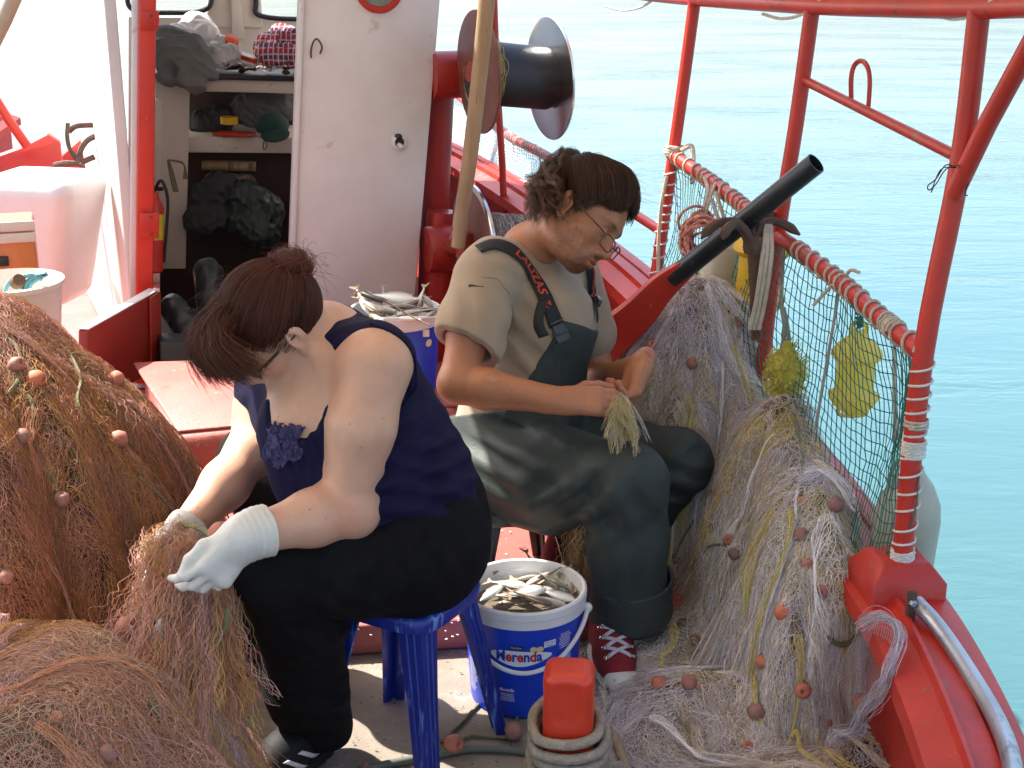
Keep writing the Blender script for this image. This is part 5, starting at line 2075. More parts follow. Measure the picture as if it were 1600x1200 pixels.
# glasses
b = MB()
frM = pm('tortoise_frame', (.12, .03, .022), .3, var=.8, vs=120, bump=0)
lens = []
for q in (-1, 1):
    ring = []
    for t in np.linspace(0, 2 * math.pi, 29)[:-1]:
        cx, cz = math.cos(t), math.sin(t)
        e = .5
        ring.append(HM.p(q * .034 + .026 * abs(cx) ** e * (1 if cx > 0 else -1), .116 - .012 * abs(cx * .5 + q * .5), -.012 + .0155 * abs(cz) ** e * (1 if cz > 0 else -1)))
    b.tube(ring, .0017, 6, closed=True)
    lens.append(ring)
    b.tube([HM.p(q * .06, .105, -.003), HM.p(q * .075, .09, .0), HM.p(q * .081, .03, .008), HM.p(q * .083, -.012, .012), HM.p(q * .08, -.035, -.012)], [.002, .0022, .0018, .0018, .0016], 6)
b.tube(smooth_path([HM.p(-.009, .117, -.006), HM.p(0, .119, -.003), HM.p(.009, .117, -.006)], 4), .0017, 6)
gm_ = b.build('glasses', frM, MN)

# hair pulled back, curls behind
S = SDF()
RM, CM = A(.084, .104, .098), A(0, -.012, .036)
S.ell(HM.p(*CM), RM, HM.R, .02)
S.cut(HM.p(0, .056, .066), HM.R.T @ A(0, .8, -.6), .008)
for q in (-1, 1):
    S.ell(HM.p(q * .088, -.006, -.012), A(.032, .028, .04), HM.R, .008, 'sub')
    S.ell(HM.p(q * .075, .03, -.03), A(.03, .03, .04), HM.R, .008, 'sub')
S.disp(lambda p: .002 * wave(p, 110, 2))
hbM = S.build('hair', pm('brown_black_hair', (.016, .008, .005), .85, spec=.1, var=.4, bump=.5, bs=160), MN, .0035)
PP, CC = [], []
kn = nrm(A(0, -.1, .085))
for k, a in enumerate(hair_roots(HM, RM, CM, A(0, .068, .058), 6500, (-.006, -.012))):
    a = nrm(a)
    v = slerp_path(a, kn, 18)
    P = sph(HM, RM, CM, v)
    fr_ = np.clip(v[:, 1] * .9 + v[:, 2] * .5, 0, 1)
    lift = 1.01 + .05 * np.sin(np.linspace(.25, math.pi, 18)) * RNG.uniform(.2, 1.4) + RNG.uniform(-.01, .03) + .16 * fr_ * RNG.uniform(.2, 1)
    P = HM.O + (P - HM.O) * lift[:, None]
    P += np.stack([wave(P, 48, j) for j in range(3)], 1) * .003
    P = HM.O + (P - HM.O) * (1 + .03 * wave(a[None], 6, 5)[0] * np.sin(np.linspace(.2, math.pi, 18)))[:, None]
    PP.append(P)
    CC.append(hcol(A(.05, .024, .014)))
kp = HM.p(0, -.118, .098)
for k in range(700):  # the tied knot
    ax_ = nrm(RNG.normal(size=3) + HM.u)
    e1 = nrm(np.cross(ax_, A(.3, .5, .7))); e2 = np.cross(ax_, e1)
    t = np.linspace(0, RNG.uniform(2, 5), 12)
    PP.append(kp + (np.cos(t)[:, None] * e1 + np.sin(t)[:, None] * e2) * RNG.uniform(.012, .026) + RNG.normal(size=3) * .003)
    CC.append(hcol(A(.04, .02, .012)))
for k in range(260):  # locks: curls hanging to the nape
    x, z = RNG.uniform(-.9, .35), RNG.uniform(-1, 1)
    p0 = kp + HM.l * x * .03 + RNG.normal(size=3) * .008 if RNG.random() < .6 else sph(HM, RM, CM, nrm(A(x, -.8, RNG.uniform(-.3, .3))))
    tip = at(838 + RNG.uniform(-14, 42), 322 + RNG.uniform(-40, 28), 3.3 + .08 * RNG.normal() - .02)
    mid = (p0 + tip) / 2 - HM.d * RNG.uniform(.01, .045)
    ph, cr, fr = RNG.uniform(0, 6), RNG.uniform(.004, .011), RNG.uniform(9, 16)
    for m in range(13):
        t = np.linspace(0, 1 + RNG.normal() * .06, 20)[:, None]
        P = p0 * (1 - t) ** 2 + mid * 2 * t * (1 - t) + tip * t * t
        w = cr * np.clip(t[:, 0] * 1.8 - .2, 0, 1.3)
        P = P + np.stack([np.cos(t[:, 0] * fr + ph), np.sin(t[:, 0] * fr + ph), .5 * np.sin(t[:, 0] * fr * .8 + ph)], 1) * w[:, None]
        P = P + RNG.normal(size=3) * .0024 + np.stack([wave(P + m, 60, j) for j in range(3)], 1) * .0012
        PP.append(P)
        CC.append(hcol(A(.075, .033, .018)) * (1 + .5 * RNG.random()))
for k in range(900):  # locks over the temple and forehead
    q = RNG.random()
    a = nrm(A(-.45 - .5 * q + RNG.normal() * .05, .75 - .3 * q, .5 - .2 * q))
    p0 = sph(HM, RM * 1.01, CM, nrm(a + A(0.2, .0, .5)))
    tip = HM.p(-.02 - .06 * q + RNG.normal() * .006, .1 - .045 * q, .045 - .015 * q + RNG.normal() * .006)
    mid = (p0 + tip) / 2 + HM.d * .03 + HM.u * .01 - HM.l * .012
    t = np.linspace(0, 1, 14)[:, None]
    P = p0 * (1 - t) ** 2 + mid * 2 * t * (1 - t) + tip * t * t
    end = sph(HM, RM * 1.0, CM, nrm(A(-.8, .1, .25)))
    P = P + (t ** 4) * (end - tip) * .35 + np.stack([np.sin(t[:, 0] * 7 + q * 9 + j) for j in range(3)], 1) * .002
    PP.append(P)
    CC.append(hcol(A(.05, .024, .014)))
for k in range(120):  # flyaways
    a = nrm(A(RNG.uniform(-1, 1), RNG.uniform(-.9, .8), RNG.uniform(.2, 1)))
    p0 = sph(HM, RM, CM, a)
    d0 = nrm(p0 - HM.O + RNG.normal(size=3) * .09)
    t = np.linspace(0, 1, 10)[:, None]
    PP.append(p0 + d0 * RNG.uniform(.015, .05) * t + A(RNG.normal() * .03, 0, -.03) * t * t)
    CC.append(hcol(A(.05, .026, .016)))
strands('hair_strands', PP, .00045, np.array(CC), hair_tw, hbM, 'stuff', taper=True)
S = SDF()
S.ell(kp, (.026, .026, .024), None, .01)
S.chain([kp, (kp + at(850, 300, 3.3)) / 2 - HM.d * .015, at(852, 318, 3.31)], [.018, .024, .016], .02)
S.disp(lambda p: .004 * wave(p, 120, 2))
S.build('ponytail', pm('hair_core', (.012, .007, .005), .5, bump=.5, bs=150), hbM, .0035)

# sneakers
redc = pm('red_canvas', (.2, .012, .016), .85, var=.2, vs=20, bump=.3, bs=350)
rub = pm('dirty_white_rubber', (.6, .57, .52), .5, var=.15, vs=12, bump=.15, wear=(.07, .06, .06), ws_=42, wt=.6)
lacem = pm('lilac_white_lace', (.55, .52, .6), .85, var=.15, vs=60, bump=.5, bs=300)
def sneaker(ankle, tdir, z0, parent, full=True):
    f = nrm(tdir)
    s_ = nrm(np.cross(f, A(0, 0, 1)))
    upz = A(0, 0, 1)
    h = ankle * A(1, 1, 0) + A(0, 0, z0)
    heel = h - f * .055
    L = .275
    toe = heel + f * L
    U = SDF()
    U.chain([heel + f * .045 + upz * .05, heel + f * .14 + upz * .048, toe - f * .06 + upz * .038], [.037, .044, .04], .02)
    U.chain([heel + f * .05 + upz * .05, heel + f * .055 + upz * .15], [.038, .045], .02)
    U.cone(heel + f * .17 + upz * .045, heel + f * .075 + upz * .125, .037, .04, .03)
    U.cut(heel + upz * .012, -upz, .003)
    U.cut(heel + upz * .165, upz, .003)
    up = U.build('sneaker', redc, parent, .003)
    Q = SDF()
    Q.chain([heel + f * .048 + upz * .0, heel + f * .14 + upz * .0, toe - f * .05 + upz * .0], [.045, .049, .05], .02)
    Q.cut(heel + upz * .034, upz, .004)
    Q.cut(heel + upz * .001, -upz, .003)
    Q.build('rubber_sole', rub, up, .003)
    Q = SDF()
    Q.ell(toe - f * .055 + upz * .028, A(.052, .044, .04), np.array([f, s_, upz]), .01)
    Q.cut(toe - f * .058, -f + upz * .25, .003)
    Q.cut(heel + upz * .002, -upz, .003)
    Q.build('toe_cap', rub, up, .003)
    if not full: return
    b = MB()
    b.tube([toe - f * .055 + (f * .0545 * math.cos(t) + s_ * .0508 * math.sin(t)) + upz * .026 for t in np.linspace(-1.75, 1.75, 26)], .0022, 5)
    b.build('toe_line', M['black'], up)
    vb = bvh_of(up)
    # throat line: lace rows from the toe cap up to the ankle
    rows = []
    for k in range(6):
        t = k / 5
        c = heel + f * (.205 - .115 * t) + upz * (.075 + .075 * t)
        row = []
        for w_ in np.linspace(-1, 1, 9):
            o_ = c + s_ * w_ * .026 + (upz + f * .6) * .1
            loc, n_, i_, d_ = vb.ray_cast(Vector(o_), Vector(-nrm(upz + f * .6)))
            if loc is None: continue
            row.append(np.array(loc) + np.array(n_) * .0035)
        if len(row) > 4: rows.append(row)
    for k, row in enumerate(rows):
        nx = rows[min(k + 1, len(rows) - 1)]
        for flip in (0, 1):
            b = MB()
            r1, r2 = row, nx
            m = min(len(r1), len(r2))
            pts = [(r1[i] * (1 - i / (m - 1)) + r2[i] * (i / (m - 1)) if flip == 0 else r2[i] * (1 - i / (m - 1)) + r1[i] * (i / (m - 1))) + A(0, 0, .0015 * flip) for i in range(m)]
            T_ = np.gradient(np.array(pts), axis=0)
            G = [[p + nrm(np.cross(tt, A(0, -.5, .8))) * .0042 * w_ for w_ in (-1, 0, 1)] for p, tt in zip(pts, T_)]
            b.grid(np.array(G))
            o_ = b.build('lace', lacem, up)
            o_.modifiers.new('thick', 'SOLIDIFY').thickness = .0016
        for e in (0, -1):
            b = MB()
            n_ = nrm(upz * .8 + f * .5 + s_ * (-1 if e == 0 else 1) * .5)
            b.lathe([(.0022, 0), (.0048, 0), (.0052, .0016), (.003, .0022), (.0022, .001)], row[e] - n_ * .003 + s_ * (-.006 if e == 0 else .006), n_, 10, caps=False)
            b.build('eyelet', M['steel'], up)
    # bow
    tp = rows[-1][len(rows[-1]) // 2] if rows else heel
    for q in (-1, 1):
        b = MB()
        b.tube(smooth_path([tp, tp + s_ * q * .02 + A(0, -.01, .012), tp + s_ * q * .032 + A(0, -.02, -.004), tp + s_ * q * .012 + f * .02, tp], 5), .0028, 5)
        b.build('lace_loop', lacem, up)
sneaker(at(948, 985, 2.98), nrm(A(.13, -1, 0)), .006, MN)
sneaker(at(885, 880, 3.32), nrm(A(-.2, -1, 0)), .083, MN, False)

# his low dark stool
def stool(c, z0, z1, half, spread, mat, label, rotz, name='stool', thick=.036, group=None):
    rt = root(name, A(c[0], c[1], z0), label, 'stool', group)
    R = np.array([[math.cos(rotz), math.sin(rotz), 0], [-math.sin(rotz), math.cos(rotz), 0], [0, 0, 1]])
    b = MB()
    s = half * 1.0
    prof = []
    n = 36
    rings = []
    for z, k in ((z1 - .035, 1.0), (z1 - .012, 1.02), (z1 - .002, .97), (z1, .88), (z1 - .004, .3), (z1 - .004, .02)):
        ring = []
        for i in range(n):
            t = 2 * math.pi * i / n
            e = .45
            x = math.copysign(abs(math.cos(t)) ** e, math.cos(t)) * s * k
            y = math.copysign(abs(math.sin(t)) ** e, math.sin(t)) * s * k
            ring.append(np.array([c[0], c[1], z]) + R[0] * x + R[1] * y)
        rings.append(ring + [ring[0]])
    b.grid(np.array(rings), flip=True)
    b.build('seat', mat, rt, ang=60)
    for sx, sy in ((-1, -1), (1, -1), (1, 1), (-1, 1)):
        b = MB()
        top = np.array([c[0], c[1], z1 - .02]) + R[0] * sx * s * .8 + R[1] * sy * s * .8
        bot = np.array([c[0], c[1], z0]) + R[0] * sx * (s * .8 + spread) + R[1] * sy * (s * .8 + spread)
        e1, e2 = R[0] * sx, R[1] * sy
        # an L-shaped channel open to the inside, widening to the top
        V = []
        for p, w, th in ((bot, thick * .78, .006), (top * .5 + bot * .5, thick * .95, .007), (top, thick * 1.3, .008)):
            o_ = p
            for x, y in ((0, 0), (-w, 0), (-w, -th), (-w * .55, -th * 1.6), (-th, -th), (-th * 1.6, -w * .55), (-th, -w), (0, -w)):
                V.append(o_ + e1 * x + e2 * y)
        F = []
        fl = (sx * sy) > 0
        for i in range(2):
            for k in range(8):
                q = (i * 8 + k, i * 8 + (k + 1) % 8, (i + 1) * 8 + (k + 1) % 8, (i + 1) * 8 + k)
                F.append(q if not fl else q[::-1])
        F += [tuple(range(8)), tuple(range(16, 24))]
        b.add(V, F)
        # raised ribs
        for kx in (.3, .62):
            b.tube([bot - e1 * thick * .78 * kx + e2 * .0005, top - e1 * thick * 1.3 * kx + e2 * .0005], .003, 5)
            b.tube([bot - e2 * thick * .78 * kx + e1 * .0005, top - e2 * thick * 1.3 * kx + e1 * .0005], .003, 5)
        b.build('leg', mat, rt, ang=35)
    return rt
stool(at(798, 752, 3.2), .083, .335, .13, .035, M['brownplastic'], 'low dark brown plastic stool under the seated man', .35)
stool(A(-.215, 2.6, 0), 0, .375, .125, .05, M['blueplastic'], 'blue plastic stool under the seated woman, its legs scuffed', -.52, thick=.045)
# ------------------------------------------------------------------ fishing nets
netm = pm('net_twine', (1, 1, 1), .75, var=.12, vs=30, bump=0, attr=True, spec=.3)
netbase = pm('net_mass', (1, 1, 1), .9, var=.45, vs=38, bump=1.0, bs=130, attr=True, wear=(.05, .035, .025), ws_=60, wt=.55)  # layer under the twine, shade of its gaps put into the colour


def pal(P, cols, seed, f=7):
    """patchy choice among twine colours"""
    P = np.atleast_2d(P)
    S_ = np.stack([wave(P, f, seed + k * 17) + .5 * wave(P, f * 2.7, seed + k * 29) for k in range(len(cols))], 1)
    S_ += RNG.normal(size=S_.shape) * .55 + np.array([c[3] for c in cols])
    w = np.exp(S_ * 2.2)
    w /= w.sum(1)[:, None]
    pick = (w.cumsum(1) > RNG.uniform(size=(len(P), 1))).argmax(1)
    C = np.array([c[:3] for c in cols])
    return C[pick], w @ C


class Pile:
    def __init__(s, H, lo, hi):
        s.H, s.lo, s.hi = H, lo, hi

    def grad(s, x, y, e=.008):
        return (s.H(x + e, y) - s.H(x - e, y)) / (2 * e), (s.H(x, y + e) - s.H(x, y - e)) / (2 * e)

    def base(s, name, cols, seed, parent, dx=.009, dark=.5, zmin=.004):
        nx, ny = int((s.hi[0] - s.lo[0]) / dx), int((s.hi[1] - s.lo[1]) / dx)
        X, Y = np.meshgrid(np.linspace(s.lo[0], s.hi[0], nx), np.linspace(s.lo[1], s.hi[1], ny), indexing='ij')
        Z = s.H(X.ravel(), Y.ravel()).reshape(X.shape)
        V = np.stack([X, Y, Z], -1).reshape(-1, 3)
        V[:, 2] += (wave(V, 130, seed) * .006 + wave(V, 60, seed + 1) * .006)
        I = np.arange(nx * ny).reshape(nx, ny)
        F = np.stack([I[:-1, :-1], I[1:, :-1], I[1:, 1:], I[:-1, 1:]], -1).reshape(-1, 4)
        keep = (Z.ravel()[F] > zmin).any(1)
        F = F[keep]
        used = np.unique(F)
        mp = np.full(len(V), -1)
        mp[used] = np.arange(len(used))
        V, F = V[used], mp[F]
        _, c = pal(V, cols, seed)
        return mesh_obj(name, V, F, netbase, parent, True, 180, tint=c * dark)  # tint darkened to stand in for shade deep between the strands

    def strips(s, n, cols, seed, L=(.12, .4), w=(.003, .014), m=(5, 11), lift=.006, step=.012, rough=1.0, flow=None, wl=(.02, .05), zmin=.002):
        """bundles of twine that run down the pile, neighbours touching and parting like meshes"""
        rg = np.random.default_rng(seed)
        x, y = [], []
        while len(x) < n:
            a = rg.uniform(s.lo[0], s.hi[0], 4000)
            b = rg.uniform(s.lo[1], s.hi[1], 4000)
            h = s.H(a, b)
            gx, gy = s.grad(a, b)
            pr = np.sqrt(1 + gx ** 2 + gy ** 2)
            ok = (h > zmin) & (rg.uniform(0, 4, 4000) < pr)
            x += list(a[ok]); y += list(b[ok])
        x, y = np.array(x[:n]), np.array(y[:n])
        K = int(L[1] / step)
        pts = np.zeros((n, K, 3))
        tang = np.zeros((n, K, 2))
        turn = rg.normal(size=n) * .5 * rough
        for k in range(K):
            z = s.H(x, y)
            pts[:, k] = np.stack([x, y, z], 1)
            gx, gy = s.grad(x, y, .014)
            g = np.sqrt(gx ** 2 + gy ** 2) + 1e-6
            q = np.stack([x, y, z], 1)
            ang = np.arctan2(-gy, -gx)
            flat = np.clip(1 - g / .6, 0, 1)
            if flow is not None:
                ang = ang * (1 - flat) + flow(x, y) * flat
            ang = ang + turn + (.5 + flat * .9) * rough * wave(q, 14, seed + 3)
            hs = 1 / np.sqrt(1 + np.minimum(g, 6) ** 2 * np.cos(ang - np.arctan2(-gy, -gx)) ** 2)
            tang[:, k] = np.stack([np.cos(ang), np.sin(ang)], 1)
            x = x + np.cos(ang) * step * hs
            y = y + np.sin(ang) * step * hs
        cols_pick, _ = pal(pts[:, 0], cols, seed + 5)
        P, C = [], []
        for i in range(n):
            k = int(rg.uniform(L[0], L[1]) / step)
            c = pts[i, :max(k, 5)]
            t2 = tang[i, :len(c)]
            lat = np.stack([-t2[:, 1], t2[:, 0]], 1)
            ss = np.linspace(0, 1, len(c))
            W = rg.uniform(*w) * (.35 + .65 * np.sin(ss * math.pi * rg.uniform(.7, 1.6) + rg.uniform(0, 1)) ** 2)
            mm = rg.integers(*m)
            lam = rg.uniform(*wl)
            ph = rg.uniform(0, 6)
            base_l = lift * rg.uniform(.3, 2.2)
            sarc = np.arange(len(c)) * step
            for j in range(mm):
                zig = np.sin(sarc / lam * 2 * math.pi + ph + (j % 2) * math.pi) * .5
                off = ((j - (mm - 1) / 2) + zig) * W
                xx = c[:, 0] + lat[:, 0] * off
                yy = c[:, 1] + lat[:, 1] * off
                q = np.stack([xx, yy, np.zeros_like(xx)], 1)
                P.append(q)
                C.append(cols_pick[i] * rg.uniform(.6, 1.35))
            for q in P[-mm:]:
                q[:, 2] = base_l * (.5 + .5 * np.sin(ss * math.pi))
        # height in one go, then crumple
        sizes = [len(p) for p in P]
        Q = np.concatenate(P)
        lf = Q[:, 2].copy()
        Q[:, 2] = s.H(Q[:, 0], Q[:, 1]) + lf + .003
        gx, gy = s.grad(Q[:, 0], Q[:, 1], .014)
        nn_ = np.stack([-gx, -gy, np.ones_like(gx)], 1)
        nn_ /= np.linalg.norm(nn_, axis=1)[:, None]
        Q += nn_ * (lf * .8)[:, None]
        sid = np.repeat(rg.uniform(0, 50, len(sizes)), sizes)
        amp = .0032 * rough
        for j in range(3):
            Q[:, j] += amp * wave(np.stack([Q[:, 0] + sid * .02, Q[:, 1] - sid * .013, Q[:, 2] + sid * .01 * j], 1), 120, seed + j) + rg.normal(size=len(Q)) * .0008
        return np.split(Q, np.cumsum(sizes)[:-1]), np.array(C)

    def loops(s, n, cols, seed, size=.03, lift=.012):
        """loose curls of twine standing off the surface"""
        rg = np.random.default_rng(seed)
        a = rg.uniform(s.lo[0], s.hi[0], n * 14)
        b = rg.uniform(s.lo[1], s.hi[1], n * 14)
        h = s.H(a, b)
        gx, gy = s.grad(a, b)
        ok = np.nonzero((h > .01) & (rg.uniform(0, 4, n * 14) < np.sqrt(1 + gx ** 2 + gy ** 2)))[0][:n]
        a, b, h, gx, gy = a[ok], b[ok], h[ok], gx[ok], gy[ok]
        m = len(a)
        un = lambda v: v / np.linalg.norm(v, axis=-1, keepdims=True)
        N_ = un(np.stack([-gx, -gy, np.ones(m)], 1))
        u = un(np.cross(N_, rg.normal(size=(m, 3))))
        w_ = np.cross(N_, u)
        R_ = rg.uniform(.3, 1, m) * size
        t = np.linspace(0, 1, 14)[None] * rg.uniform(1.5, 6, m)[:, None]
        e = lambda v: v[:, None, :]
        Q = e(np.stack([a, b, h], 1)) + e(N_ * (rg.uniform(.2, 1, m) * lift)[:, None]) + np.cos(t)[..., None] * e(u * R_[:, None]) + np.sin(t)[..., None] * e(w_ * (R_ * rg.uniform(.3, 1, m))[:, None]) + t[..., None] * e(u * (R_ * rg.uniform(-.4, .6, m))[:, None]) + np.sin(t * 1.3 + (a * 50)[:, None])[..., None] * e(N_ * lift * .7)
        C, _ = pal(Q[:, 0], cols, seed)
        return list(Q), C * rg.uniform(.6, 1.4, (m, 1))


def sup(r, p, q): return np.clip(1 - r ** p, 0, 1) ** q


_FC = {}


def folds(th, rr, seed, n=(4, 7, 11, 19), a=(.34, .34, .32, .24)):
    """rounded hanks with sharp valleys between them"""
    if seed not in _FC: _FC[seed] = np.random.default_rng(seed).uniform(0, 6, len(n))
    o = 0
    for k, am, ph in zip(n, a, _FC[seed]):
        o = o + am * (2 * np.abs(np.sin(k * th / 2 * (1 if k % 2 == 0 else 1) + ph + .9 * np.sin(rr * 3.4 + k + th * 2))) - 1.1)
    return o


# --- left heap behind the woman's hands
LB = [(.42, .175, .105, .3), (.42, .225, .185, .4), (.46, .25, .095, -.3), (.25, .115, .07, .15), (.3, .22, .11, -.7)]
LB2 = [(.58, .3, .225, .35), (.62, .41, .37, .25), (.56, .34, .15, -.1), (.46, .37, .23, -.3), (.46, .23, .14, .1)]
def H1(x, y):
    dx, dy = x + 1.27, y - 2.98
    th = np.arctan2(dy, dx)
    r = np.sqrt((dx / .56) ** 2 + (dy / .6) ** 2)
    f = folds(th, r, 3)
    r = r * (1 - .17 * f * np.clip(r * 1.3, 0, 1))
    q = np.stack([x, y, 0 * x], -1)
    z = .74 * sup(r, 2.5, .8) + .05 * wave(q, 9, 4) * np.clip(1.2 - r, 0, 1) + .018 * wave(q, 26, 5) * np.clip(1.15 - r, 0, 1)
    return np.where(r < 1.02, np.maximum(z, 0) + .08, 0)
# --- the heap at her feet
def H2(x, y):
    dx, dy = x + .8, y - 2.1
    th = np.arctan2(dy, dx)
    r = np.sqrt((dx / np.where(dx > 0, .38, .95)) ** 2 + (dy / np.where(dy > 0, .45, .62)) ** 2)
    f = folds(th, r, 8)
    r = r * (1 - .13 * f * np.clip(r * 1.3, 0, 1))
    q = np.stack([x, y, 0 * x], -1)
    z = .49 * sup(r, 2.2, .8) + .04 * wave(q, 9, 14) * np.clip(1.1 - r, 0, 1) + .022 * wave(q, 22, 15) * np.clip(1.1 - r, 0, 1)
    return np.where(r < 1.0, np.maximum(z, 0), 0)
# --- right heap against the side net, with the part spread on the deck
RB = [(.84, .75, .71, .5), (.68, .52, .15, .1), (.56, .47, .33, .1), (.7, .63, .68, .2), (.46, .32, .24, -.3)]
def H3(x, y):
    q = np.stack([x, y, 0 * x], -1)
    lim = np.interp(y, [2.0, 2.45, 2.6, 2.7, 3.2, 3.6, 4.2], [.62, .66, .66, .8, .76, .68, .54])
    dx, dy = x - .5, y - 3.64
    th = np.arctan2(dy, dx)
    r = np.sqrt((dx / np.where(dx > 0, .36, .36)) ** 2 + (dy / np.where(dy > 0, .45, .38)) ** 2)
    r = r * (1 - .2 * folds(th, r, 5) * np.clip(r * 1.4, 0, 1))
    z1 = .78 * sup(r, 1.55, .8)
    dx, dy = x - .66, y - 3.2
    r2 = np.sqrt((dx / .22) ** 2 + (dy / .34) ** 2)
    r2 = r2 * (1 - .2 * folds(np.arctan2(dy, dx), r2, 6))
    z2 = .54 * sup(r2, 1.7, .8)
    dx, dy = x - .47, y - 2.72
    r3 = np.sqrt((dx / np.where(dx > 0, .3, .25)) ** 2 + (dy / np.where(dy > 0, .6, .62)) ** 2)
    r3 = r3 * (1 - .1 * folds(np.arctan2(dy, dx), r3, 7))
    z3 = sup(r3, 2.5, .6) * (.045 + .035 * wave(q, 11, 21) + .02 * wave(q, 25, 22))
    dx, dy = x - .68, y - 2.93
    r4 = np.sqrt((dx / .2) ** 2 + (dy / .36) ** 2)
    r4 = r4 * (1 - .17 * folds(np.arctan2(dy, dx), r4, 9))
    z4 = .47 * sup(r4, 2.0, .7)
    z = np.maximum((np.maximum(z1, 0) ** 5 + np.maximum(z2, 0) ** 5 + np.maximum(z4, 0) ** 5) ** .2, np.maximum(z3, 0))
    z = z + .018 * wave(q, 15, 9) * (z > .1) + .009 * wave(q, 34, 19) * (z > .05)
    z = z * np.clip((lim - x) / .05, 0, 1)
    return np.where(z > .002, np.maximum(z, 0), 0)


def make_pile(name, label, P, cols, seed, basept, n, nl, rad, dark, flow=None, wl=(.02, .05), w=(.003, .014), L=(.12, .4), grp=None, nh=110, hcols=None):
    rt = root(name, basept, label, 'fishing net', grp)
    bo = P.base('net_mass', cols, seed, rt, dark=dark)
    bo['kind'] = 'stuff'
    S1, C1 = P.strips(n, cols, seed + 1, L=L, w=w, flow=flow, wl=wl)
    S2, C2 = P.loops(nl, cols, seed + 2)
    S3, C3 = P.strips(nh, hcols or cols, seed + 7, L=(.25, .62), w=(.0008, .0026), m=(12, 20), lift=.014, rough=.55, flow=flow, wl=(.03, .08), zmin=.03)
    strands('net_twine', S1 + S2 + S3, rad, np.vstack([C1, C2, C3 * 1.1]), netm, rt)
    return rt, bo


P1, P2, P3 = Pile(H1, (-1.75, 2.2), (-.55, 3.7)), Pile(H2, (-1.5, 1.5), (-.3, 2.62)), Pile(H3, (.1, 2.05), (.8, 4.0))
N1, B1 = make_pile('net_pile', 'tall rusty brown net heap behind the woman, at the left edge', P1, LB, 31, A(-1.25, 2.98, .08), 4200, 3200, .00036, .22)
N2, B2 = make_pile('net_pile', 'spread pinkish orange net heap at the feet of the woman', P2, LB2, 61, A(-.8, 2.1, 0), 4200, 4200, .00034, .26, flow=lambda x, y: 1.5 * np.sin(x * 9 + y * 4), w=(.005, .026), hcols=[(.56, .34, .3, .3), (.5, .3, .1, 0), (.55, .25, .14, 0)])
N3, B3 = make_pile('net_pile', 'tall grey and yellow net heap against the right side net', P3, RB, 91, A(.45, 3.3, 0), 4600, 4600, .00036, .3, flow=lambda x, y: -1.2 + .9 * np.sin(x * 11 + y * 7), nh=170, hcols=[(.8, .75, .76, .6), (.62, .5, .16, -.3), (.66, .57, .46, .2)])

# terracotta floats threaded on the nets and their head ropes
vN = {1: bvh_of(B1), 2: bvh_of(B2), 3: bvh_of(B3)}
fme = None
def net_float(bv, px, py, s=1.0, parent=None):
    global fme
    p, n = cast(vN[bv], px, py, .005)
    if p is None: return None
    if fme is None:
        b = MB()
        b.lathe([(.0045, -.0165), (.010, -.0185), (.0175, -.013), (.021, 0), (.0175, .013), (.010, .0185), (.0045, .0165), (.0042, .008)], (0, 0, 0), (0, 0, 1), 14, caps=True)
        fme = b.build('net_float', M['float'], None, ang=180)
        o = fme
        me = o.data
        a = me.color_attributes.new('tint', 'FLOAT_COLOR', 'POINT')
        a.data.foreach_set('color', np.ones(len(me.vertices) * 4, np.float32))
        COL.objects.unlink(o)
        fme = o
    o = fme.copy()
    ax_ = nrm(n * RNG.uniform(-.3, .8) + RNG.normal(size=3))
    o.rotation_euler = Vector(ax_).to_track_quat('Z', 'Y').to_euler()
    o.location = p
    k = s * RNG.uniform(.74, 1.0)
    o.scale = (k, k, k)
    return put(o, parent)
for px, py in ((18, 575), (44, 592), (115, 572), (57, 715), (136, 722), (170, 690), (208, 640), (170, 600), (20, 905), (62, 905), (75, 500), (100, 790), (20, 690)):
    net_float(1, px, py, 1.0, N1)
for px, py in ((188, 985), (74, 998), (95, 1015), (95, 1135), (300, 1085), (225, 1050), (27, 1002), (345, 1130), (150, 1190)):
    net_float(2, px, py, .9, N2)
for px, py in ((1017, 545), (1075, 572), (1140, 548), (1157, 508), (1204, 640), (1195, 560), (1145, 632), (1243, 792), (1270, 880), (1246, 840), (1296, 798), (1155, 873), (1113, 772), (1055, 881), (1100, 930), (1204, 948), (1233, 950), (1286, 922), (1305, 925), (1146, 845), (1078, 1010), (1103, 1045), (1092, 1068), (1030, 1083), (1078, 1080), (1105, 1157), (1165, 1172), (1158, 1195), (1198, 1108), (1255, 1075), (1332, 1095), (1278, 1166), (1285, 1130), (1170, 1052), (1022, 1000), (1200, 1045)):
    net_float(3, px, py, 1.0, N3)
def net_rope(bv, pxs, r, mat, parent, name='head_rope', lift=.014):
    pts = [cast(vN[bv], x, y, lift)[0] for x, y in pxs]
    pts = [p for p in pts if p is not None]
    if len(pts) < 3: return
    b = MB()
    b.tube(smooth_path(pts, 6), r * .8, 6)
    b.build(name, M[mat], parent)
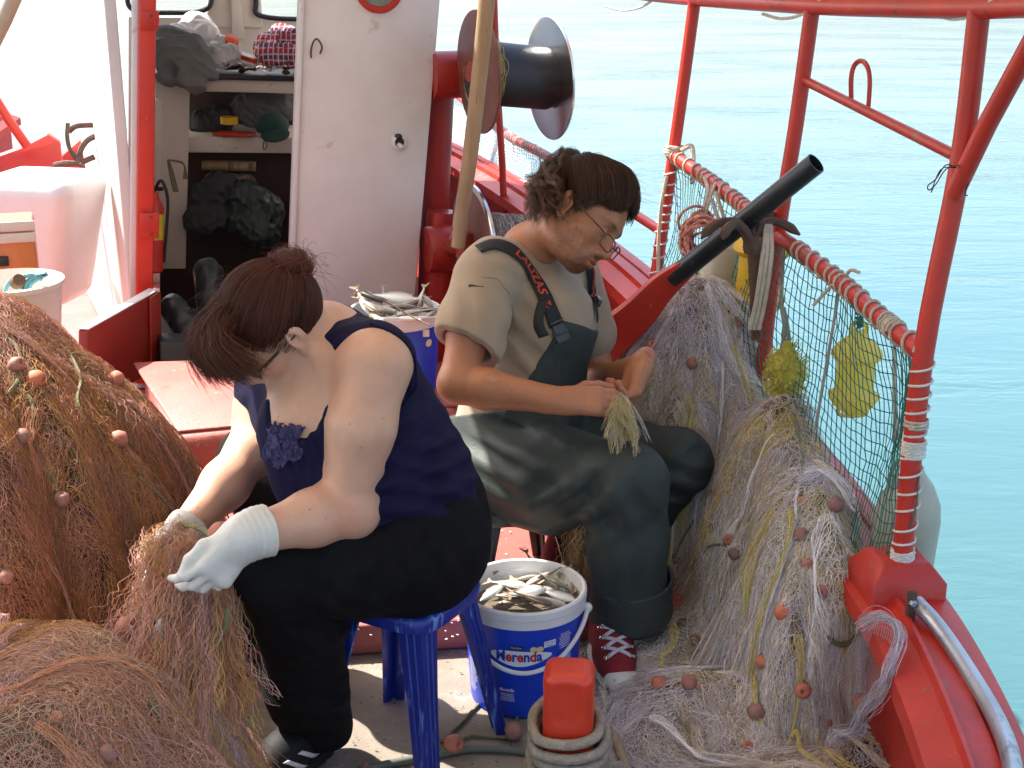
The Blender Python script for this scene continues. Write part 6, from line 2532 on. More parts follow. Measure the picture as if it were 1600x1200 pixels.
for pl, pxs, r in ((1, [(0, 530), (22, 545), (33, 575), (28, 600), (10, 620)], .0055), (1, [(22, 605), (45, 620), (56, 645), (48, 680)], .0055), (1, [(85, 530), (105, 560), (118, 595), (115, 630), (128, 660)], .005), (1, [(140, 590), (160, 610), (180, 640)], .005), (1, [(195, 635), (215, 650), (232, 680)], .004), (1, [(65, 730), (85, 750), (95, 775)], .005),
                   (1, [(212, 750), (240, 775), (262, 800)], .005), (2, [(188, 990), (172, 1012), (160, 1035), (175, 1047), (205, 1045)], .0045), (2, [(0, 1050), (15, 1030), (30, 1015)], .005), (2, [(92, 1080), (93, 1110), (95, 1130), (105, 1160), (125, 1172)], .0045), (2, [(300, 1080), (312, 1110), (320, 1130)], .0045), (2, [(228, 1055), (230, 1095), (245, 1130)], .0045), (2, [(370, 1175), (390, 1180), (415, 1183)], .005)):
    net_rope(pl, pxs, r, 'ropegreen', N1 if pl == 1 else N2)
for pxs, r, mt in (([(1088, 800), (1070, 835), (1058, 870)], .0038, 'ropegreen'), ([(1062, 912), (1085, 880), (1110, 856), (1138, 852), (1150, 868)], .0042, 'ropegreen'), ([(1160, 868), (1168, 835), (1185, 800), (1190, 795)], .0022, 'ropegrey'), ([(1330, 850), (1346, 880), (1348, 930), (1340, 975), (1320, 1000), (1300, 1002), (1285, 985), (1270, 960)], .007, 'ropegreen'), ([(1240, 590), (1265, 640), (1275, 670), (1285, 710)], .006, 'ropegreen'),
                    ([(1035, 1085), (1055, 1120), (1075, 1150), (1100, 1160)], .005, 'ropegreen'), ([(1095, 1048), (1098, 1090), (1103, 1130), (1108, 1195)], .0038, 'rope'), ([(1190, 560), (1225, 600), (1240, 650), (1250, 720), (1255, 780)], .005, 'ropegreen')):
    net_rope(3, pxs, r, mt, N3)

# --- net stretched between the woman's hands, falling to the heap
def sheet(name, tops, bots, cols, seed, n, m, rad, parent, sag=.03, wl=.03, crump=.006, K=26, side=None, wr=(.003, .013)):
    rg = np.random.default_rng(seed)
    T_, B_ = smooth_path(tops, 12), smooth_path(bots, 12)
    P, C = [], []
    for i in range(n):
        t = rg.uniform(0, 1)
        a = T_[int(t * (len(T_) - 1))] + rg.normal(size=3) * .006
        bb = B_[int(np.clip(t + rg.normal() * .12, 0, 1) * (len(B_) - 1))] + rg.normal(size=3) * .02
        s_ = np.linspace(0, 1, K)[:, None]
        mid = (a + bb) / 2 + A(0, -.02, -sag) + rg.normal(size=3) * .018
        c = a * (1 - s_) ** 2 + mid * 2 * s_ * (1 - s_) + bb * s_ ** 2
        lat = nrm(np.cross(bb - a, A(.2, 1, .1)) + rg.normal(size=3) * .2)
        W = rg.uniform(*wr) * np.sin(s_[:, 0] * math.pi * .9 + .15)
        ph = rg.uniform(0, 6)
        L = np.linalg.norm(bb - a)
        col = cols[rg.choice(len(cols))]
        for j in range(m):
            off = ((j - m / 2) + .5 * np.sin(s_[:, 0] * L / wl * 6.28 + ph + (j % 2) * math.pi)) * W
            q = c + np.outer(off, lat)
            q = q + np.stack([wave(q + j * .3, 70, seed + k) for k in range(3)], 1) * crump
            P.append(q)
            C.append(np.array(col[:3]) * rg.uniform(.7, 1.35))
    o = strands(name, P, rad, np.array(C), netm, parent)
    return o
pk = [(.5, .25, .18, 0), (.52, .22, .12, 0), (.54, .32, .27, 0), (.52, .28, .22, 0), (.5, .29, .09, 0)]
tops = [at(238, 905, 2.43), at(262, 868, 2.36), at(305, 872, 2.38), at(345, 900, 2.36)]
sheet('net_sheet', tops, [at(150, 1060, 2.2), at(210, 1120, 2.12), at(300, 1150, 2.12), at(390, 1110, 2.2)], pk, 5, 70, 9, .00036, N2, crump=.011, K=44)
sheet('net_sheet', [at(262, 870, 2.4), at(300, 862, 2.38), at(340, 880, 2.36)], [at(232, 1050, 2.22), at(250, 1060, 2.2), at(275, 1060, 2.2)], pk, 8, 60, 9, .00036, N2, sag=.0, crump=.008, K=40)
sheet('net_sheet', [at(240, 860, 2.42), at(270, 845, 2.4), at(310, 850, 2.36)], [at(285, 930, 2.32), at(255, 930, 2.33), at(240, 900, 2.36)], pk, 9, 40, 8, .00036, N2, sag=-.05, crump=.01)
sheet('net_sheet', [at(338, 912, 2.36), at(352, 918, 2.35), at(366, 915, 2.36)], [at(290, 1100, 2.26), at(335, 1120, 2.28), at(372, 1130, 2.36)], pk, 11, 36, 8, .00036, N2, sag=.03, crump=.01, K=44)
# a pale fish caught in the mesh below her hands
place_net_fish = True
# loop of net and green rope over her wrist
sheet('net_sheet', [at(212, 868, 2.5), at(235, 835, 2.5), at(265, 822, 2.46), at(300, 825, 2.42)], [at(245, 905, 2.46), at(250, 900, 2.44), at(275, 880, 2.4), at(315, 870, 2.34)], pk, 13, 44, 6, .00042, N2, sag=-.02)
b = MB()
b.tube(smooth_path([at(222, 862, 2.47), at(238, 840, 2.48), at(262, 824, 2.46), at(292, 820, 2.42), at(318, 828, 2.37), at(330, 838, 2.33)], 6), .0055, 7)
b.build('head_rope', M['ropegreen'], N2)
b = MB()
b.tube(smooth_path([at(357, 950, 2.28), at(350, 985, 2.27), at(325, 1015, 2.26), at(308, 1045, 2.25), at(300, 1078, 2.22)], 6), .005, 7)
b.build('head_rope', M['ropegreen'], N2)
for px, py, Y in ((333, 838, 2.31), (188, 985, 2.28)):
    o = fme.copy()
    o.location = at(px, py, Y)
    o.rotation_euler = (.6, .9, .3)
    put(o, N2)

# --- hank in the man's fingers, strands hanging behind his leg, net draped on the bulwark
rtH = root('net_hank', at(975, 690, 3.0), 'small pale hank of net pinched between the fingers of the man', 'fishing net')
wk = [(.55, .46, .3, 0), (.5, .45, .36, 0), (.48, .38, .16, 0)]
sheet('net_twine', [at(966, 625, 2.99), at(968, 624, 2.99), at(970, 626, 2.99)], [at(960, 672, 2.95), at(972, 686, 2.93), at(984, 690, 2.93)], wk, 21, 48, 7, .0003, rtH, sag=-.01, crump=.006, wr=(.0008, .0035))
rtK = root('net_hank', at(915, 900, 2.98), 'brownish strands of net hanging beside the trouser leg behind the fish bucket', 'fishing net')
sheet('net_twine', [at(912, 800, 3.0), at(918, 810, 2.95)], [at(905, 900, 2.98), at(915, 925, 2.98), at(922, 900, 2.96)], [(.3, .17, .08, 0), (.36, .24, .1, 0)], 23, 40, 7, .0006, rtK, sag=.0, crump=.003)
wh = [(.5, .42, .42, 0), (.46, .36, .36, 0), (.52, .47, .48, 0)]
# a single layer of fine net lying over the cap and hanging to the deck
gt = smooth_path([at(1340, 985, 2.5) + A(0, 0, .012), at(1372, 972, 2.47) + A(0, 0, .012), at(1400, 985, 2.42) + A(0, 0, .012), at(1405, 1020, 2.36) + A(0, 0, .012), at(1392, 1050, 2.32)], 8)
gb = smooth_path([at(1300, 1040, 2.62), at(1318, 1090, 2.55), at(1335, 1120, 2.48), at(1352, 1120, 2.42), at(1372, 1095, 2.35)], 8)
PP = []
for i in range(46):
    t = i / 45
    a_, b_2 = gt[int(t * (len(gt) - 1))], gb[int(t * (len(gb) - 1))]
    s_ = np.linspace(0, 1, 30)[:, None]
    c = a_ * (1 - s_) + b_2 * s_ + A(0, 0, -.03) * np.sin(s_ * math.pi)
    for q in (0, 1):
        PP.append(c + np.outer(np.sin(s_[:, 0] * 60 + q * math.pi), nrm(gt[-1] - gt[0])) * .0022 + np.stack([wave(c, 40, k) for k in range(3)], 1) * .003)
strands('net_layer', PP, .00032, np.tile(A(.52, .45, .45), (len(PP), 1)), netm, N3)
c = smooth_path([at(*p) + A(0, 0, .01) for p in [(1345, 985, 2.47), (1372, 970, 2.45), (1400, 982, 2.42), (1407, 1010, 2.37), (1392, 1050, 2.33), (1378, 1085, 2.33), (1350, 1120, 2.38), (1335, 1150, 2.42), (1310, 1153, 2.45), (1298, 1170, 2.44)]], 8)
PP = []
for k in range(34):
    PP.append(c + RNG.normal(size=3) * .007 + np.stack([wave(c + k, 60, j) for j in range(3)], 1) * .006)
strands('selvedge', PP, .0005, np.tile(A(.5, .46, .5), (len(PP), 1)) * RNG.uniform(.7, 1.3, (len(PP), 1)), netm, N3)
# ------------------------------------------------------------------ buckets of fish
fishm = pm('fish_skin', (1, 1, 1), .28, var=.25, vs=60, bump=.1, bs=220, attr=True, spec=.6, coat=.3)
eyem = pm('fish_eye', (.02, .02, .02), .1, bump=0)
finm = pm('fish_fin', (.4, .33, .22), .4, var=.3, vs=90, bump=.2, transl=.3)


def fish_proto(kind):
    L = 1.0
    n, k = 15, 12
    V, F, T = [], [], []
    prof_h = [.02, .055, .09, .118, .135, .14, .138, .13, .115, .096, .075, .055, .04, .032, .03]
    if kind == 1: prof_h = [h * .72 for h in prof_h]
    for i in range(n):
        x = i / (n - 1) * .84
        h = prof_h[i]
        w = h * (.5 if kind == 0 else .62)
        for j in range(k):
            q = 2 * math.pi * j / k
            z = h * math.sin(q)
            V.append((x - .42, w * math.cos(q), z + .01 * math.sin(x * 3)))
            s_ = math.sin(q)
            back = A(.16, .15, .1) if kind == 0 else A(.13, .085, .055)
            side = A(.52, .52, .5) if kind == 0 else A(.42, .36, .3)
            bel = A(.74, .73, .7)
            c = back if s_ > .75 else (side * (1 - max(0, s_)) + back * max(0, s_) * 1.3 if s_ > -.2 else bel)
            T.append(np.clip(c, 0, 1))
    for i in range(n - 1):
        for j in range(k):
            F.append((i * k + j, (i + 1) * k + j, (i + 1) * k + (j + 1) % k, i * k + (j + 1) % k))
    F.append(tuple(range(k))[::-1])
    F.append(tuple((n - 1) * k + j for j in range(k)))
    o = mesh_obj('fish', V, F, fishm, None, True, 180, tint=np.array(T), origin=False)
    COL.objects.unlink(o)
    parts = []
    def thin(name, pts):
        b = MB()
        P = [A(*p) for p in pts]
        b.slab(P, A(0, .008, 0))
        q = b.build(name, finm, None, origin=False)
        COL.objects.unlink(q)
        parts.append(q)
    thin('tail_fin', [(.4, -.004, .03), (.5, -.004, .12), (.54, -.004, .13), (.49, -.004, .0), (.54, -.004, -.13), (.5, -.004, -.12), (.4, -.004, -.03)])
    hh = max(prof_h)
    thin('dorsal_fin', [(-.15, -.004, hh * .9), (-.08, -.004, hh + .06), (.1, -.004, hh + .035), (.22, -.004, hh * .72)])
    b = MB()
    for s_ in (-1, 1):
        b.ball((-.335, s_ * prof_h[2] * .42, .03), (.02, .012, .02), n=8)
    q = b.build('eye', eyem, None, origin=False)
    COL.objects.unlink(q)
    parts.append(q)
    return o, parts


FP = [fish_proto(0), fish_proto(1)]
def place_fish(p, d, up, s, kind, label, group, first=[True]):
    src, parts = FP[kind]
    o = src.copy()
    d = nrm(d)
    y = nrm(np.cross(up, d))
    z = np.cross(d, y)
    o.matrix_world = Matrix(np.column_stack([d, y, z]).tolist()).to_4x4()
    o.rotation_euler = Matrix(np.column_stack([d, y, z]).tolist()).to_euler()
    o.scale = (s, s, s)
    o.location = p
    tag(o, label, 'fish', group)
    COL.objects.link(o)
    for q in parts:
        c = q.copy()
        COL.objects.link(c)
        c.parent = o
    return o


def bucket(c, R1, R2, h, label, name='fish_bucket', turn=0.0, handle=1):
    """c: centre of the foot"""
    rt = root(name, c, label, 'bucket')
    b = MB()
    zt = h - .042
    rr = lambda z: R2 + (R1 - R2) * z / h
    b.lathe([(0, 0), (R2 - .004, 0), (R2, .004), (rr(zt), zt)], c, n=56, caps=False)
    b.build('label_sleeve', M['bluelabel'], rt, ang=30)
    b = MB()
    b.lathe([(rr(zt), zt - .002), (R1 + .004, zt + .001), (R1 + .0045, zt + .02), (R1 + .006, zt + .022), (R1 + .006, h - .004), (R1 + .002, h), (R1 - .004, h - .002), (R1 - .006, h - .03), (R2 - .006, .02), (0, .02)], c, n=56, caps=False)
    b.build('white_rim', M['whiteplastic'], rt, ang=30)
    b = MB()
    b.lathe([(0, h * .79), (R1 - .01, h * .79)], c, n=32, caps=False)
    b.build('brine', pm('brine', (.13, .1, .075), .25, var=.5, vs=25, bump=.6, bs=60), rt)
    vc = nrm((CAMP - c) * A(1, 1, 0))
    sd = A(vc[1], -vc[0], 0) * -1          # to the right in the picture
    sd = nrm(np.cross(A(0, 0, 1), vc))
    if sd[0] < 0: sd = -sd
    def cyl(a, z, lift=.0012):
        """a: metres along the wall from the middle of the face to the right"""
        q = a / rr(z)
        return c + (vc * math.cos(q) + sd * math.sin(q)) * (rr(z) + lift) + A(0, 0, z)
    return rt, cyl, vc, sd, rr


c1 = at(818, 915, 2.82)
c1[2] = .0
rt1, cyl, vc, sd, rr1 = bucket(c1, .1345, .118, .268, 'blue and white chocolate spread bucket full of fish, on the deck between them')
# carrying handle hanging down in front
b = MB()
G = []
for t in np.linspace(-1.42, 1.42, 40):
    z = .235 - .112 * math.cos(t) ** 1.2 if abs(t) < 1.57 else .235
    p = c1 + (vc * math.cos(t) + sd * math.sin(t)) * (rr1(z) + .012 - .004 * math.cos(t)) + A(0, 0, z)
    G.append(p)
b.tube(smooth_path(G, 2), .0052, 8)
for e in (0, -1):
    b.ball(G[e], (.011, .011, .012), n=10)
b.build('handle', M['whiteplastic'], rt1)
prt = lambda n, c: pm(n, c, .4, var=.03, bump=0)
wpr, bpr, rpr, kpr, ypr = prt('white_print', (.75, .76, .78)), prt('blue_print', (.006, .04, .42)), prt('red_print', (.55, .03, .03)), prt('black_print', (.01, .01, .012)), prt('cream_print', (.7, .6, .3))
def decal(poly, name, mat, lift=.0014, parent=rt1, cy=cyl):
    b = MB()
    P = np.array(poly, float)
    ctr = P.mean(0)
    n = len(P)
    if n < 8:
        P = np.array([P[i] + (P[(i + 1) % n] - P[i]) * t for i in range(n) for t in (0, .25, .5, .75)])
        n = len(P)
    R_ = 7
    V = [cy(*(ctr + (p - ctr) * (k / R_)), lift) for k in range(1, R_ + 1) for p in P] + [cy(ctr[0], ctr[1], lift)]
    F = [(i, (i + 1) % n, R_ * n) for i in range(n)]
    for k in range(R_ - 1):
        F += [(k * n + i, (k + 1) * n + i, (k + 1) * n + (i + 1) % n, k * n + (i + 1) % n) for i in range(n)]
    b.add(V, F)
    return b.build(name, mat, parent, smooth=False)
a0, z0 = -.005, .158
blob = [(a0 + .064 * math.cos(t) * (1 + .06 * math.cos(2 * t)) + .006 * math.sin(2 * t), z0 + (.019 + .005 * math.cos(t + 2.2)) * math.sin(t) - .0) for t in np.linspace(0, 2 * math.pi, 41)[:-1]]
decal(blob, 'logo_ground', wpr)
def letters(txt, a_, z_, w, h, mats, name='lettering', lift=.0026, cy=cyl, parent=rt1, bold=.03, tilt=0.0):
    V, F = text_mesh(txt, bold)
    if not len(V): return
    lo, hi = V.min(0), V.max(0)
    F = [f for f in F]
    b = {}
    # one sheet per colour: letters found as islands along x
    par = list(range(len(V)))
    def fd(i):
        while par[i] != i:
            par[i] = par[par[i]]
            i = par[i]
        return i
    for f in F:
        for i in f[1:]: par[fd(i)] = fd(f[0])
    isl = {}
    for f in F: isl.setdefault(fd(f[0]), []).append(f)
    order = sorted(isl.values(), key=lambda fs: min(V[i][0] for f in fs for i in f))
    for k, fs in enumerate(order):
        m = mats[k % len(mats)]
        mb = b.setdefault(m.name, (MB(), m))[0]
        for f in fs:
            W = []
            for i in f:
                u, v = (V[i][0] - lo[0]) / (hi[0] - lo[0]), (V[i][1] - lo[1]) / (hi[1] - lo[1])
                W.append(cy(a_ + (u - .5) * w, z_ + (v - .5) * h + tilt * (u - .5), lift))
            mb.add(W, [tuple(range(len(f)))])
    for mb, m in b.values():
        mb.build(name, m, parent, smooth=False)
letters('Merenda', a0 - .004, z0 + .002, .1, .026, [bpr, rpr, bpr, rpr, bpr, rpr, bpr])
decal([(a0 - .026, z0 + .021), (a0 + .004, z0 + .019), (a0 + .007, z0 + .028), (a0 - .024, z0 + .029)], 'banner', kpr, .003)
letters('Παυλίδης', a0 - .0095, z0 + .0242, .024, .006, [wpr], lift=.0036, bold=.0)
for k in (0, 1):
    decal([(a0 + .027 + .014 * k + .008 * math.cos(t), z0 + .019 + .007 * math.sin(t)) for t in np.linspace(0, 2 * math.pi, 15)[:-1]], 'nut_picture', ypr, .002 + .0004 * k)
decal([(a0 + .05, z0 + .02), (a0 + .078, z0 + .022), (a0 + .078, z0 + .037), (a0 + .05, z0 + .035)], 'small_label', wpr)
letters('ΠΡΑΛΙΝΑ', a0 + .064, z0 + .0315, .024, .0038, [bpr], lift=.0022, bold=0)
letters('ΚΑΚΑΟ', a0 + .064, z0 + .025, .016, .0038, [bpr], lift=.0022, bold=0)
letters('Mondelēz', -.035, .075, .032, .0085, [wpr], bold=.02)
def fine(a_, z_, w, rows, step, mat, seed, align=0):
    r_ = np.random.default_rng(seed)
    b = MB()
    for k in range(rows):
        ww = w * r_.uniform(.6, 1)
        x = a_ - ww / 2 if align == 0 else a_ - w / 2
        e = x + ww
        while x < e:
            l = r_.uniform(.0015, .005)
            zz = z_ - k * step
            b.add([cyl(x, zz, .0013), cyl(x + l, zz, .0013), cyl(x + l, zz + step * .42, .0013), cyl(x, zz + step * .42, .0013)], [(0, 1, 2, 3)])
            x += l + .0008
    b.build('fine_print', mat, rt1, smooth=False)['kind'] = 'stuff'
fine(-.035, .063, .036, 5, .0042, wpr, 1)
fine(.098, .2, .034, 9, .0042, wpr, 2)
fine(-.14, .17, .022, 6, .005, wpr, 4, 1)
fine(-.135, .115, .034, 17, .0048, wpr, 3, 1)
decal([(.078, .118), (.118, .126), (.118, .146), (.078, .138)], 'info_panel', prt('pale_blue_print', (.3, .45, .75)))
def where(px, py, cx, cy_, rx, ry):
    h = 'left' if px < cx - rx * .35 else ('right' if px > cx + rx * .35 else 'middle')
    v = 'back' if py < cy_ - ry * .3 else ('front' if py > cy_ + ry * .3 else 'centre')
    return h, v
_seen = {}
def fish_heap(items, c, ztop, R_, cxy, rxy, which, grp):
    for k, (px, py, dz, ang, s, kd, tilt) in enumerate(items):
        p = atz(px, py, ztop + dz)
        d = A(math.cos(math.radians(ang)), math.sin(math.radians(ang)), tilt)
        side = A(-d[1], d[0], 0) * (1 if k % 2 else -1)
        up = nrm(side + A(0, 0, RNG.uniform(-.1, .55)))
        h, v = where(px, py, *cxy, *rxy)
        lab = ('deep bodied silvery fish', 'slim brown backed fish')[kd] + (', tail raised,' if tilt < -.3 else (', head raised,' if tilt > .3 else '')) + f' at {v} {h} of the {which}'
        n_ = _seen.get(lab, 0)
        _seen[lab] = n_ + 1
        if n_: lab = lab.replace(' at ', (' lying higher at ', ' half covered at ', ' tucked low at ')[min(n_ - 1, 2)])
        place_fish(p, d, up, s, kd, lab, grp)
it = []
for k, (px, py) in enumerate(((770, 905), (790, 893), (812, 887), (838, 886), (862, 891), (884, 900), (900, 912), (775, 922), (796, 912), (820, 905), (845, 903), (868, 908), (888, 922), (800, 930), (826, 924), (852, 922), (872, 930), (838, 936), (812, 940), (858, 940))):
    it.append((px, py, .0 + .012 * (k % 3) - (.012 if k < 7 else 0), (160, 35, 200, 120, 10, 70, 100, 50, 150, 205, 20, 130, 80, 170, 215, 15, 150, 185, 10, 165)[k], (.125, .12, .13, .12, .115)[k % 5], (1, 0, 1, 1, 0)[k % 5], (.1, -.15, .05, .4, 0, .2, -.1)[k % 7]))
fish_heap(it, c1, .232, .12, (835, 912), (70, 28), 'near bucket', 'fish in the near bucket')

place_fish(at(247, 995, 2.24), A(-.2, -.25, -.95), A(.9, -.2, 0), .085, 0, 'pale fish caught in the orange net below the white gloves', 'fish in the net')
c2 = at(618, 492, 4.15)
hB = .255
c2[2] = .292
R1b = .135
rt2, cyl2, vc2, sd2_, rr2 = bucket(c2, R1b, .12, hB, 'second blue and white bucket of fish standing by the wheelhouse wall')
b = MB()
b.box(cyl2(.095, .2, .004), (.02, .008, .022), np.array([sd2_, vc2, A(0, 0, 1)]))
b.build('handle_lug', M['whiteplastic'], rt2, bevel=.002)
decal([(.11 + .014 * math.cos(t), .165 + .012 * math.sin(t)) for t in np.linspace(0, 6.2, 14)], 'nut_picture', ypr, .0014, rt2, cyl2)
zt = c2[2] + hB
fish_heap(((617, 464, .035, 170, .17, 0, .05), (622, 480, .012, 175, .165, 0, 0), (655, 472, .02, 70, .13, 0, .9), (664, 484, .01, 200, .14, 1, .1), (642, 489, .01, 20, .14, 0, .1), (584, 480, .02, 140, .15, 1, .3), (568, 472, .02, 120, .14, 1, .6), (598, 483, .015, 150, .15, 0, .1), (630, 497, .0, 165, .13, 0, 0), (655, 497, 0, 15, .12, 1, 0), (610, 498, .0, 190, .12, 1, .05), (600, 466, .025, 100, .13, 1, .5), (676, 489, .006, 60, .1, 1, .2), (671, 474, .02, 65, .12, 0, -.9), (640, 474, .02, 30, .13, 0, .2), (588, 496, .0, 120, .12, 0, .1)), c2, zt, R1b, (618, 484), (62, 20), 'far bucket', 'fish in the far bucket')
# iron hook with black grip lying on the fish
rt = root('gaff_hook', atz(620, 475, zt + .04), 'thin iron hook with a black grip lying across the far fish bucket', 'hook')
h_ = lambda px, py, dz: atz(px, py, zt + dz)
b = MB()
b.tube(smooth_path([h_(556, 464, .07), h_(555, 458, .08), h_(562, 456, .08), h_(568, 460, .075), h_(600, 470, .06), h_(635, 490, .03), h_(672, 509, .012)], 6), .0028, 6)
b.build('rod', M['rust'], rt)
b = MB()
b.tube([h_(567, 459, .077), h_(583, 466, .07), h_(598, 471, .062)], [.008, .0095, .0075], 10)
b.build('grip', M['blackpipe'], rt)

# ------------------------------------------------------------------ mooring bitt and its rope
bt_ = at(890, 1040, 2.32)
R = frame((.1, 1, 0))
rt = root('mooring_bitt', bt_ * A(1, 1, 0), 'square orange red mooring post with worn chamfered head and rope turns', 'bitt')
S = SDF()
zc = bt_[2]
bitt_m = pm('scuffed_orange_red', (.62, .045, .018), .33, var=.2, bump=.15, bs=40, wear=(.22, .17, .17), ws_=13, wt=.67, wear2=((.75, .2, .13), 9, .6))
S.box(A(bt_[0], bt_[1], zc / 2), A(.047, .045, zc / 2), R, .02, .004)
S.ell(A(bt_[0], bt_[1], zc - .06) - R[1] * .052, A(.03, .012, .05), R, .012, 'sub')
S.disp(lambda p: .0007 * wave(p, 90, 3))
S.build('post', bitt_m, rt, .003)
ro = root('mooring_rope', bt_ * A(1, 1, 0) + A(0, 0, .1), 'thick beige braided rope wound around the orange red mooring post', 'rope')
mr_m = pm('braided_beige', (.36, .3, .225), .9, var=.3, vs=60, bump=1.0, bs=230, wear=(.42, .12, .1), ws_=34, wt=.66, wear2=((.18, .15, .11), 70, .63))
pts = []
turns = 5.2
for k in range(int(turns * 22)):
    q = k / 22 * 2 * math.pi + 2.2
    t = k / (turns * 22)
    z = .238 - t * .13 + .012 * math.sin(q * 1.0 + .6)
    ra = .063 + .006 * math.sin(q * .7) + .012 * t
    sq = 1 / max(abs(math.cos(q)), abs(math.sin(q))) ** .35
    pts.append(bt_ * A(1, 1, 0) + R[0] * ra * sq * math.cos(q) + R[1] * ra * sq * math.sin(q) + A(0, 0, z))
pts = smooth_path(pts[::2], 3)
end = [atz(948, 1120, .14), atz(962, 1170, .05), atz(985, 1225, .02), atz(1030, 1260, .016)]
full = np.vstack([pts[:-2], smooth_path([pts[-1]] + [A(bt_[0] + .1, bt_[1] + .05, .1), A(bt_[0] + .13, bt_[1] + .06, .05), atz(960, 1150, .03), atz(975, 1185, .016), atz(1010, 1180, .016), atz(1028, 1205, .016), atz(1020, 1240, .016)], 8)])
def braided(path, r, name, mat, parent, nrib=18):
    """rope with the herringbone of its braid as relief"""
    P = np.asarray(path)
    d = np.r_[0, np.cumsum(np.linalg.norm(np.diff(P, axis=0), axis=1))]
    n = int(d[-1] / (r * .28))
    s_ = np.linspace(0, d[-1], n)
    C = np.stack([np.interp(s_, d, P[:, k]) for k in range(3)], 1)
    T_ = np.gradient(C, axis=0)
    T_ /= np.linalg.norm(T_, axis=1)[:, None]
    u = nrm(np.cross(T_[0], A(.1, .2, 1)))
    V = np.zeros((n, nrib, 3))
    for i in range(n):
        u = nrm(u - T_[i] * (u @ T_[i]))
        w_ = np.cross(T_[i], u)
        for k in range(nrib):
            q = 2 * math.pi * k / nrib
            bump = 1 + .075 * math.copysign(1, math.sin(i * math.pi / 1.5 + (k % 2) * math.pi)) * .8
            V[i, k] = C[i] + (u * math.cos(q) + w_ * math.sin(q)) * r * bump
    b = MB()
    V = np.concatenate([V, V[:, :1]], 1)
    b.grid(V, flip=False)
    return b.build(name, mat, parent, ang=180)
braided(full, .0098, 'turns', mr_m, ro)
loop2 = smooth_path([atz(935, 1090, .2), atz(955, 1130, .15), atz(948, 1180, .08)], 8)
# hose and cord on the deck
b = MB()
b.tube(smooth_path([atz(560, 1203, .009), atz(690, 1178, .009), atz(740, 1170, .009), atz(800, 1172, .009), atz(850, 1180, .009)], 8), .009, 10)
tag(b.build('hose', pm('grey_green_hose', (.11, .12, .095), .6, var=.2)), 'grey green hose lying on the deck near the stool legs', 'hose')
b = MB()
b.tube(smooth_path([atz(700, 1165, .006), atz(735, 1150, .005), atz(775, 1152, .006), atz(800, 1148, .008), atz(808, 1120, .005), atz(806, 1096, .005)], 8), .004, 7)
b.tube(smooth_path([atz(690, 1160, .005), atz(720, 1130, .005), atz(748, 1100, .005)], 8), .004, 7)
tag(b.build('thin_cord', M['ropegreen']), 'thin olive cord on the deck in front of the fish bucket', 'cord')
for px, py, lb in ((790, 1146, 'loose terracotta float on the deck in front of the near bucket'), (700, 1160, 'loose terracotta float on the deck beside the blue stool leg')):
    o = fme.copy()
    o.name = 'net_float'
    o.location = atz(px, py, .019)
    o.rotation_euler = (1.3, .2, px * .01)
    tag(o, lb, 'net float')
    put(o)

# fish scales and grit on the decks
def flecks(name, label, n, fn, zf, col, size, seed):
    r_ = np.random.default_rng(seed)
    b = MB()
    while n:
        px, py = fn(r_)
        p = atz(px, py, zf)
        a = r_.uniform(0, 6)
        s = size * r_.uniform(.4, 1.3)
        k = 5
        b.add([p + A(math.cos(a + q * 1.256) * s, math.sin(a + q * 1.256) * s * .7, .0012 * r_.uniform(.3, 3)) for q in range(k)], [tuple(range(k))])
        n -= 1
    o = b.build(name, pm(name + '_m', col, .45, var=.3, bump=0), smooth=False)
    tag(o, label, 'debris', kind='stuff')
flecks('fish_scales', 'pale fish scales scattered over the red deck', 420, lambda r: ((r.uniform(690, 800), r.uniform(760, 1000)) if r.random() < .5 else (r.uniform(120, 800), r.uniform(560, 1000))), .0825, (.6, .58, .55), .0032, 3)
flecks('deck_grit', 'small dark bits scattered over the grey deck', 330, lambda r: (r.uniform(420, 1340), r.uniform(1030, 1200)), .002, (.05, .04, .03), .003, 5)
flecks('deck_chips', 'small pale bits scattered over the grey deck', 160, lambda r: (r.uniform(420, 1340), r.uniform(1030, 1200)), .002, (.5, .47, .42), .002, 6)

# ------------------------------------------------------------------ port side: chest, crate, bucket
S = SDF()
q0 = at(74, 372, 4.9)
Rc = frame((.2, .98, 0))
def tubfn(p):
    l = (p - q0) @ Rc.T
    q = np.maximum(np.stack([np.abs(l[:, 0]) - (.135 + .2 * l[:, 2]) + .05, np.abs(l[:, 1]) - (.14 + .1 * l[:, 2]) + .05, np.abs(l[:, 2]) - .22 + .05], 1), 0)
    return np.sqrt((q * q).sum(1)) - .05
S.custom(tubfn, q0, .36, 'add', .0)
S.disp(lambda p: -.012 + .003 * np.clip(np.sin(((p - q0) @ Rc.T)[:, 2] * 300), 0, 1) * (((p - q0) @ Rc.T)[:, 2] < -.13))
ch = S.build('fish_tub', M['whiteplastic'], None, .009)
tag(ch, 'big white plastic tub tapering to a ribbed foot, bleached by the sun at left', 'tub')
b = MB()
Rk = frame((-.3, .95, 0))
wc_ = at(-22, 404, 4.25)
rt = root('wooden_crate', wc_ - A(0, 0, .12), 'small orange varnished wooden crate at the left edge', 'crate')
om = pm('varnished_orange_wood', (.48, .16, .045), .4, var=.35, vs=6, bump=.2, aniso=(1, 1, .15))
b.box(wc_, (.3, .2, .24), Rk)
b.build('crate_body', om, rt, bevel=.008)
for dz in (.08, .115):
    b = MB()
    b.box(wc_ - Rk[1] * .104 + A(0, 0, dz), (.31, .012, .03), Rk)
    b.build('slat', M['cream'], rt, bevel=.003)
b = MB()
b.box(wc_ - Rk[1] * .103 + Rk[0] * .03 + A(0, 0, .01), (.08, .012, .03), Rk)
b.build('slot', M['black'], rt, bevel=.003)
bc0 = at(14, 445, 3.62)
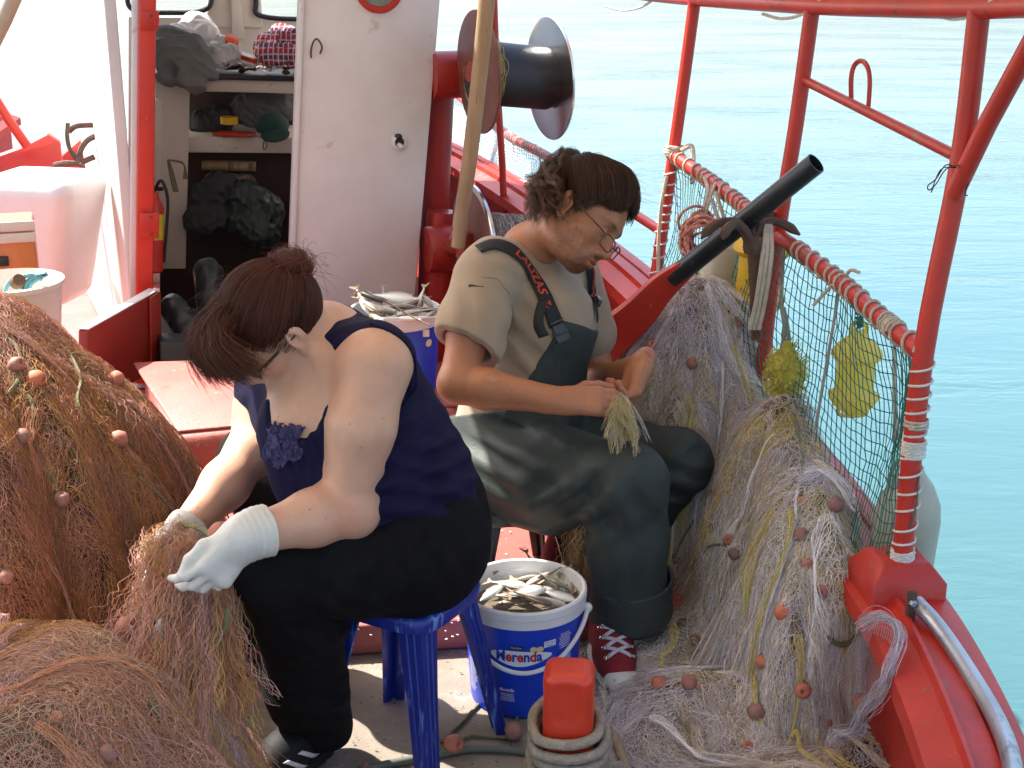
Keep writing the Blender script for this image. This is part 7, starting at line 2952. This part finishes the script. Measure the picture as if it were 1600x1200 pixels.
rt = root('white_bucket', bc0 - A(0, 0, .22), 'old white bucket of rope and floats at the left edge', 'bucket')
b = MB()
b.lathe([(0, -.22), (.11, -.22), (.135, .0), (.142, .0), (.142, .012), (.133, .014), (.128, 0), (.12, -.06), (0, -.06)], bc0, n=40, caps=False)
b.build('bucket_body', pm('stained_white_plastic', (.68, .64, .58), .5, var=.15, wear=(.3, .24, .18), ws_=16, wt=.62), rt, ang=30)
bl = pm('blue_green_line', (.1, .32, .38), .7, var=.3, vs=60, bump=.4, bs=200)
for k, pts in enumerate(([(5, 465, 0), (12, 445, .03), (25, 432, .05), (38, 440, .04), (33, 465, .01)], [(36, 470, .0), (40, 445, .05), (55, 432, .08), (72, 428, .1)], [(43, 468, 0), (47, 446, .05), (58, 436, .08), (73, 428, .1)], [(38, 432, .04), (50, 430, .07), (66, 436, .09)])):
    b = MB()
    b.tube(smooth_path([at(x, y, 3.56) for x, y, z in pts], 6), .006, 7)
    tag(b.build('blue_line', bl), ('blue line looped in the white bucket at left', 'blue line end arching out of the white bucket', 'second blue line end beside the arching one', 'short blue line across the white bucket rim')[k], 'rope')
b = MB()
b.ball(at(20, 474, 3.56), (.03, .024, .022), n=14)
tag(b.build('yellow_float', M['yellow2']), 'small yellow float in the white bucket', 'float')
b = MB()
b.lathe([(.018, -.035), (.024, -.03), (.024, .03), (.018, .035)], at(3, 478, 3.56), (1, .2, .2), 16)
tag(b.build('line_spool', M['ropegrey']), 'spool of grey line in the white bucket', 'spool')
b = MB()
b.lathe([(.006, -.014), (.016, -.016), (.02, 0), (.016, .016), (.006, .014)], at(27, 440, 3.55), (.5, -.6, .4), 14)
tag(b.build('brown_float', pm('dark_cork', (.13, .08, .05), .8)), 'dark brown float tied to the blue line in the white bucket', 'float')
# bow gear: red boards, pipe, anchor
rt = root('bow_boards', at(70, 240, 5.6), 'bright red bow boards and slanting red pipe behind the white tub', 'boards')
b = MB()
b.slab([at(-20, 268, 5.4), at(-20, 250, 5.4), at(30, 232, 5.45), at(75, 209, 5.5), at(95, 222, 5.5), at(100, 275, 5.4)], A(-.02, .06, 0))
b.build('board', M['red'], rt, bevel=.006)
b = MB()
b.slab([at(88, 275, 5.7), at(92, 248, 5.7), at(150, 195, 5.9), at(170, 200, 5.9), at(170, 275, 5.7)], A(-.02, .06, 0))
b.build('board', M['redworn'], rt, bevel=.006)
b = MB()
b.tube([at(-10, 150, 5.35), at(12, 185, 5.38), at(42, 228, 5.42)], .018, 10)
b.build('pipe', M['red'], rt)
rt = root('small_anchor', at(130, 260, 5.3), 'small rusty anchor with chain behind the white tub', 'anchor')
b = MB()
b.tube(smooth_path([at(106, 192, 5.3), at(105, 215, 5.3), at(110, 235, 5.3), at(122, 252, 5.3)], 6), .008, 7)
b.build('shank', M['rust'], rt)
for pts in ([(85, 258, 5.3), (102, 255, 5.28), (122, 255, 5.28), (148, 245, 5.3)], [(122, 255, 5.28), (126, 235, 5.3), (136, 220, 5.32), (150, 212, 5.34)], [(108, 205, 5.35), (120, 197, 5.35), (150, 195, 5.36)]):
    b = MB()
    b.tube(smooth_path([at(*p) for p in pts], 6), .011, 7)
    b.build('arm', M['rust'], rt)
for k in range(9):
    b = MB()
    p = at(128 + k * 2.0, 262 + k * 6.5, 5.25)
    e1 = nrm(A(.3, 0, -1)); e2 = nrm(np.cross(e1, A(0, 1, 0) if k % 2 else A(.8, .6, 0)))
    b.tube([p + e1 * .016 * math.cos(t) + e2 * .01 * math.sin(t) for t in np.linspace(0, 2 * math.pi, 13)[:-1]], .004, 6, closed=True)
    b.build('chain_link', M['rust'], rt)
# pale pole in the upper left corner
b = MB()
b.tube([at(-25, 90, 4.2), at(5, 30, 4.25), at(40, -50, 4.3)], .026, 12)
tag(b.build('pale_pole', pm('pale_wood', (.5, .38, .26), .6, var=.2)), 'pale slanting wooden pole cut by the upper left corner', 'pole')

# ------------------------------------------------------------------ things inside the wheelhouse
def cloth_blob(name, label, cat, mat, pieces, seed, wl=.035, amp=.005, k=.02, h=.005, parent=None):
    s = SDF()
    for a, b_, r1, r2 in pieces:
        s.cone(a, b_, r1, r2, k, flat=None)
    cen = np.mean([p[0] for p in pieces], axis=0)
    r_ = np.random.default_rng(seed)
    s.disp(lambda p: -amp * 2.2 * (1 - np.abs(wave(p * A(1, 1, .6), 4.2 / wl, seed))) - amp * .5 * wave(p, 60, seed + 2))
    o = s.build(name, mat, parent, h)
    if label: tag(o, label, cat)
    return o
ci = lambda px, py, Y: at(px, py, Y)
greyj = pm('grey_cloth', (.15, .16, .15), .9, var=.15, bump=.25, bs=300)
cloth_blob('jacket', 'grey jacket hanging over the left end of the counter', 'jacket', greyj, [(ci(258, 62, 5.7), ci(300, 78, 5.75), .05, .05), (ci(262, 70, 5.64), ci(262, 118, 5.62), .045, .035), (ci(300, 75, 5.66), ci(308, 130, 5.6), .045, .035), (ci(285, 80, 5.64), ci(290, 125, 5.6), .05, .03), (ci(310, 85, 5.7), ci(332, 118, 5.64), .04, .012)], 3, .05, .006)
cloth_blob('white_bag', 'crumpled white plastic bag standing on the counter', 'bag', M['whiteplastic'], [(ci(300, 52, 5.95), ci(302, 36, 5.97), .075, .04), (ci(318, 56, 5.92), ci(312, 42, 5.95), .06, .05), (ci(268, 52, 5.8), ci(285, 50, 5.85), .03, .035)], 5, .05, .004)
clearp = pm('clear_plastic', (.7, .7, .7), .25, var=.3, bump=.5, bs=60, transl=.3)
cloth_blob('clear_bag', 'crumpled clear plastic bag on the counter beside the white bag', 'bag', clearp, [(ci(338, 82, 5.85), ci(345, 70, 5.88), .045, .03), (ci(345, 92, 5.8), ci(362, 84, 5.82), .03, .03)], 8, .03, .006)
b = MB()
Rq = frame((.3, 1, -.15), (.1, .2, 1))
rt = root('flare_box', ci(375, 92, 5.85), 'orange red and white packet on the counter', 'packet')
b.lathe([(.0, -.035), (.028, -.035), (.03, -.02), (.03, .03), (.0, .035)], ci(360, 70, 5.88), (.4, -.5, .8), 16)
b.build('orange_cap', pm('orange_plastic', (.75, .1, .02), .4), rt)
b = MB()
b.box(ci(380, 90, 5.84), (.14, .05, .035), frame((.45, .9, 0), (.1, -.3, 1)))
b.build('packet_body', M['whiteplastic'], rt, bevel=.003)
b = MB()
b.box(ci(388, 92, 5.81), (.075, .02, .02), frame((.45, .9, 0), (.1, -.3, 1)))
b.build('red_band', M['red'], rt, bevel=.002)
def plaid():
    m = pm('plaid_cloth', (.055, .05, .16), .9, var=.1, bump=.3, bs=300)
    nt = m.node_tree
    bs = nt.nodes['Principled BSDF']
    old = bs.inputs['Base Color'].links[0].from_socket
    tc = nt.nodes.new('ShaderNodeTexCoord')
    for ax, col, sc, th in (('X', (.4, .03, .04, 1), 26, .72), ('Z', (.5, .45, .5, 1), 34, .84), ('Y', (.4, .04, .05, 1), 30, .85), ('Z', (.4, .03, .04, 1), 17, .8), ('X', (.6, .55, .6, 1), 40, .9)):
        w = nt.nodes.new('ShaderNodeTexWave')
        w.bands_direction = ax
        w.inputs['Scale'].default_value = sc / 2.6
        w.inputs['Distortion'].default_value = 1.5
        nt.links.new(tc.outputs['Object'], w.inputs['Vector'])
        r = nt.nodes.new('ShaderNodeMath')
        r.operation = 'GREATER_THAN'
        r.inputs[1].default_value = th
        nt.links.new(w.outputs[1], r.inputs[0])
        x = nt.nodes.new('ShaderNodeMixRGB')
        nt.links.new(r.outputs[0], x.inputs[0])
        nt.links.new(old, x.inputs[1])
        x.inputs[2].default_value = col
        old = x.outputs[0]
    nt.links.new(old, bs.inputs['Base Color'])
    return m
cloth_blob('plaid_shirt', 'blue and red plaid shirt crumpled on the right of the counter', 'shirt', plaid(), [(ci(420, 72, 5.9), ci(460, 66, 5.92), .05, .05), (ci(418, 84, 5.84), ci(452, 86, 5.82), .045, .04), (ci(440, 58, 6.0), ci(475, 72, 5.95), .05, .05), (ci(412, 76, 5.9), ci(425, 90, 5.82), .03, .03)], 12, .045, .005)
r_ = np.random.default_rng(4)
tools = ['hook', 'shackle', 'spool', 'knife', 'tin', 'wire coil']
tcol = [M['rust'], M['galv'], M['cream'], M['black'], M['brownsteel'], M['ropewhite']]
for k, (px, py) in enumerate(((345, 104), (362, 106), (378, 107), (392, 108), (405, 110), (418, 108), (352, 97), (385, 101), (400, 102), (432, 106), (447, 110), (370, 99), (440, 101), (455, 104))):
    b = MB()
    p = ci(px, py, 5.78 + .05 * (k % 3))
    t = k % 4
    if t == 0:
        b.tube(smooth_path([p + A(-.02, 0, 0), p + A(0, .02, .012), p + A(.025, 0, .004), p + A(.03, .02, .02)], 5), .0055, 6)
    elif t == 1:
        b.box(p, (.05 + .01 * (k % 3), .014, .016), frame(A(r_.normal(), 1, 0)), taper=.7)
        b.tube([p, p + A(.04, -.02, .01)], .005, 6)
    elif t == 2:
        b.lathe([(.012, -.012), (.017, -.01), (.01, -.004), (.01, .004), (.017, .01), (.012, .012)], p, A(r_.normal(), .4, .5), 12)
    else:
        b.tube([p + A(.018 * math.cos(a), .012 * math.sin(a), .004 * math.sin(3 * a)) for a in np.linspace(0, 6.28, 14)[:-1]], .004, 6, closed=True)
    nm = ('iron_hook', 'tool', 'small_reel', 'ring')[t]
    tag(b.build(nm, tcol[(k * 2 + t) % 6]), ('small bent iron hook', 'small hand tool', 'small reel', 'small wire ring')[t] + (' right of the jacket' if px < 368 else (' below the orange and white packet' if px < 408 else ' below the plaid shirt')) + (' at the front of the counter' if k < 6 else {9: ' by its left sleeve', 10: ' by its fold', 13: ' by the door frame', 6: ' nearest the bag', 7: ' further back to the left', 8: ' further back in the middle', 11: ' beside the bag', 12: ' further back'}[k]), ('hook', 'tool', 'reel', 'ring')[t], 'clutter on the wheelhouse counter')
darkbag = pm('dark_cloth', (.035, .037, .04), .85, var=.3, bump=.3, bs=200)
cloth_blob('grey_bag', 'grey cloth bag stuffed on the right of the middle shelf', 'bag', pm('dull_grey_cloth', (.12, .12, .12), .9, var=.3, bump=.3, bs=150), [(ci(395, 165, 6.0), ci(445, 160, 6.02), .06, .07), (ci(380, 170, 6.0), ci(400, 180, 6.0), .05, .05)], 14)
cloth_blob('dark_bundle', 'dark cloth bundle on the left of the middle shelf', 'bundle', darkbag, [(ci(315, 192, 5.95), ci(345, 185, 5.97), .05, .055)], 15)
greencap = pm('green_cloth', (.012, .045, .035), .85, var=.2, bump=.2, bs=250)
rt = root('cap', ci(420, 205, 5.8), 'dark green cap lying on the edge of the middle shelf', 'cap')
S = SDF()
S.ell(ci(425, 196, 5.82), A(.07, .08, .05), None, .01)
S.cut(ci(425, 208, 5.82), A(0, 0, -1), .01)
S.build('crown', greencap, rt, .005)
S = SDF()
S.ell(ci(430, 210, 5.72), A(.06, .06, .007), frame((0, 1, .45)), .01)
S.build('peak', greencap, rt, .004)
b = MB()
b.tube(smooth_path([ci(414, 218, 5.69), ci(411, 228, 5.68), ci(413, 234, 5.68), ci(417, 229, 5.68), ci(416, 218, 5.69)], 5), .002, 5)
b.build('toggle', M['black'], rt)
b = MB()
b.lathe([(.0, -.014), (.036, -.014), (.036, .014), (.0, .014)], ci(358, 188, 5.86), (.05, 0, 1), 20)
tag(b.build('tape_roll', M['yellow2']), 'yellow roll on the middle shelf', 'tape roll')
b = MB()
b.box(ci(366, 209, 5.8), (.16, .08, .012), frame((.3, 1, 0)))
tag(b.build('red_tray', M['red'], bevel=.002), 'flat red tray on the middle shelf', 'tray')
b = MB()
b.tube([ci(315, 258, 5.86), ci(400, 260, 5.9)], [.022, .024], 9)
tag(b.build('wood_block', M['wood']), 'short wooden block in the dark lower locker', 'wood block')
cloth_blob('oilskin', 'dark oilskin bundle in the left of the lower locker', 'bundle', darkbag, [(ci(320, 310, 5.75), ci(345, 300, 5.78), .06, .08), (ci(312, 345, 5.7), ci(340, 340, 5.72), .06, .06)], 16)
cloth_blob('rubber_boots', 'dark green crumpled oilskin trousers in the right of the lower locker', 'trousers', pm('dull_green_rubber', (.03, .04, .036), .5, var=.3), [(ci(385, 310, 5.75), ci(415, 330, 5.72), .07, .07), (ci(378, 345, 5.7), ci(410, 360, 5.68), .06, .07)], 17)
cloth_blob('pale_bundle', 'pale rolled cloth in the back of the lower locker', 'bundle', pm('beige_cloth', (.2, .16, .12), .9, var=.3), [(ci(335, 285, 5.88), ci(385, 288, 5.9), .035, .035)], 18)
# fire extinguisher just inside the door
rt = root('fire_extinguisher', cp(238, 430, .2), 'red fire extinguisher with yellow label just inside the doorway', 'extinguisher')
b = MB()
e0, e1 = cp(238, 425, .2), cp(240, 300, .22)
b.tube([e0, e0 + (e1 - e0) * .02, e0 + (e1 - e0) * .8, e0 + (e1 - e0) * .93, e1], [.03, .038, .038, .022, .016], 18)
b.build('cylinder', M['red'], rt)
b = MB()
b.tube([e0 + (e1 - e0) * .42, e0 + (e1 - e0) * .74], .0388, 18, caps=False)
b.build('label', pm('yellow_label', (.6, .5, .03), .5), rt)
b = MB()
b.tube(smooth_path([e1, cp(252, 282, .2), cp(262, 310, .2), cp(260, 360, .2), cp(256, 410, .2)], 6), .006, 6)
b.box(e1 + A(.01, 0, .012), (.05, .014, .014))
b.build('hose', M['black'], rt)
b = MB()
for k in range(3):
    b.tube(smooth_path([at(262 + k * 2, 250, 5.45), at(275 + k * 3, 252, 5.45), at(288, 258, 5.45), at(287 + k * 3, 280, 5.45)], 5), .0035, 5)
    b.tube(smooth_path([at(262 + k, 250, 5.45), at(266 + k * 3, 275, 5.45), at(272 + k * 3, 300, 5.45)], 5), .0035, 5)
tag(b.build('cord_hank', M['ropegreen']), 'hank of olive cord hung on the partition inside the door', 'cord')
# black box and boot by the threshold
b = MB()
b.slab([at(250, 533, 4.62), at(400, 540, 4.75), at(400, 585, 4.7), at(250, 578, 4.58)], AX * .12)
tag(b.build('black_box', M['black'], bevel=.006), 'long black box across the wheelhouse threshold, chipped white', 'box')
cloth_blob('boot', 'dark green rubber boot standing in the doorway', 'boot', pm('boot_rubber', (.02, .028, .026), .4, var=.2), [(at(326, 425, 5.1), at(330, 500, 5.05), .05, .045), (at(270, 480, 4.95), at(300, 520, 4.9), .045, .05)], 21, .06, .003)
